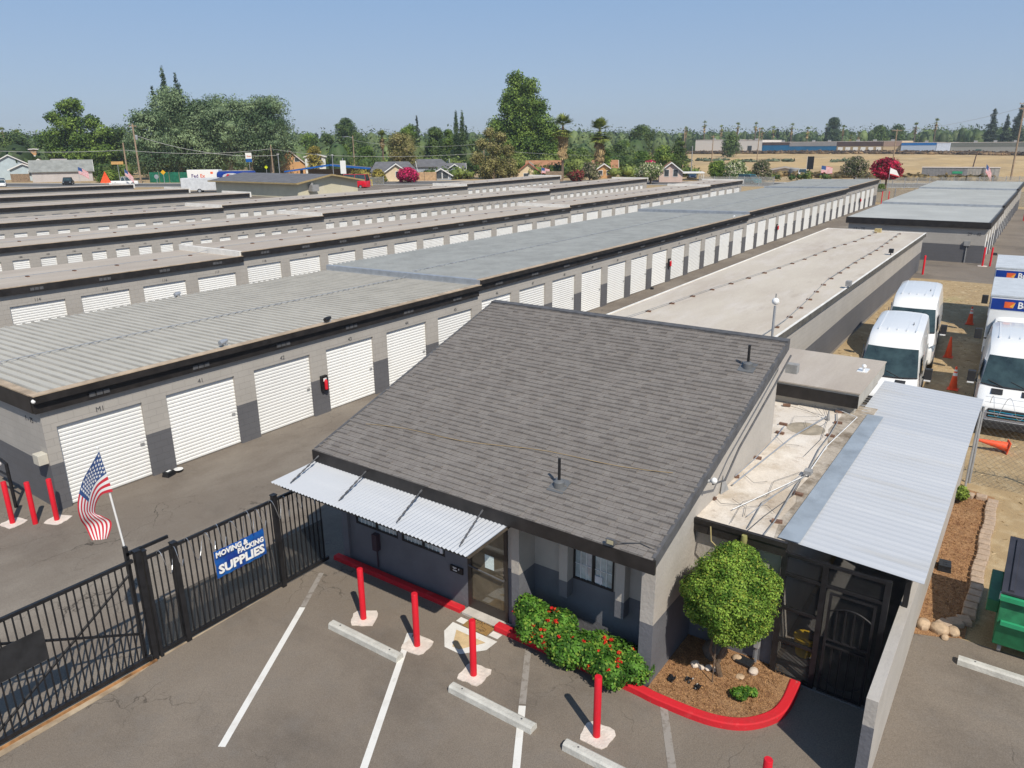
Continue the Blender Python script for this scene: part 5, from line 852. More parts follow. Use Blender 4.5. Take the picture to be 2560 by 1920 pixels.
def van(name, x, y, g, rz, label, L=6.4, hr=2.72, high=True, nosecol=None, grp='white cargo vans'):
    t = empty(name, (x, y, g), label, 'van', grp); M_ = T(x, y, g, rz)
    S_ = [(0, .62, .42, .80, .02, .06), (.04, .80, .34, .98, .02, .08), (.14, .93, .3, 1.08, .02, .10), (.5, .99, .28, 1.20, .03, .10), (.92, 1.01, .28, 1.33, .05, .10), (1.02, 1.01, .28, 1.39, .06, .10), (1.75, 1.01, .28, 2.30, .17, .13), (1.95, 1.01, .28, hr-.2, .17, .14), (2.35, 1.01, .28, hr-.06, .15, .15), (3.0, 1.01, .28, hr, .14, .15), (L-.5, 1.01, .28, hr, .14, .15), (L-.08, 1.0, .3, hr-.04, .15, .15), (L, .96, .35, hr-.14, .16, .14)]
    b = MB(); loft(b, [(q[0], ring(*q[1:])) for q in S_]); b.xf(M_); bd = b.build('body', VW, t, smooth=True)
    b = MB()
    for k in range(5): yy = -.6+k*.3; b.box(2.6, L-.4, yy-.02, yy+.02, hr-.0, hr+.012+.012*(1-abs(yy)))
    b.xf(M_); b.build('roof_bead', VW, bd)
    # windshield follows the raked face
    b = MB(); N = 8; g0, g1 = [], []
    for k in range(N+1):
        a = -1+2*k/N; g0.append((1.0+.10*a*a, a*.91, 1.40+.04*a*a)); g1.append((1.70+.10*a*a, a*.80, 2.26+.0*a*a))
    sf = lambda p, e: (p[0]-.035-e, p[1], p[2]+.02+e)
    b.add([sf(p, .012) for p in g0+g1], [(k, k+1, N+2+k, N+1+k) for k in range(N)]); b.xf(M_); b.build('windshield', WSG, t, smooth=True)
    for yy in (-.35, .3): b = MB(); b.tube([sf((1.03, yy, 1.40), .03), sf((1.14, yy+.42, 1.56), .025)], .012, 5); b.xf(M_); b.build('wiper', DPL, t)
    b = MB(); fr = [sf(p, .006) for p in g0+g1]; b.tube(fr[:N+1], .022, 5); b.xf(M_); b.build('windshield_seal', DPL, t)
    for s in (1, -1):
        b = MB(); b.add([(1.25, s*1.022, 1.45), (2.35, s*1.018, 1.42), (2.35, s*.955, 2.02), (1.78, s*.95, 2.04)], [(0, 1, 2, 3)]); b.xf(M_); b.build('side_window', GLASS, t)
        b = MB(); b.add([(.06, s*.74, .83), (.30, s*.975, .86), (.46, s*1.0, 1.12), (.22, s*.93, 1.12), (.13, s*.80, 1.06)], [(0, 1, 2, 3, 4)] if s > 0 else [(4, 3, 2, 1, 0)]); b.v = [(p[0]-.03, p[1]+s*.012, p[2]+.02) for p in b.v]; b.xf(M_); b.build('headlight', HLG, t)
        b = MB(); b.box(1.32, 1.46, s*1.06-.02, s*1.06+.02, 1.42, 1.48); b.box(1.24, 1.44, s*1.2-.12, s*1.2+.12, 1.4, 1.78); b.xf(M_); mr_ = b.build('mirror', DPL, t, bevel=.03); b = MB(); b.box(1.23, 1.25, s*1.2-.1, s*1.2+.1, 1.36, 1.41); b.xf(M_); b.build('turn_lamp', WPAINT, mr_)
        b = MB(); b.box(.38, .72, s*.42-.16, s*.42+.16, 1.245, 1.262, dz=.07); b.v = [(p[0]+.2, p[1], p[2]+.035) for p in b.v]; b.xf(M_); b.build('hood_vent', DPL, t)
        for xx in (1.0, L-1.45): wheel(t, xx, s*.92, .36, M_, s)
        b = MB(); b.box(1.5, L-1.9, s*1.015-.01, s*1.015+.012, .52, .66); b.box(L-.95, L-.3, s*1.015-.01, s*1.015+.012, .52, .66); b.xf(M_); b.build('side_moulding', DPL, t)
        b = MB(); b.box(2.15, 2.3, s*1.02-.01, s*1.02+.02, 1.18, 1.23); b.xf(M_); b.build('door_handle', DPL, t)
        b = MB(); b.box(2.45, 2.46, s*1.0-.015, s*1.0+.016, .7, 2.1); b.box(3.7, 3.71, s*1.0-.015, s*1.0+.016, .7, 2.1); b.xf(M_); b.build('door_seam', GREY, t)
    b = MB(); b.box(-.05, .1, -.6, .6, .66, .95); b.xf(M_); gr = b.build('grille', DPL, t, bevel=.03); b = MB()
    for z in (.71, .79, .87): b.box(-.065, -.05, -.56, .56, z, z+.022)
    b.xf(M_); b.build('grille_bar', nosecol or GALV, gr); b = MB(); b.sphere((0, 0, 0), 1, 12); b.v = [(-.07+.02*p, .13*q, .82+.055*r_) for p, q, r_ in b.v]; b.xf(M_); b.build('emblem', mat('oval_blue', (.02, .05, .14), rough=.25), gr, smooth=True)
    b = MB(); b.box(-.08, .25, -.84, .84, .3, .56); b.xf(M_); b.build('bumper', DPL, t, bevel=.04); b = MB(); b.add([(3.6, 0, hr+.02), (3.75, .02, hr+.02), (3.75, -.02, hr+.02), (3.72, 0, hr+.13)], [(0, 1, 3), (0, 3, 2), (1, 2, 3)]); b.v = [(p[0], p[1]-.45, p[2]) for p in b.v]; b.xf(M_); b.build('antenna', DPL, t)
    return t
CY = mat('teal_trim', (.02, .28, .42), rough=.4)
van('cargo_van', 26.5, 3.6, zg(26, 3), .075, 'white high-roof van nearest the metal roof, left of the cones')
van('cargo_van', 33.2, 3.92, zg(34, 3), .075, 'white high-roof van parked directly behind the nearest left van', L=6.6)
van('electric_van', 27.2, .02, zg(27, 0), .045, 'white electric van with turquoise grille bars at the right edge', L=5.6, nosecol=CY)
def boxtruck(x, y, rz, label, L=4.3):
    g = zg(x+3, y); t = empty('box_truck', (x, y, g), label, 'box truck', 'white moving trucks with blue lettered bands'); M_ = T(x, y, g, rz)
    S_ = [(0, .62, .42, .80, .02, .06), (.1, .9, .32, 1.05, .02, .10), (.5, .99, .28, 1.20, .03, .10), (1.02, 1.01, .28, 1.39, .06, .10), (1.75, 1.01, .28, 2.2, .17, .13), (2.15, 1.0, .28, 2.3, .15, .14), (2.45, .98, .28, 2.3, .15, .14)]
    b = MB(); loft(b, [(q[0], ring(*q[1:])) for q in S_]); b.xf(M_); b.build('cab', VW, t, smooth=True)
    b = MB(); b.box(1.95, 2.5+L, -1.1, 1.1, .75, 3.08); b.xf(M_); bx = b.build('cargo_box', VW, t, bevel=.04)
    b = MB(); b.box(1.93, 2.52+L, -1.12, 1.12, 3.06, 3.12); b.xf(M_); b.build('roof', mat('truck_roof', (.50, .53, .56), rough=.6, var=.08, ns=2), bx)
    b = MB(); b.box(1.935, 1.949, -1.06, 1.06, 2.55, 2.98); b.box(1.97, 2.48+L, 1.101, 1.106, 2.55, 2.98); b.xf(M_); bb = b.build('blue_band', mat('band_blue', (.005, .04, .26), rough=.4), bx)
    text('Budget', .36, M_ @ face_nx(1.925, -.30, 2.76), 'lettering', WHITE, bb, .003, .008, sx=.95)
    b = MB(); b.add([(1.927, .62, 2.64), (1.927, .36, 2.64), (1.927, .30, 2.88), (1.927, .62, 2.88)], [(0, 1, 2, 3)]); b.xf(M_); b.build('logo_block', mat('logo_orange', (.75, .12, .03)), bb); b = MB(); b.add([(1.924, .44, 2.70), (1.924, .32, 2.64), (1.924, .26, 2.88)], [(0, 1, 2)]); b.xf(M_); b.build('logo_wedge', mat('logo_yellow', (.8, .38, .05)), bb)
    b = MB(); N = 6; b.add([(1.01, a*.84, 1.45) for a in np.linspace(-1, 1, N+1)]+[(1.62, a*.74, 2.14) for a in np.linspace(-1, 1, N+1)], [(k, k+1, N+2+k, N+1+k) for k in range(N)]); b.xf(M_); b.build('windshield', WSG, t)
    for s in (1, -1):
        b = MB(); b.add([(1.25, s*1.022, 1.45), (2.2, s*1.018, 1.42), (2.2, s*.93, 2.0), (1.78, s*.93, 2.02)], [(0, 1, 2, 3)]); b.xf(M_); b.build('side_window', GLASS, t); b = MB(); b.box(1.3, 1.45, s*1.05-.05, s*1.05+.05, 1.45, 1.5); b.box(1.22, 1.42, s*1.3-.13, s*1.3+.13, 1.45, 1.85); b.xf(M_); b.build('mirror', DPL, t, bevel=.03)
        for xx in (1.0, L+1.0): wheel(t, xx, s*.92, .38, M_, s)
        b = MB(); b.box(.02, .1, s*.8-.1, s*.8+.1, .8, 1.0); b.xf(M_); b.build('headlight', HLG, t)
boxtruck(32.95, .22, .04, 'white box truck with blue lettered band right behind the electric van'); boxtruck(40.3, .55, .04, 'white box truck with blue lettered band farthest back on the lot')
def car(name, x, y, rz, label, col, L=4.6, W_=1.8, Hc=1.5, kind='suv', cat='car', grp=None, g=None):
    g = zg(x, y) if g is None else g; t = empty(name, (x, y, g), label, cat, grp); M_ = T(x, y, g, rz) @ Matrix.Translation((-L/2, 0, 0)); hw = W_/2
    b = MB(); bl = Hc*.56; loft(b, [(q*L, ring(hw*w_, .25, z, .05, .07)) for q, w_, z in ((0, .85, bl*.8), (.03, .95, bl*.92), (.25, 1, bl), (.9, 1, bl), (.98, .96, bl*.95), (1, .9, bl*.85))]); b.xf(M_); b.build('body', col, t, smooth=True)
    c0, c1, c2, c3 = {'suv': (.22, .36, .93, .985), 'pickup': (.24, .34, .56, .60), 'sedan': (.24, .40, .72, .90), 'vanlet': (.10, .2, .95, .99)}[kind]
    b = MB(); a = hw*.93; e = hw*.78; b.hexa([(c0*L, -a, bl-.03), (c3*L, -a, bl-.03), (c3*L, a, bl-.03), (c0*L, a, bl-.03), (c1*L, -e, Hc-.05), (c2*L, -e, Hc-.05), (c2*L, e, Hc-.05), (c1*L, e, Hc-.05)]); b.xf(M_); cb = b.build('window_band', GLASS, t)
    b = MB(); b.box(c1*L-.05, c2*L+.05, -e-.02, e+.02, Hc-.06, Hc)
    for s in (1, -1):
        for f_, k_ in ((c0, c1), ((c0+c3)/2+.02, (c1+c2)/2+.02), (c3, c2)): b.tube([(f_*L, s*a*1.01, bl-.02), (k_*L, s*e*1.01, Hc-.05)], .04, 5)
    b.xf(M_); b.build('cabin_roof', col, t)
    if kind == 'pickup':
        b = MB(); b.box(.63*L, .97*L, -hw*.8, hw*.8, bl+.0, bl+.035); b.xf(M_); b.build('truck_bed', DPL, t)
    for s in (1, -1):
        for q in (.19, .79): wheel(t, q*L, s*(hw-.1), .35, M_, s)
        b = MB(); b.box(-.01, .06, s*hw*.7-.14, s*hw*.7+.14, bl*.62, bl*.8); b.xf(M_); b.build('headlight', HLG, t); b = MB(); b.box(L-.04, L+.01, s*hw*.8-.08, s*hw*.8+.08, bl*.65, bl*.95); b.xf(M_); b.build('tail_light', RED, t)
    return t
TEAL = mat('teal_paint', (.0, .16, .20), rough=.3, coat=.5); DKB = mat('dark_blue_paint', (.02, .04, .09), rough=.3); BLKP = mat('black_paint', (.015, .015, .017), rough=.3); SILV = mat('silver_paint', (.4, .41, .43), rough=.35, metal=.4); REDP = mat('red_van_paint', (.62, .008, .025), rough=.3, coat=.4)
car('suv', 153.2, 50.4, 1.15, 'teal sport utility car parked on the street behind the white flowering trees', TEAL, 4.8, 1.9, 1.85, 'suv', 'suv')
car('pickup_truck', 87.0, 163.6, -.6+PI, 'white pickup truck on the street left of the two utility poles', VW, 5.6, 2.0, 1.85, 'pickup', 'pickup truck')
car('parked_car', 166.5, 68.0, .5, 'dark blue car under the carport of the pink house', DKB, 4.5, 1.8, 1.5, 'sedan'); car('parked_car', 83.6, 181, 1.0, 'black pickup-like car near the gray garage with a flag', BLKP, 4.8, 1.9, 1.6, 'pickup')
car('parked_car', 72.6, 187.5, 1.2, 'white car at the far left edge on the street', VW, 4.5, 1.8, 1.45, 'sedan'); car('parked_car', 75.2, 194, 1.2, 'dark blue car beside the brown wooden fence at far left', DKB, 4.5, 1.8, 1.5, 'suv'); car('parked_car', 145.5, 106, .7, 'black car half hidden before the gray house roofs', BLKP, 4.5, 1.8, 1.5, 'sedan')
car('service_truck', 188, 49.5, .3, 'white work truck beside the gray portable tank', VW, 5.4, 2, 1.9, 'pickup', 'truck'); car('red_van', 102.4, 109.2, -1.2, 'bright red van beside the cream gabled building', REDP, 5.6, 2, 2.6, 'vanlet', 'van', g=zg(102, 109)-.1)
# delivery truck and tanker behind the far left rows
DT = empty('delivery_truck', (90, 140, zg(90, 140)), 'white parcel delivery truck with purple and orange lettering beyond the storage rows', 'truck'); M_ = T(88.6, 141.5, zg(90, 140)+.35, -.92)
b = MB(); b.box(0, 6.2, -1.15, 1.15, .6, 3.1); b.xf(M_); b.build('cargo_box', VW, DT, bevel=.08); b = MB(); loft(b, [(6.2, ring(1.1, .4, 2.5, .1, .15)), (7.2, ring(1.1, .4, 2.4, .15, .15)), (7.8, ring(1.05, .4, 1.5, .05, .1)), (8.5, ring(1.0, .4, 1.3, .05, .1))]); b.xf(M_); b.build('cab', VW, DT, smooth=True)
b = MB(); b.add([(7.27, -.85, 2.33), (7.82, -.9, 1.55), (7.82, .9, 1.55), (7.27, .85, 2.33)], [(0, 1, 2, 3)]); b.add([(6.4, -1.12, 1.5), (7.5, -1.12, 1.5), (7.1, -1.05, 2.2), (6.4, -1.05, 2.2)], [(0, 1, 2, 3)]); b.xf(M_); b.build('window', GLASS, DT)
PURP = mat('logo_purple', (.06, .02, .16)); ORL = mat('logo_orange', (.75, .12, .03)); text('Fed', .95, M_ @ face_ny(1.5, -1.17, 1.9), 'lettering', PURP, DT, .003, .015); text('Ex', .95, M_ @ face_ny(3.0, -1.17, 1.9), 'lettering', ORL, DT, .003, .015)
b = MB(); b.box(4.6, 5.1, -1.16, -1.15, 2.3, 2.7); b.xf(M_); b.build('placard', ORL, DT)
for xx in (1.5, 7.3):
    for s in (1, -1): wheel(DT, xx, s*1.0, .45, M_, s)
TR_ = empty('trailer', (80, 126, zg(80, 126)), 'low white box trailer in front of the delivery truck', 'trailer'); M_ = T(78.2, 127.5, zg(80, 126)-.1, -.75); b = MB(); b.box(0, 6.3, -1.1, 1.1, .5, 2.6); b.xf(M_); b.build('trailer_box', mat('trailer_white', (.55, .57, .60), var=.1), TR_, bevel=.05)
for s in (1, -1): wheel(TR_, 3, s*1.0, .4, M_, s)
TK = empty('tanker_truck', (93.5, 133.5, zg(93, 133)), 'blue fuel tanker with an oval red, white and yellow mark beside the cream building', 'tanker'); M_ = T(91.5, 136.2, zg(93, 133)+.2, -.92)
b = MB(); b.tube([(0, 0, 1.95), (.25, 0, 1.95), (7.2, 0, 1.95), (7.4, 0, 1.95)], [.85, 1.0, 1.0, .8], 20); b.xf(M_); b.build('tank', mat('tanker_blue', (.006, .03, .22), rough=.25, coat=.5), TK, smooth=True)
b = MB(); b.box(-.1, 8.5, -.6, .6, .6, .95); b.box(.6, 6.5, -.25, .25, 2.93, 3.03); b.xf(M_); b.build('chassis', GALV, TK)
b = MB(); b.v = [(2.9+1.7*math.cos(k*PI/12), -1.03, 1.95+.62*math.sin(k*PI/12)) for k in range(24)]; b.f = [tuple(range(24))]; b.m = [0]; b.xf(M_); b.build('oval_mark', mat('mark_silver', (.5, .52, .56)), TK)
b = MB(); b.add([(1.3, -1.04, 1.7), (4.5, -1.04, 1.85), (4.4, -1.04, 1.7), (2.6, -1.04, 1.42), (1.7, -1.04, 1.5)], [(0, 4, 3, 2, 1)]); b.xf(M_); b.build('yellow_swoosh', mat('logo_gold', (.8, .45, .02)), TK); text('FLYERS', .62, M_ @ face_ny(3.2, -1.05, 2.0), 'lettering', PURP, TK, .003, .012, shear=.3)
b = MB(); b.add([(1.7, -1.045, 1.85), (2.3, -1.045, 1.7), (2.6, -1.045, 2.3), (2.2, -1.045, 2.4)], [(0, 1, 2, 3)]); b.xf(M_); b.build('red_mark', RED, TK)
for xx in (1, 2.1, 6.5):
    for s in (1, -1): wheel(TK, xx, s*.9, .45, M_, s)
# ---------------- buildings beyond the yard ----------------
SIDING = {}
def siding(name, c): return mat(name, c, rough=.8, var=.06, ns=1)
ROOFS = {k: mat('roofing_'+k, v, rough=.9, var=.16, ns=.9, bump=.3) for k, v in {'gray': (.13, .13, .14), 'brown': (.27, .15, .10), 'ltgray': (.24, .25, .24), 'orange': (.34, .17, .09), 'tan': (.30, .25, .20)}.items()}
WTRIM = mat('white_trim', (.72, .72, .70), var=.04); WIN = mat('house_window', (.05, .06, .07), rough=.15, var=.3, spec=.8)
def house(name, x, y, w, d, ze, zr, rz, wall, roof, label, wins=(), front=True, cat='house', door=None, trim=WTRIM, ov=.45, hip=0, gz=None, grp=None):
    """gabled house; local x is the width, the gable (ridge along local y) faces local -y; walls w x d"""
    g = zg(x, y) if gz is None else gz; t = empty(name, (x, y, g), label, cat, grp); M_ = T(x, y, 0, rz)
    b = MB(); b.hexa([(-w/2, 0, g-.5), (w/2, 0, g-.5), (w/2, d, g-.5), (-w/2, d, g-.5), (-w/2, 0, ze), (w/2, 0, ze), (w/2, d, ze), (-w/2, d, ze)])
    b.add([(-w/2, 0, ze), (w/2, 0, ze), (0, 0, zr-.08), (-w/2, d, ze), (w/2, d, ze), (0, d, zr-.08)], [(0, 1, 2), (5, 4, 3)]); b.xf(M_); b.build('wall', wall, t)
    b = MB(); s_ = (zr-ze)/(w/2); zo = ze-ov*s_; h = hip
    for sg in (1, -1):
        X = sg*(w/2+ov); b.hexa([(X, -ov, zo-.02), (0, -ov+h, zr-.02), (0, d+ov-h, zr-.02), (X, d+ov, zo-.02), (X, -ov, zo+.12), (0, -ov+h, zr+.12), (0, d+ov-h, zr+.12), (X, d+ov, zo+.12)])
    b.xf(M_); b.build('roof', roof, t)
    b = MB(); 
    for sg in (1, -1): X = sg*(w/2+ov); b.hexa([(X, -ov-.06, zo-.12), (0, -ov-.06, zr-.12), (0, -ov, zr-.12), (X, -ov, zo-.12), (X, -ov-.06, zo+.13), (0, -ov-.06, zr+.13), (0, -ov, zr+.13), (X, -ov, zo+.13)])
    b.xf(M_); b.build('gable_trim', trim, t)
    for (wx, wz, ww, wh) in wins:
        b = MB(); b.box(wx-ww/2-.08, wx+ww/2+.08, -.05, .0, g+wz-.08, g+wz+wh+.08); b.xf(M_); o = b.build('window', WTRIM, t); b = MB(); b.box(wx-ww/2, wx+ww/2, -.07, -.05, g+wz, g+wz+wh); b.xf(M_); b.build('pane', WIN, o)
    if door: b = MB(); b.box(door[0]-.5, door[0]+.5, -.06, 0, g, g+2.1); b.xf(M_); b.build('door', door[1], t)
    return t
CR = siding('siding_cream', (.62, .50, .34)); GB = siding('siding_gray_blue', (.30, .34, .40)); PK = siding('siding_pink', (.58, .44, .38)); LB = siding('siding_pale_blue', (.42, .50, .54)); OR_ = siding('siding_orange', (.55, .32, .15)); PG = siding('siding_pale_gray', (.46, .43, .42)); CRY = siding('block_cream', (.62, .58, .42))
F = -PI/4   # local -y turned towards the camera side
house('house', 124.2, 119.2, 4.6, 9, 4.1, 5.65, -.75, CR, ROOFS['gray'], 'cream stucco house with white gable trim left of the magenta tree', [(.6, .9, 1.3, 1.2)])
house('house', 132.5, 121.5, 8.5, 9.6, 4.1, 5.9, -.75+PI/2, CR, ROOFS['gray'], 'long dark-roofed cream house behind the magenta tree', hip=1.5)
house('house', 133.6, 114.3, 4.6, 3, 3.1, 4.45, -.87, GB, ROOFS['gray'], 'small gray-blue porch gable with a dark open doorway', [(-.5, .3, 1.3, 1.7), (1.0, .3, 1.2, 1.7)]); house('house', 139.6, 115.2, 6.2, 10, 3.3, 5.25, -.87, GB, ROOFS['gray'], 'gray-blue gabled house with a pale green door', [(-1.6, 0, .7, 1.9)], door=(.9, mat('door_green', (.25, .45, .35))))
house('house', 157, 132, 10, 12.5, 4.4, 6.0, -.8+PI/2, GB, ROOFS['gray'], 'dark gray roof showing behind the gray-blue house', hip=2)
house('house', 146, 117.5, 6, 6, 3.2, 5.3, -.87+PI/2, PG, ROOFS['gray'], 'gray-roofed house at the right end of the gray-blue row')
house('house', 147.5, 184, 9.5, 12, 4.6, 8.6, -.7, OR_, ROOFS['brown'], 'tall steep brown-roofed house beside the gas station canopy', [(2.2, 3.4, 1.2, 1)]); house('house', 152.5, 178.5, 5.8, 8, 6.7, 7.5, -.75, siding('siding_white', (.66, .68, .68)), ROOFS['ltgray'], 'white two-storey house among bushes above the canopy', [(-.8, 3.6, .9, 1.2), (1.4, 3.6, .9, 1.2)])
# gas station canopy
GC = empty('gas_canopy', (126.4, 141.9, zg(126, 141)), 'low gabled gas station canopy edged in bright blue', 'canopy'); M_ = T(126.4, 142.5, 0, -.83)
b = MB(); b.add([(-10.5, -3, 3.9), (0, -3, 5.3), (10.5, -3, 4.3), (-10.5, 5, 3.9), (0, 5, 5.3), (10.5, 5, 4.3), (-10.5, -3, 4.0), (0, -3, 5.4), (10.5, -3, 4.4), (-10.5, 5, 4.0), (0, 5, 5.4), (10.5, 5, 4.4)], [(6, 7, 10, 9), (7, 8, 11, 10), (0, 3, 4, 1), (1, 4, 5, 2)]); b.xf(M_); b.build('roof', ROOFS['gray'], GC)
b = MB(); b.add([(-10.5, -3.05, 3.7), (0, -3.05, 5.05), (10.5, -3.05, 4.05), (-10.5, -3.05, 4.05), (0, -3.05, 5.45), (10.5, -3.05, 4.45), (-10.5, -2.9, 3.7), (0, -2.9, 5.05), (10.5, -2.9, 4.05), (-10.5, -2.9, 4.05), (0, -2.9, 5.45), (10.5, -2.9, 4.45)], [(0, 1, 4, 3), (1, 2, 5, 4), (9, 10, 7, 6), (10, 11, 8, 7), (3, 4, 10, 9), (4, 5, 11, 10), (0, 6, 7, 1), (1, 7, 8, 2)]); b.xf(M_); b.build('blue_fascia', mat('fascia_blue', (.006, .09, .34), rough=.4), GC)
for xx in (-7, 6.8): b = MB(); b.box(xx-.3, xx+.3, 0, .8, 1.6, 4.4); b.xf(M_); b.build('column', DGREY, GC)
b = MB(); b.box(-6, 6, 4.2, 5, 1.5, 4.2); b.xf(M_); b.build('shop_wall', siding('shop_tan', (.40, .30, .20)), GC)
PS = empty('pylon_sign', (114.7, 125.5, zg(114, 125)), 'tall blank white pylon sign between canopy and cream house', 'sign'); b = MB(); b.box(-.07, .07, -.07, .07, 1.8, 7.0); b.xf(T(114.7, 125.5, 0, -.8)); b.build('post', GALV, PS); b = MB(); b.box(-.58, .58, -.18, .18, 3.8, 6.5); b.xf(T(114.7, 125.5, 0, -.8)); b.build('sign_face', WTRIM, PS)
# cream block building with gabled end
CBd = empty('cream_building', (84, 97, zg(84, 97)), 'cream block building with dark low gable roof behind the storage rows', 'building'); x0, x1, y0, y1, ze, zr = 78.6, 91.2, 96.6, 118, 3.95, 4.95; xm = (x0+x1)/2
b = MB(); b.box(x0, x1, y0, y1, 1.0, ze); b.add([(x0, y0, ze), (x1, y0, ze), (xm, y0, zr-.05), (x0, y1, ze), (x1, y1, ze), (xm, y1, zr-.05)], [(0, 1, 2), (5, 4, 3)]); b.build('wall', block_mat('cream_block', (.60, .56, .42)), CBd)
b = MB(); sl = (zr-ze)/(xm-x0)
for sg, X in ((-1, x0-.8), (1, x1+.8)): zo = ze-.8*sl; b.hexa([(X, y0-.9, zo), (xm, y0-.9, zr), (xm, y1+.9, zr), (X, y1+.9, zo), (X, y0-.9, zo+.14), (xm, y0-.9, zr+.14), (xm, y1+.9, zr+.14), (X, y1+.9, zo+.14)])
b.build('roof', ROOFS['gray'], CBd)
b = MB()
for sg, X in ((-1, x0-.85), (1, x1+.85)): zo = ze-.85*sl; b.hexa([(X, y0-.98, zo-.08), (xm, y0-.98, zr-.08), (xm, y0-.9, zr-.08), (X, y0-.9, zo-.08), (X, y0-.98, zo+.17), (xm, y0-.98, zr+.17), (xm, y0-.9, zr+.17), (X, y0-.9, zo+.17)])
b.box(x0-.9, x0-.8, y0-.9, y1+.9, ze-.8*sl-.05, ze-.8*sl+.15); b.build('eave_board', mat('eave_tan', (.36, .27, .13)), CBd)
for xx in (81.3, 87.6): b = MB(); b.box(xx, xx+2.6, y0-.02, y0, 2.0, 3.7); b.build('blocked_door', mat('block_door', (.58, .54, .42), var=.03), CBd)
b = MB(); b.box(80.6, 81.9, y0-1.1, y0-.03, 2.6, 3.6); b.tube([(80.9, y0-.6, 2.6), (80.9, y0-.6, 3.9)], .25, 10); b.build('air_unit', GREY, CBd)
# left cluster
house('house', 110.7, 258, 12.5, 9, 9.0, 9.5, -.42, OR_, ROOFS['tan'], 'two-storey orange apartment house with flat roof at far left', [(-3.8, 4.6, 1.4, 1.0), (0, 4.6, 1.4, 1), (3.8, 4.6, 1.4, 1)]); house('house', 104, 250, 10, 6, 7.4, 7.7, -.42, OR_, ROOFS['ltgray'], 'lower orange wing in front of the orange apartment house', [(-2.5, 4, 1.2, 1.0), (1.5, 4, 1.2, 1)])
house('house', 90, 225, 9.5, 12, 5.4, 8.0, -.42, LB, ROOFS['ltgray'], 'gray-roofed house at the far left edge behind the porch', [(3, 1.6, 1, 1)]); house('house', 88.4, 213.8, 5.8, 5, 4.6, 5.9, -.42, LB, ROOFS['brown'], 'small pale blue porch with white gable trim at far left', [(1.6, 1.2, 1.1, 1.2)], trim=WTRIM)
house('house', 94.3, 218.3, 6.8, 12, 4.6, 6.9, -.42, LB, ROOFS['brown'], 'pale blue house with brown gable roof left of the gray garage', [(1.9, 1.4, 1.0, 1.2)])
GA = empty('garage_building', (92.2, 202, zg(92, 202)), 'windowless pinkish-gray garage with a stepped parapet', 'garage'); M_ = T(92.2, 202, 0, -.44); b = MB(); b.box(-3.9, 3.9, 0, 7, 1.4, 5.5); b.box(-2, 1.6, .01, 6.99, 5.5, 7.0); b.xf(M_); b.build('wall', mat('garage_gray', (.46, .42, .41), var=.05), GA)
for xx in (-2.6, 0, 2.3): b = MB(); b.box(xx-1.0 if xx else -.5, xx+1.0 if xx else .5, -.02, 0, 1.9, 4.3); b.box(xx-1.0 if xx else -.5, xx+1.0 if xx else .5, -.12, -.02, 4.25, 4.4); b.xf(M_); b.build('shutter', mat('shutter_gray', (.40, .36, .35), var=.08), GA)
house('house', 97.6, 198, 6, 12.8, 4.4, 6.7, -.47+PI/2, PG, ROOFS['ltgray'], 'long gray-roofed ranch house right of the pinkish garage'); 
# rotate: the long side faces the camera, so its window goes on a small wing
house('house', 147.8, 100, 5.6, 11, 3.4, 5.5, -1.0, CR, ROOFS['tan'], 'cream gabled house with patched tan roof left of the near palm', [(-.5, .3, 1.2, .9)], trim=mat('trim_red', (.35, .12, .08))); house('house', 166, 102.5, 7, 8.4, 4.0, 5.6, -1.02+PI/2, PG, ROOFS['orange'], 'brown-roofed house with pale blue gable between the palms')
house('house', 158.2, 86, 5.4, 9, 3.3, 5.1, -1.05, OR_, ROOFS['tan'], 'orange stucco house with tan gable roof right of the second palm', [(-.8, .7, .9, 1), (1.1, .7, .9, 1)]); house('house', 181.5, 95, 6, 6, 3.7, 5.4, -1.05+PI/2, PG, ROOFS['orange'], 'brown-roofed house behind the tall second palm')
house('house', 148.6, 65.2, 4.7, 8, 3.9, 5.7, -1.12, PK, ROOFS['orange'], 'pink gabled house with white-framed windows behind the white flowering tree', [(-.9, 1.2, .9, 1.3), (.9, 1.2, .9, 1.3)])
CP = empty('carport', (158, 64.5, zg(158, 64)), 'flat white carport beside the pink house', 'carport'); M_ = T(158, 64.5, 0, -1.12); b = MB(); b.box(-3.4, 2.6, -1, 5, 3.3, 3.5); b.xf(M_); b.build('roof', WTRIM, CP)
for xx, yy in ((-3.2, -.8), (2.4, -.8), (-3.2, 4.8), (2.4, 4.8)): b = MB(); b.box(xx-.06, xx+.06, yy-.06, yy+.06, 1.4, 3.3); b.xf(M_); b.build('post', WTRIM, CP)
house('house', 200, 57, 6.5, 7, 2.9, 3.5, -1.3, PG, ROOFS['tan'], 'low gray shed behind the parked work truck', cat='shed', trim=PG)
PT_ = empty('portable_tank', (192.5, 52.6, zg(192, 52)), 'gray cylindrical tank beside the white work truck', 'tank'); b = MB(); b.lathe([(1.2, 1.3), (1.2, 3.4), (1.0, 3.6)], 192.5, 52.6, 16); b.build('tank', GREY, PT_, smooth=True)
def crate(name, x, y, w, d, z0, z1, rz, m, label, cat): t = empty(name, (x, y, z0), label, cat); M_ = T(x, y, 0, rz); b = MB(); b.box(-w/2, w/2, 0, d, z0, z1); b.xf(M_); b.build('wall', m, t); b = MB(); b.box(-w/2-.1, w/2+.1, -.1, d+.1, z1, z1+.1); b.xf(M_); b.build('roof', CONCL, t); b = MB(); [b.box(-w/2+.6*k, -w/2+.6*k+.06, -.04, 0, z0, z1) for k in range(int(w/.6))]; b.xf(M_); b.build('rib', GREY, t); return t, M_
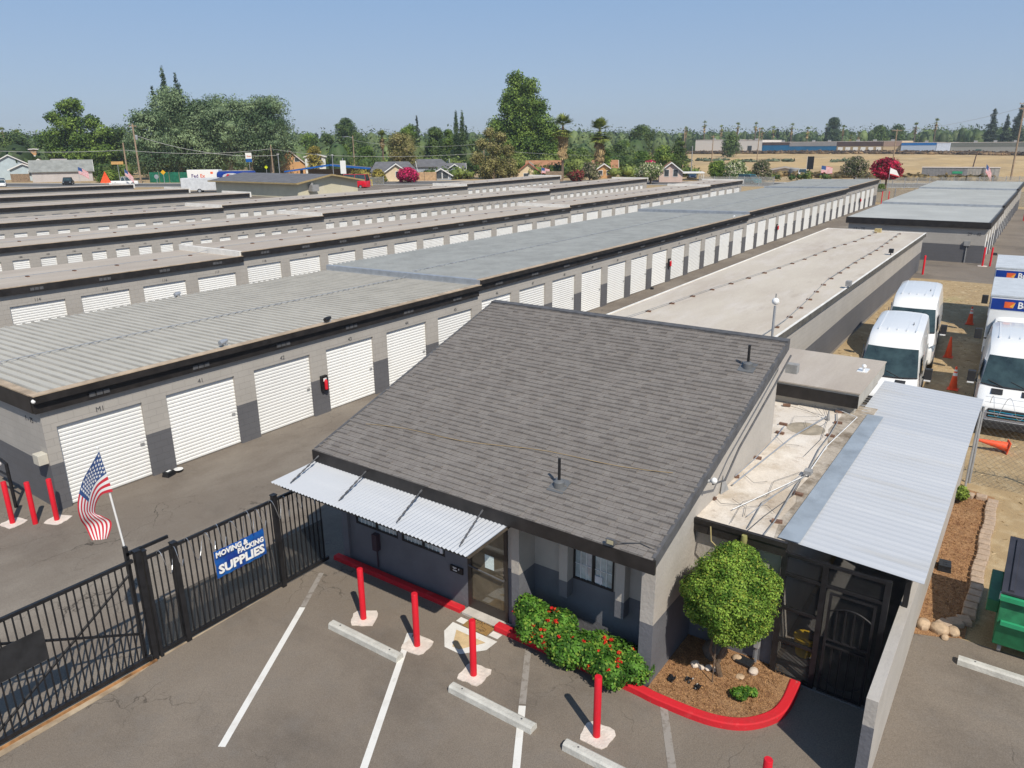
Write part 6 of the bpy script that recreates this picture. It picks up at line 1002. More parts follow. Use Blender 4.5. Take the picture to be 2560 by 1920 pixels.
t, M_ = crate('storage_shed', 199, 21.4, 9, 3, .9, 3.75, -1.47, mat('shed_gray', (.22, .22, .23), var=.15), 'long dark gray shed with a green sign beyond the street', 'shed'); b = MB(); b.box(1.6, 3.6, -.1, -.05, 2.5, 3.0); b.xf(M_); b.build('green_sign', mat('sign_green', (.03, .32, .16)), t)
crate('storage_shed', 204.3, 14.6, 7, 3, .9, 3.65, -1.49, mat('shed_light', (.36, .35, .33), var=.15), 'lighter gray shed right of the dark shed', 'shed')
def fence(name, pts, z, m, label, cat='fence', posts=True, alpha=None):
    t = empty(name, (*pts[0], zg(*pts[0])), label, cat); b = MB()
    for (xa, ya), (xb, yb) in zip(pts, pts[1:]):
        d = Vector((xb-xa, yb-ya)).normalized()*.03; nx_, ny_ = -d.y, d.x; b.add([(xa, ya, zg(xa, ya)), (xb, yb, zg(xb, yb)), (xb+nx_, yb+ny_, zg(xb, yb)), (xa+nx_, ya+ny_, zg(xa, ya)), (xa, ya, zg(xa, ya)+z), (xb, yb, zg(xb, yb)+z), (xb+nx_, yb+ny_, zg(xb, yb)+z), (xa+nx_, ya+ny_, zg(xa, ya)+z)], [(3, 2, 1, 0), (4, 5, 6, 7), (0, 1, 5, 4), (1, 2, 6, 5), (2, 3, 7, 6), (3, 0, 4, 7)])
    b.build('fence_panel', m, t)
    if posts:
        b = MB()
        for (xa, ya), (xb, yb) in zip(pts, pts[1:]):
            n_ = max(1, int(math.dist((xa, ya), (xb, yb))/2.4))
            for k in range(n_+1): x, y = xa+(xb-xa)*k/n_, ya+(yb-ya)*k/n_; b = MB(); b.box(x-.05, x+.05, y-.05, y+.05, zg(x, y), zg(x, y)+z+.1); b.build('fence_post', GALV if alpha else WOOD, t)
fence('fabric_fence', [(97, 171), (104, 154)], 2.3, mat('green_fabric', (.01, .14, .08), var=.25), 'dark green fabric fence under the big gray-green trees'); fence('wood_fence', [(84, 210.5), (86.5, 206.5)], 1.9, WOOD, 'brown wooden fence in front of the pale blue porch'); fence('wood_fence', [(127, 117), (130.5, 113)], 1.9, mat('pale_wood', (.42, .28, .16), var=.2), 'tan wooden fence between the magenta tree and gray-blue house'); fence('wood_fence', [(139, 89.5), (141, 86.5)], 2.1, WOOD, 'weathered wooden fence left of the red shrub')
CLK = mat('chainlink_far', (.30, .30, .29), alpha=.32); fence('chain_link_fence', [(150, 30), (165, 14), (176, 2)], 1.9, CLK, 'chain-link fence along the street at right', alpha=1); fence('chain_link_fence', [(120, 21), (121, -8)], 1.9, CLK, 'chain-link fence behind the isolated storage block', alpha=1); fence('chain_link_fence', [(106, 118), (112, 111)], 1.6, CLK, 'chain-link fence beside the red van', alpha=1); fence('chain_link_fence', [(141, 56), (148, 44)], 1.7, CLK, 'chain-link fence in front of the teal car', alpha=1)
# warehouses on the far side of the dry field
def ware(y0, y1, z0, z1, m, label, band=None, bz=0, roofm=None, doors=0, x=480, dm=WTRIM, door_h=2.6):
    t = empty('warehouse', (x, (y0+y1)/2, z0), label, 'warehouse', 'warehouses beyond the dry field'); b = MB(); b.box(x, x+40, y0, y1, z0-3, z1); b.build('wall', m, t)
    if band: b = MB(); b.box(x-.1, x, y0, y1, z1-bz, z1); b.build('wall_band', band, t)
    b = MB(); b.box(x-.15, x+40, y0-.05, y1+.05, z1, z1+.2); b.build('roof', roofm or CONCL, t)
    for k in range(doors): yy = y0+(y1-y0)*(k+.5)/doors; b = MB(); b.box(x-.12, x, yy-1.3, yy+1.3, z0-1, z0+door_h); b.build('dock_door', dm, t)
    for k in range(int((y1-y0)/9)): yy = y0+5+k*9; b = MB(); b.box(x+6, x+7.5, yy, yy+1.6, z1+.2, z1+1.1); b.build('roof_unit', GREY, t)
WB = mat('ware_blue', (.01, .12, .26), var=.1, ns=.2); WG = mat('ware_gray', (.28, .27, .27), var=.08, ns=.2); WBR = mat('ware_brown', (.085, .055, .05), var=.15, ns=.2)
ware(178, 203, 6.6, 12.0, mat('ware_cream', (.62, .58, .54), var=.05), 'pale cream warehouse at the left end of the far row', x=500); ware(152, 167, 5.6, 11.4, mat('ware_cream', (.62, .58, .54)), 'cream warehouse with a dark doorway behind a dark tree', doors=1, dm=WIN); ware(135.6, 151.8, 5, 10.1, WB, 'dark blue warehouse left of the gray-and-blue one', WBR, 1.6)
ware(108.7, 135.5, 4.8, 10.05, WB, 'blue warehouse with a gray upper band', WG, 2.3); ware(84, 108.5, 4.5, 10.1, mat('ware_tan', (.36, .27, .16), var=.06), 'tan warehouse with dark brown upper band and white dock doors', WBR, 2.5, doors=6); ware(74.6, 83.8, 4.3, 10.1, mat('ware_sand', (.55, .42, .26), var=.06), 'sand-coloured warehouse with a pinkish upper band', mat('ware_pink', (.36, .25, .20)), 2.6)
ware(57.2, 74.3, 3.6, 9.2, mat('ware_pale_blue', (.40, .48, .60), var=.08), 'pale blue warehouse with a bright blue top band', mat('ware_bright_blue', (.01, .14, .42)), 1.3, x=478); ware(50.6, 57, 3.3, 9.1, mat('ware_white', (.62, .68, .78)), 'white-fronted warehouse section right of the pale blue one', x=478.2); ware(-2, 50.4, 3.0, 9.0, mat('ware_greenish', (.30, .30, .28), var=.08), 'long gray-green warehouse at the right end of the far row', mat('ware_dark', (.16, .17, .15)), 2.0, x=480, doors=2, dm=mat('door_dark_green', (.03, .10, .09)))
b = MB(); rng = np.random.default_rng(8)
def scrub(name, x0, x1, y0, y1, n, s, z, m, label, cat='scrub'):
    px = rng.uniform(x0, x1, n); py = rng.uniform(y0, y1, n); bl = [(a, c, zg(a, c)+z*.4, s*rng.uniform(.6, 1.4), s*1.6*rng.uniform(.6, 1.4), z*rng.uniform(.5, 1.1)) for a, c in zip(px, py)]
    tag(leafobj(name, leafcloud(bl, n*14, s*.5, rng, up=.6), m, None, core(bl, .8, 5)), label, cat, kind='stuff')
scrub('dry_weeds', 425, 468, -20, 215, 900, 1.5, 1.0, leafmat('weeds', (.07, .05, .035), (.26, .17, .09), .08, .4), 'brown and black dry weeds in front of the far warehouses'); scrub('field_scrub', 282, 306, 64, 128, 24, 1.8, .8, leafmat('scrubgreen', (.08, .10, .06), (.17, .20, .12), .2, .3), 'low gray-green bushes in the golden dry field'); scrub('roadside_weeds', 185, 196, 12, 62, 70, 1.2, 1.1, leafmat('roadsc', (.10, .08, .035), (.28, .20, .09), .3, .4), 'yellow-brown weeds along the street bank')
# ---------------- trees and shrubs beyond the yard ----------------
TT = [('big_tree', 108.6, 225.2, 22.8, 20.5, 'tall broad dark green tree behind the gray ranch roof at left', 'green', 9000, .55, 'vase', .1), ('eucalyptus', 107.2, 186.4, 18.8, 15, 'leftmost gray-green eucalyptus behind the utility poles', 'euc', 6500, .42, 'vase', .12), ('eucalyptus', 116.1, 189.2, 24.5, 19, 'tallest gray-green eucalyptus of the big clump', 'euc', 9500, .42, 'dome', .1), ('eucalyptus', 120.3, 184.5, 21.5, 15, 'gray-green eucalyptus filling the left middle of the big clump', 'euc', 7000, .42, 'round', .1), ('eucalyptus', 131.6, 180.2, 21.5, 15, 'gray-green eucalyptus filling the right middle of the big clump', 'euc', 7000, .42, 'round', .1), ('eucalyptus', 125.5, 180.7, 23.0, 19, 'middle right gray-green eucalyptus of the big clump', 'euc', 9000, .42, 'vase', .12), ('eucalyptus', 137.1, 178.6, 22.9, 18, 'rightmost gray-green eucalyptus beside the brown roof', 'euc', 8500, .42, 'vase', .12),
('conifer', 124.5, 205.2, 31.5, 5.6, 'taller dark conifer tip rising above the eucalyptus clump', 'conif', 2200, .45, 'cone', .25), ('conifer', 127.2, 203.5, 30.0, 6.4, 'shorter dark conifer tip rising above the eucalyptus clump', 'conif', 2200, .45, 'cone', .25), ('conifer', 121.8, 206.8, 26.5, 4.6, 'small dark conifer tip at the left of the clump', 'conif', 1200, .45, 'cone', .25),
('tree', 113.7, 277.6, 15.0, 17, 'dark green tree mass at the far left horizon', 'dkgreen', 4000, .55, 'dome', .05), ('tree', 119.6, 268, 15.5, 12, 'mid-green round tree left of the tall broad tree', 'green', 2600, .5, 'round', .1), ('tree', 106, 285, 14, 14, 'dark tree beneath the far left palms', 'dkgreen', 3000, .5, 'round', .05), ('tree', 117.6, 220.6, 16.2, 11, 'dark tree between the broad tree and the eucalyptus', 'dkgreen', 3500, .45, 'round', .05),
('tree', 217.4, 234.8, 20.5, 11, 'tall dark round oak left of the street lamp', 'dkgreen', 3600, .5, 'round', .35), ('tree', 161.4, 177.6, 10.2, 11, 'bright green dome-shaped tree behind the gas canopy', 'bright', 3500, .4, 'dome', .05), ('tree', 165.5, 170.5, 9.6, 9, 'rounded green tree right of the bright green dome', 'green', 3000, .4, 'dome', .05), ('tree', 192, 217.3, 14, 8, 'dark tree left of the tall round oak', 'dkgreen', 2200, .5, 'round', .05), ('tree', 206.4, 217.8, 13.7, 17, 'wide dark tree below the tall round oak', 'dkgreen', 3800, .5, 'dome', .05), ('tree', 194, 228.8, 14.6, 12, 'green tree right of the eucalyptus clump', 'green', 2600, .5, 'round', .05), ('tree', 148, 173.4, 9.7, 6.5, 'golden-topped tree beside the brown roof', 'yellow', 2400, .35, 'dome', .1),
('tree', 145.8, 136.9, 12.7, 9, 'olive-brown open tree behind the cream house', 'olive', 6500, .32, 'vase', .22), ('tree', 179.9, 166.3, 16.1, 9, 'green leafy tree behind the olive-brown tree', 'green', 3600, .45, 'round', .05), ('tree', 182.2, 157.5, 15.0, 9, 'dark green pine-like tree left of the cypress pair', 'dkgreen', 3400, .45, 'dome', .05), ('norfolk_pine', 222.4, 201.3, 21.0, 4, 'slender tiered pine on the skyline left of the cypress pair', 'redw', 1200, .5, 'cone', .15),
('cypress', 177.9, 145.8, 18.9, 2.6, 'left of the two slender cypress trees', 'cyp', 2400, .3, 'tall', .02), ('cypress', 178.8, 144.2, 18.8, 2.6, 'right of the two slender cypress trees', 'cyp', 2400, .3, 'tall', .02), ('conifer', 203.2, 162.2, 16.3, 4, 'dark conifer just right of the cypress pair', 'conif', 1400, .45, 'cone', .1), ('tree', 191.7, 160.5, 14.5, 7, 'fresh green tree left behind the cypress pair', 'green', 2400, .45, 'round', .05), ('tree', 190, 150, 11.5, 9, 'green tree beneath the cypress pair', 'dkgreen', 2600, .45, 'dome', .05),
('olive_tree', 142.8, 106.3, 13.6, 10.4, 'large olive-yellow tree with pale blossoms below, left of the giant tree', 'olive', 8500, .32, 'round', .08), ('giant_tree', 177.0, 121.6, 27.2, 24, 'giant deep green tree towering over the houses at the center', 'green', 20000, .5, 'dome', .06), ('tree', 177.5, 113, 15.2, 9.5, 'green lower tree at the right foot of the giant tree', 'green', 4000, .42, 'round', .03),
('tree', 296.8, 144.3, 17.3, 13, 'dark oak with gaps right of the palms', 'dkgreen', 2600, .6, 'round', .3), ('tree', 231.5, 118.4, 11.0, 12, 'mid-green rounded tree below the dark oak', 'green', 2600, .5, 'dome', .03), ('tree', 189, 91.5, 7.7, 6.6, 'bright green round tree behind the magenta-topped bush', 'bright', 2400, .4, 'round', .03), ('tree', 196.1, 88.1, 9.1, 8, 'bright green tree left of the bare utility pole', 'bright', 2600, .4, 'round', .03), ('tree', 202.2, 86.7, 11.2, 4.5, 'olive green tall tree at the bare utility pole', 'dkgreen', 1800, .4, 'round', .03), ('tree', 174.9, 86.1, 5.9, 6.5, 'dark low tree left of the pink house', 'dkgreen', 2200, .35, 'round', .03), ('tree', 198.8, 115.7, 8.6, 8, 'green tree between the two tall palms', 'green', 2200, .4, 'dome', .03), ('tree', 184.1, 111, 8.1, 5, 'bright green bush right of the giant tree foot', 'bright', 1500, .4, 'round', .03), ('tree', 175.9, 95.2, 8.4, 3.5, 'narrow green tree right of the second palm', 'green', 1200, .35, 'round', .03), ('tree', 213, 110.7, 10.2, 8, 'gray-green tree right of the second palm crown', 'dkgreen', 2000, .45, 'dome', .03), ('tree', 357.9, 127.8, 14.2, 12, 'dark round tree in front of the cream warehouses', 'dkgreen', 2400, .6, 'dome', .02),
('flowering_tree', 140.3, 65.8, 6.0, 6.6, 'round tree covered in white blossom beside the pink house', 'whitef', 3600, .28, 'round', .22), ('flowering_tree', 158.6, 55.4, 6.3, 6.2, 'white-blossomed tree left of the teal car', 'whitef', 3200, .3, 'dome', .1), ('flowering_tree', 160.5, 50.4, 6.1, 5.8, 'fading pinkish-white flowering tree above the teal car', 'fade', 3000, .3, 'dome', .1), ('shrub', 161.1, 60.1, 5.9, 5.6, 'broad green shrub left of the white-blossomed tree', 'bright', 2400, .32, 'dome', .03), ('flowering_tree', 171.5, 34.6, 6.7, 6.2, 'green tree tipped with pale pink flowers right of the billboard', 'fade', 2600, .32, 'round', .22), ('crape_myrtle', 148.0, 24.6, 6.8, 6.0, 'crimson flowering tree with bare twin trunks by the street', 'redt', 4200, .3, 'round', .38),
('flowering_tree', 121.4, 113.2, 5.1, 5.4, 'magenta flowering tree in front of the cream house', 'pink', 3400, .3, 'round', .12), ('shrub', 142.9, 84.4, 4.3, 4.1, 'dull red leafy shrub left of the second palm', 'redsh', 1900, .28, 'round', .03), ('flowering_tree', 153.8, 72.5, 6.1, 4.8, 'bright pink bush rising behind the white blossom tree', 'pink', 1600, .3, 'dome', .05), ('tree', 146.1, 82.9, 5.8, 5.2, 'small green and yellow tree at the second palm trunk', 'fade', 2200, .3, 'dome', .1), ('tree', 115.1, 115.4, 4.9, 3.6, 'yellow-green tree left of the cream house', 'yellow', 1500, .3, 'round', .03), ('tree', 122.7, 128.9, 4.5, 5, 'yellow-green bush right of the white pylon sign', 'yellow', 1700, .3, 'round', .03), ('shrub', 143.9, 24.6, 2.6, 1.7, 'small dark green shrub at the foot of the crimson tree', 'dkgreen', 700, .2, 'round', .0), ('hedge', 94.0, 182.2, 4.6, 7.0, 'block of yellow-green hedge right of the gray ranch house', 'bright', 2600, .35, 'dome', .0), ('shrub', 70.5, 190, 6.3, 3.2, 'magenta bush at the extreme left edge', 'pink', 1400, .3, 'round', .15),
('conifer', 534.7, 124.3, 25.4, 14.6, 'dark clump of upright conifers above the tan warehouse', 'conif', 3400, .7, 'dome', .05), ('tree', 516.3, 93.0, 19.6, 15.9, 'dark dome tree left behind the pale blue warehouse', 'dkgreen', 2600, .7, 'dome', .02), ('tree', 530.0, 85.4, 20.3, 12.8, 'dark taller tree above the pale blue warehouse', 'dkgreen', 2200, .7, 'dome', .02), ('redwood', 511.2, 35.0, 27.4, 10.4, 'left of three tiered redwoods at the right horizon', 'redw', 2600, .7, 'cone', .08), ('redwood', 523.7, 29.3, 24.8, 7.3, 'middle and smallest of three tiered redwoods', 'redw', 1800, .7, 'cone', .08), ('redwood', 511.9, 23.2, 29.3, 9.8, 'rightmost and tallest of three tiered redwoods', 'redw', 2800, .7, 'cone', .08)]
def lobes(x, y, L):   # (sideways m, height m, radius m) lobes of one irregular crown
    q = random.Random(5); o = []
    for a, z, r in L:
        for k in range(4): dp = q.uniform(-.6, .6)*r; o.append((x+.58*(a+q.uniform(-.3, .3)*r)+.815*dp, y-.815*(a+q.uniform(-.3, .3)*r)+.58*dp, z+q.uniform(-.3, .3)*r, r*.62, r*.62, r*.5))
        o.append((x+.58*a, y-.815*a, z, r*.8, r*.8, r*.75))
    return o
LOB = {'giant_tree': [(-2, 26, 3.4), (1.6, 23.6, 4.2), (-2.6, 22, 4.0), (-3.6, 19.5, 4.4), (4.2, 19, 4.2), (.3, 19, 5.4), (-1, 15, 6.4), (-6.6, 14, 4.6), (5, 14, 5.4), (-5, 10, 5.6), (1.4, 9, 7), (7.4, 9, 4.8), (-1, 5, 6)],
       'olive_tree': [(-1, 12.0, 1.8), (1.8, 11, 1.9), (-2.6, 9.6, 2.0), (.3, 9, 2.8), (3.4, 8.2, 2.0), (-3.6, 6.6, 2.2), (0, 6, 3), (3.4, 5.2, 2.4), (-1.5, 3.8, 2.6), (2.0, 3.4, 2.4), (4.6, 3.4, 1.7)], 'big_tree': [(-2.6, 20.2, 2.8), (1, 20.6, 3.0), (-5.4, 17.5, 2.8), (-1, 16.5, 4.6), (4.6, 16.4, 3), (-5, 12.6, 4.2), (2, 12, 5.2), (7.2, 13.4, 3.2), (-6, 8, 4), (0, 7.4, 5), (6.5, 8, 4.5)]}
for i, (nm, x, y, z1, w, lb, mk, n_, lf, sh, br_) in enumerate(TT):
    cat = {'cypress': 'cypress', 'shrub': 'shrub', 'hedge': 'hedge', 'conifer': 'conifer', 'redwood': 'conifer', 'norfolk_pine': 'conifer'}.get(nm, 'tree'); nb = {'vase': 30, 'cone': 16, 'tall': 12}.get(sh, 24); nb = int(nb*(1.6 if w > 12 else 1))
    tree(nm, x, y, z1, w, lb, cat, LM[mk], int(n_*2.0), lf*.66, sh, br_, seed=100+i, trunk=BARKL if nm == 'eucalyptus' else BARK, nb=nb, droop=.8 if nm == 'eucalyptus' else 0, kcore=.34, shell=.6, blobs=lobes(x, y, LOB[nm]) if nm in LOB else None)
def palm(x, y, z1, r, label, gz=None, skirt=1.0, n=46, seed=0, grp='palms', thick=.28):
    g = zg(x, y) if gz is None else gz; rg = random.Random(seed); t = empty('palm_tree', (x, y, g), label, 'palm', grp); zc = z1-r*.75
    b = MB(); b.tube([(x, y, g), (x+.1, y, (g+zc)/2), (x, y, zc)], [thick*1.2, thick*.9, thick], 8); b.build('trunk', mat('palm_trunk', (.14, .10, .075), var=.3, ns=3), t, smooth=True)
    for nm, m_, cnt, e0, e1, ln in (('frond', leafmat('palm_green', (.09, .13, .03), (.28, .32, .07), .8, .35), int(n*1.5), -.6, 1.5, 1.0), ('dead_frond', leafmat('palm_dry', (.28, .19, .09), (.50, .38, .19), .8, .35), int(n*skirt), -1.45, -1.0, .85)):
        V = []
        for k in range(cnt):
            a = rg.uniform(0, 2*PI); e = rg.uniform(e0, e1); dz_ = rg.uniform(0, 1)**1.3*r*1.5*min(1.2, skirt) if nm == 'dead_frond' else (rg.uniform(0, .5)*r if e < .2 else 0); dr_ = Vector((math.cos(a)*math.cos(e), math.sin(a)*math.cos(e), math.sin(e))); sd = Vector((-math.sin(a), math.cos(a), 0)); L_ = r*ln*rg.uniform(.75, 1.1); c0 = Vector((x, y, zc-dz_))
            for j in range(7):   # fan leaflets
                q = (j-3)/3; tip = c0+(dr_+sd*q*.5).normalized()*L_*(1-.15*abs(q))+Vector((0, 0, -L_*.1)); mid = c0+dr_*L_*.45; sp = sd*.05*r
                V += [tuple(mid-sp), tuple(mid+sp), tuple(tip+sp*.5), tuple(tip-sp*.5)]
            V += [tuple(c0-sd*.03), tuple(c0+sd*.03), tuple(c0+dr_*L_*.5+sd*.03), tuple(c0+dr_*L_*.5-sd*.03)]
        leafobj(nm, np.array(V), m_, t)
palm(150.8, 92.7, 15.6, 3.0, 'left of the two tall fan palms with dead frond skirts', seed=1, skirt=1.5, n=60); palm(168.1, 92.8, 15.1, 3.3, 'right and bushier of the two tall fan palms', seed=2, skirt=1.8, n=60); palm(170.6, 168.8, 13.9, 2.1, 'fan palm behind the yellow-green trees near the cream house', seed=3, skirt=.8)
palm(122.5, 306.4, 16.9, 1.8, 'small palm on the far left skyline', seed=4, skirt=.8, n=24); palm(126.5, 305.4, 16.0, 2.6, 'dry bushy palm group on the far left skyline', seed=5, skirt=2.5, n=20)
FPL = [(437.2, 172.6, 22.2), (440.6, 163.7, 19.8), (443.6, 155.2, 21.0), (446.8, 145.9, 21.1), (447.9, 142.4, 18.0), (433.3, 182.1, 19.2), (449.7, 136.6, 18.8), (452.4, 127.3, 20.2), (454.7, 119.1, 18.2), (457.0, 109.6, 19.6), (458.9, 101.4, 18.9), (465.3, 66.5, 19.3), (466.5, 57.3, 21.3), (459.8, 97.3, 14), (460.6, 93.3, 15.1)]
for i, (x, y, z1) in enumerate(FPL): palm(x*1.18, y*1.18, 9.15+(z1-9.15)*1.18, 2.6, 'thin distant fan palm on the skyline above the warehouses', seed=20+i, skirt=1.0, n=18, grp='distant skyline palms', thick=.35)
# continuous distant woodland
rng = np.random.default_rng(21); bl = []
for i in range(1400):
    az = math.radians(rng.uniform(-4, 76)); d = rng.uniform(440, 800) if az > .42 else rng.uniform(560, 800); s = rng.uniform(3.5, 7); x, y = d*math.cos(az), d*math.sin(az); h = rng.uniform(4.5, 9.5)+d*.005; bl.append((x, y, 4+h*.5, s, s, h))
for i in range(300):
    az = math.radians(rng.uniform(26, 76)); d = rng.uniform(235, 400); s = rng.uniform(3.5, 7); x, y = d*math.cos(az), d*math.sin(az); h = rng.uniform(4.5, 8.5); bl.append((x, y, zg(x, y)+h*.4, s, s, h))
tag(leafobj('distant_woodland', leafcloud(bl, 170000, .9, rng, up=.3, shell=.5), leafmat('leaf_distant', (.05, .085, .03), (.15, .2, .075), .05, .35), None, core(bl, .7, 6)), 'continuous belt of distant trees along the horizon', 'woodland', kind='stuff')
bl = []
for i in range(70):
    az = math.radians(rng.choice([rng.uniform(14, 34), rng.uniform(14, 30), rng.uniform(30, 62)])); d = rng.uniform(560, 720); x, y = d*math.cos(az), d*math.sin(az); h = rng.uniform(7, 13); 
    for k in range(4): bl.append((x, y, 5+h*(.2+.25*k), 2.6-k*.55, 2.6-k*.55, h*.2))
tag(leafobj('distant_conifers', leafcloud(bl, 22000, 1.1, rng), leafmat('leaf_distant_conifer', (.03, .05, .035), (.07, .10, .065), .1, .3), None, core(bl, .7, 5)), 'distant conifer tips along the horizon at right', 'woodland', kind='stuff')
bl = []; rq = random.Random(12)
for (xa, ya), (xb, yb), n_, h_ in (((150, 100), (168, 86), 22, 2.6), ((128, 124), (150, 104), 22, 2.2), ((160, 120), (188, 96), 34, 4.5), ((160, 84), (176, 72), 18, 2.4), ((140, 150), (175, 128), 30, 4.0), ((104, 215), (124, 196), 18, 3.5), ((166, 60), (176, 40), 14, 1.6), ((84, 232), (104, 224), 14, 3.0), ((186, 120), (215, 92), 30, 5), ((112, 124), (122, 118), 6, 1.2)):
    for k in range(n_): f = rq.random(); x = xa+(xb-xa)*f+rq.uniform(-2.5, 2.5); y = ya+(yb-ya)*f+rq.uniform(-2.5, 2.5); s_ = rq.uniform(.7, 1.5)*h_*.65; bl.append((x, y, zg(x, y)+s_*.7, s_, s_, s_*.8))
tag(leafobj('garden_greenery', leafcloud(bl, 30000, .34, rng, up=.4), leafmat('leaf_garden', (.05, .09, .02), (.20, .25, .06), .15, .35), None, core(bl, .6, 6)), 'continuous garden hedges and bushes filling the yards between the houses', 'garden greenery', kind='stuff')
# ---------------- poles, wires, signs, flags ----------------
PW = mat('pole_wood', (.30, .22, .15), var=.2, ns=2)
def upole(x, y, z0, z1, label, arm=True, lean=(0, 0), r=.16, trans=False, lamp=None, m=PW, name='utility_pole', arms=(2.2,)):
    t = empty(name, (x, y, z0), label, 'utility pole', 'utility poles'); b = MB(); b.tube([(x, y, z0-.5), (x+lean[0], y+lean[1], z1)], [r, r*.7], 8); b.build('pole', m, t)
    if arm:
        for k, a in enumerate(arms): zz = z1-.6-k*1.0; b = MB(); b.box(-a/2, a/2, -.06, .06, zz, zz+.14); [b.lathe([(.05, zz+.14), (.06, zz+.3)], q*a/2, 0, 6) for q in (-.9, -.3, .3, .9)]; b.xf(T(x+lean[0], y+lean[1], 0, -.8)); b.build('crossarm', m, t)
    if trans: b = MB(); b.lathe([(.28, z1-3.4), (.3, z1-3.3), (.3, z1-2.5), (.2, z1-2.4)], x+.35, y-.25, 10); b.build('transformer', GALV, t, smooth=True)
    if lamp: b = MB(); b.tube([(x, y, lamp), (x-1.0, y+.8, lamp+.35), (x-1.7, y+1.3, lamp+.3)], .06, 6); b.box(x-2.4, x-1.6, y+1.15, y+1.45, lamp+.2, lamp+.32); b.build('street_lamp_arm', GALV, t)
    return (x+lean[0], y+lean[1], z1)
upole(94.6, 170.5, 1.7, 14.6, 'wooden utility pole with transformer, taller of the leftmost pair', trans=True, arms=(1.6,), r=.22); upole(87.7, 162.9, 1.7, 10.5, 'shorter plain wooden pole of the leftmost pair', False, r=.2); upole(147.3, 156.6, 1.9, 12.2, 'wooden pole with a street lamp arm near the canopy', False, lamp=11.6); upole(125, 162.5, 3.2, 9.9, 'weathered pole left of the brown-roofed house', False); upole(155, 118.3, 1.2, 10.4, 'thin gray pole left of the big center tree', False, r=.14)
upole(173, 70.9, 1.2, 8.9, 'pole with twin lamp heads near the pink house', False, r=.15, m=GREY); upole(211.9, 89.5, 2, 13.7, 'wooden pole at the left end of the dry field', False, r=.17); upole(261.6, 99.9, 2.2, 12.2, 'dark wooden pole standing in the dry field', r=.2, arms=(1.5,)); upole(285.6, 91.8, 2.4, 14.8, 'tall dark pole in front of the cream warehouse', r=.2, arms=(1.2,)); upole(296.1, 48.0, 2.2, 13.7, 'pole with a wide crossarm and lamp in the field center', r=.22, arms=(3.6,), lamp=13.2); upole(200.8, 8.6, 1.1, 17.4, 'big utility pole at the right edge by the street', r=.2, trans=True, arms=(2.4, 2.0)); upole(229.3, 18.6, 1.6, 6.9, 'short dark leaning post beyond the sheds', False, lean=(.8, -.5), m=WBR)
for x, y, z0, z1, lb in ((113.9, 145.8, 2, 7.8, 'thin white mast behind the cream building at left'), (123.1, 138.1, 2, 7.5, 'thin gray mast in front of the gas canopy')): t = empty('mast', (x, y, z0), lb, 'mast'); b = MB(); b.tube([(x, y, z0), (x, y, z1)], .08, 6); b.build('pole', GALV, t); b = MB(); b.box(x-.25, x+.25, y-.15, y+.15, z1, z1+.12); b.build('lamp_head', WPAINT, t)
def wire(p, q, sag, label, r=.03, seg=14):
    b = MB(); P, Q = Vector(p), Vector(q); b.tube([tuple(P.lerp(Q, k/seg)-Vector((0, 0, sag*4*(k/seg)*(1-k/seg)))) for k in range(seg+1)], r, 4); tag(b.build('overhead_cable', mat('cable_pale', (.42, .42, .40), rough=.6), None, origin=p), label, 'cable', 'overhead cables')
wire((70, 215, 10.2), (87.7, 162.9, 9.0), .8, 'pale overhead cable from the left edge to the short wooden pole', .045); wire((87.7, 162.9, 9.0), (125, 162.5, 9.0), .9, 'pale overhead cable from the short pole across the eucalyptus clump', .045); wire((94.6, 170.5, 12.2), (113.9, 145.8, 7.6), 1.6, 'long sagging cable from the transformer pole to the white mast', .045); wire((125, 162.5, 9.0), (123.1, 138.1, 7.4), .2, 'cable from the weathered pole to the thin gray mast', .035); wire((123.1, 138.1, 7.4), (155, 118.3, 7.6), .5, 'cable over the cream house to the thin gray pole', .035)
wire((155, 118.3, 8.4), (211.9, 89.5, 6.3), .8, 'thin cable running behind the two tall palms', .03); wire((200.8, 8.6, 16.2), (296.1, 48.0, 13.3), 1.0, 'thin cable from the big right pole across the sky', .03); wire((147.3, 156.6, 11), (155, 118.3, 9.9), 1.2, 'thin cable from the street lamp pole to the gray pole', .025)
def sign(name, x, y, z0, zs, w, h, m, label, rz=-.9, txt=None, tm=None, shape='box', cat='sign', post=GALV, ts=.5):
    t = empty(name, (x, y, z0), label, cat); b = MB(); b.tube([(x, y, z0), (x, y, zs)], .06, 6); b.build('post', post, t); M_ = T(x, y, 0, rz); b = MB()
    if shape == 'box': b.box(-w/2, w/2, -.1, -.04, zs-h/2, zs+h/2)
    else: n_ = 4 if shape == 'dia' else 8; b.add([(w/2*math.cos(2*PI*k/n_+(PI/8 if n_ == 8 else 0)), yy, zs+w/2*math.sin(2*PI*k/n_+(PI/8 if n_ == 8 else 0))) for yy in (-.1, -.06) for k in range(n_)], [tuple(range(n_)), tuple(range(n_, 2*n_))[::-1]]+[(k, (k+1) % n_, n_+(k+1) % n_, n_+k) for k in range(n_)])
    b.xf(M_); b.build('sign_face', m, t)
    if txt: text(txt, ts, M_ @ face_ny(0, -.12, zs), 'lettering', tm or BLKM, t, .004, .01)
    return t, M_
sign('warning_sign', 96.3, 163.8, 1.6, 4.2, 1.1, 0, mat('sign_yellow', (.70, .38, .01)), 'yellow diamond warning sign right of the utility poles', shape='dia'); sign('stop_sign', 95, 164.5, 1.6, 3.3, 1.0, 0, GALV, 'back of a silver octagonal stop sign beside the yellow diamond', shape='oct'); sign('board_sign', 93.2, 176.9, 1.4, 6.2, 2.7, .65, mat('board_orange', (.55, .33, .12)), 'orange wooden board sign left of the tall utility pole')
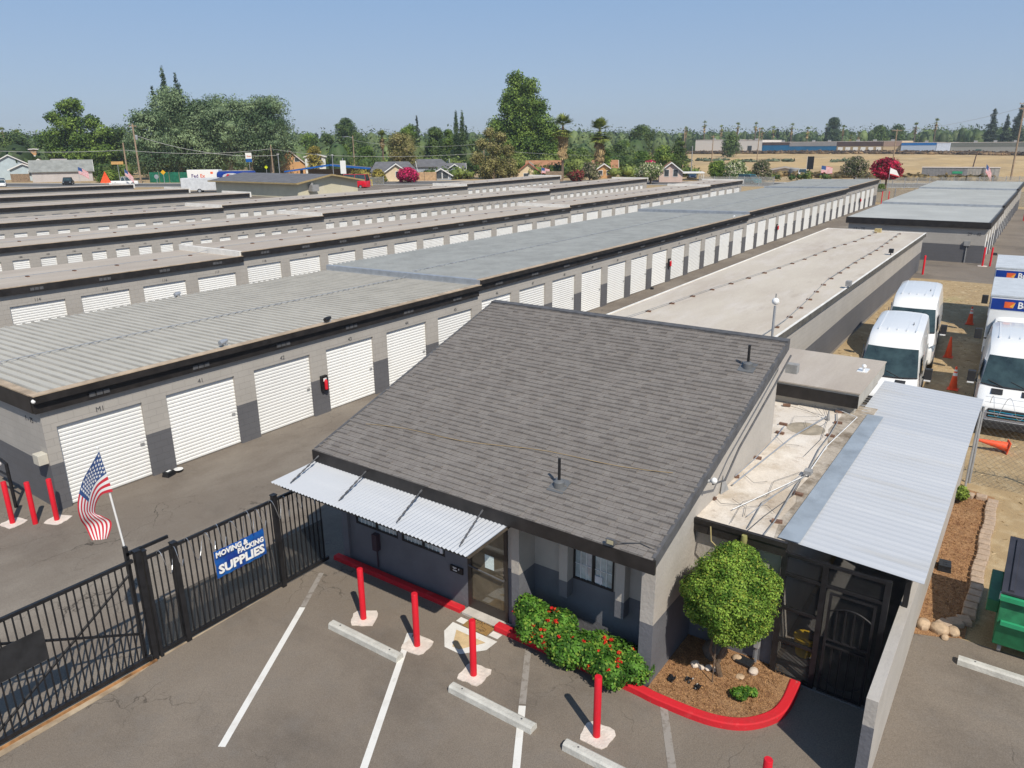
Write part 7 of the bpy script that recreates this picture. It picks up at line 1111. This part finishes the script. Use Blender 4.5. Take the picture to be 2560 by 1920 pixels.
t, M_ = sign('fuel_sign', 120.6, 165.8, 2.2, 7.0, 1.5, 2.2, WTRIM, 'white and blue fuel station sign at the right side of the eucalyptus clump', rz=-.8, cat='sign'); b = MB(); b.box(-.75, .75, -.13, -.1, 5.9, 6.7); b.xf(M_); b.build('blue_panel', mat('fascia_blue', (.006, .09, .34)), t); text('flyers', .45, M_ @ face_ny(.1, -.14, 7.3), 'lettering', ORL, t, .004, .012)
sign('warning_sign', 123.4, 163, 2.2, 4.6, .9, 0, mat('sign_lime', (.50, .60, .01)), 'lime yellow diamond sign near the fuel sign', shape='dia'); 
BB = empty('billboard', (196.7, 50.1, 1.2), 'black vertical sign on a pole at the edge of the dry field', 'sign'); M_ = T(196.7, 50.1, 0, -1.3); b = MB(); b.tube([(0, 0, 1), (0, 0, 3.5)], .12, 6); b.xf(M_); b.build('post', BLKM, BB); b = MB(); b.box(-.75, .75, -.3, .3, 3.2, 6.2); b.xf(M_); b.build('sign_box', BLKM, BB); b = MB(); b.box(-.8, -.75, -.32, .32, 3.15, 6.25); b.xf(M_); b.build('sign_edge', WTRIM, BB)
b = MB(); b.add([(67.2, 134.2, 3.7), (68.6, 133.2, 3.7), (68.0, 133.7, 5.6), (67.9, 133.8, 3.72)], [(0, 1, 2), (1, 3, 2), (3, 0, 2)]); b.tube([(67.9, 133.7, 1.6), (67.9, 133.7, 5.6)], .03, 5); tag(b.build('pennant', mat('pennant_orange', (.85, .10, .03)), None, origin=(67.9, 133.7, 1.6)), 'orange triangular pennant at the end of the farthest storage row', 'flag')
YF = empty('yellow_frame', (107.9, 111.2, 1.6), 'small yellow pipe guard frame right of the red van', 'guard rail'); b = MB(); b.tube([(107.4, 111.6, 1.6), (107.4, 111.6, 3), (108.4, 110.7, 3), (108.4, 110.7, 1.6)], .08, 6); b.build('frame', mat('guard_yellow', (.7, .5, .03)), YF)
def smallflag(x, y, z0, z1, w, h, label, rz=-.9, ca=False, sag=.3):
    t = empty('flagpole', (x, y, z0), label, 'flag', 'small distant flags'); b = MB(); b.tube([(x, y, z0), (x, y, z1+.1)], .035, 6); b.build('pole', GALV, t); M_ = T(x, y, 0, rz)
    if ca:
        b = MB(); b.add([(0, 0, z1), (w*.6, 0, z1-h*.35), (w, .1, z1-h*1.2), (w*.35, 0, z1-h*.95), (0, 0, z1-h*.8)], [(0, 4, 3, 2, 1)]); b.xf(M_); b.build('flag', STW, t); b = MB(); b.add([(0, -.01, z1-h*.72), (0, -.01, z1-h*.84), (w*.35, -.01, z1-h*.99), (w, .09, z1-h*1.22), (w*.9, .08, z1-h*1.05), (w*.4, -.01, z1-h*.85)], [(0, 1, 2, 3, 4, 5)]); b.xf(M_); b.build('red_stripe', STR, t); return
    a = [M_ @ Vector((w*k/4, .05*math.sin(k*1.5), z1-sag*h*(k/4)**1.3)) for k in range(5)]; c = [Vector((p.x, p.y, p.z-h)) for p in a]; flagmesh([tuple(p) for p in a], [tuple(p) for p in c], t, nv=20, stars=False, fold=.03)
smallflag(87.9, 184.6, 2, 5.4, 2.2, 1.5, 'small American flag by the gray garage', sag=.8); smallflag(85.8, 160.5, 1.8, 5.2, 1.6, 1.3, 'small American flag above the white pickup', sag=1.2); smallflag(142.4, 92.9, 1.8, 4.6, 1.8, 1.1, 'small American flag before the cream gabled house at center'); smallflag(184.7, 44.5, 1.2, 4.4, 2.6, 1.6, 'American flag behind the far end of the nearest row'); smallflag(128.3, 21.0, 1.2, 5.6, 1.7, 1.15, 'white state flag with red lower stripe near the crimson tree', ca=True); smallflag(189.6, 12.8, 1.2, 4.8, 1.4, 1.6, 'drooping American flag at far right behind the isolated block', sag=1.2)
for x, y, s in ((86, 205.5, 1.0), (118, 122.3, .7)): pass
# ---------------- air ----------------
hz_b = MB(); hz_b.box(-60, 1400, -420, 1400, -1.5, 60); HZ = hz_b.build('haze', []); HZ['kind'] = 'stuff'; HZ['label'] = 'thin summer haze over the whole scene'; HZ['category'] = 'haze'
hm = bpy.data.materials.new('haze_air'); hm.use_nodes = True; hn = hm.node_tree; [hn.nodes.remove(q) for q in list(hn.nodes) if q.type == 'BSDF_PRINCIPLED']
pv = hn.nodes.new('ShaderNodeVolumePrincipled'); pv.inputs['Color'].default_value = (.80, .88, .97, 1); pv.inputs['Density'].default_value = .00024; pv.inputs['Anisotropy'].default_value = .2
hn.links.new(pv.outputs[0], hn.nodes['Material Output'].inputs['Volume']); HZ.data.materials.append(hm)
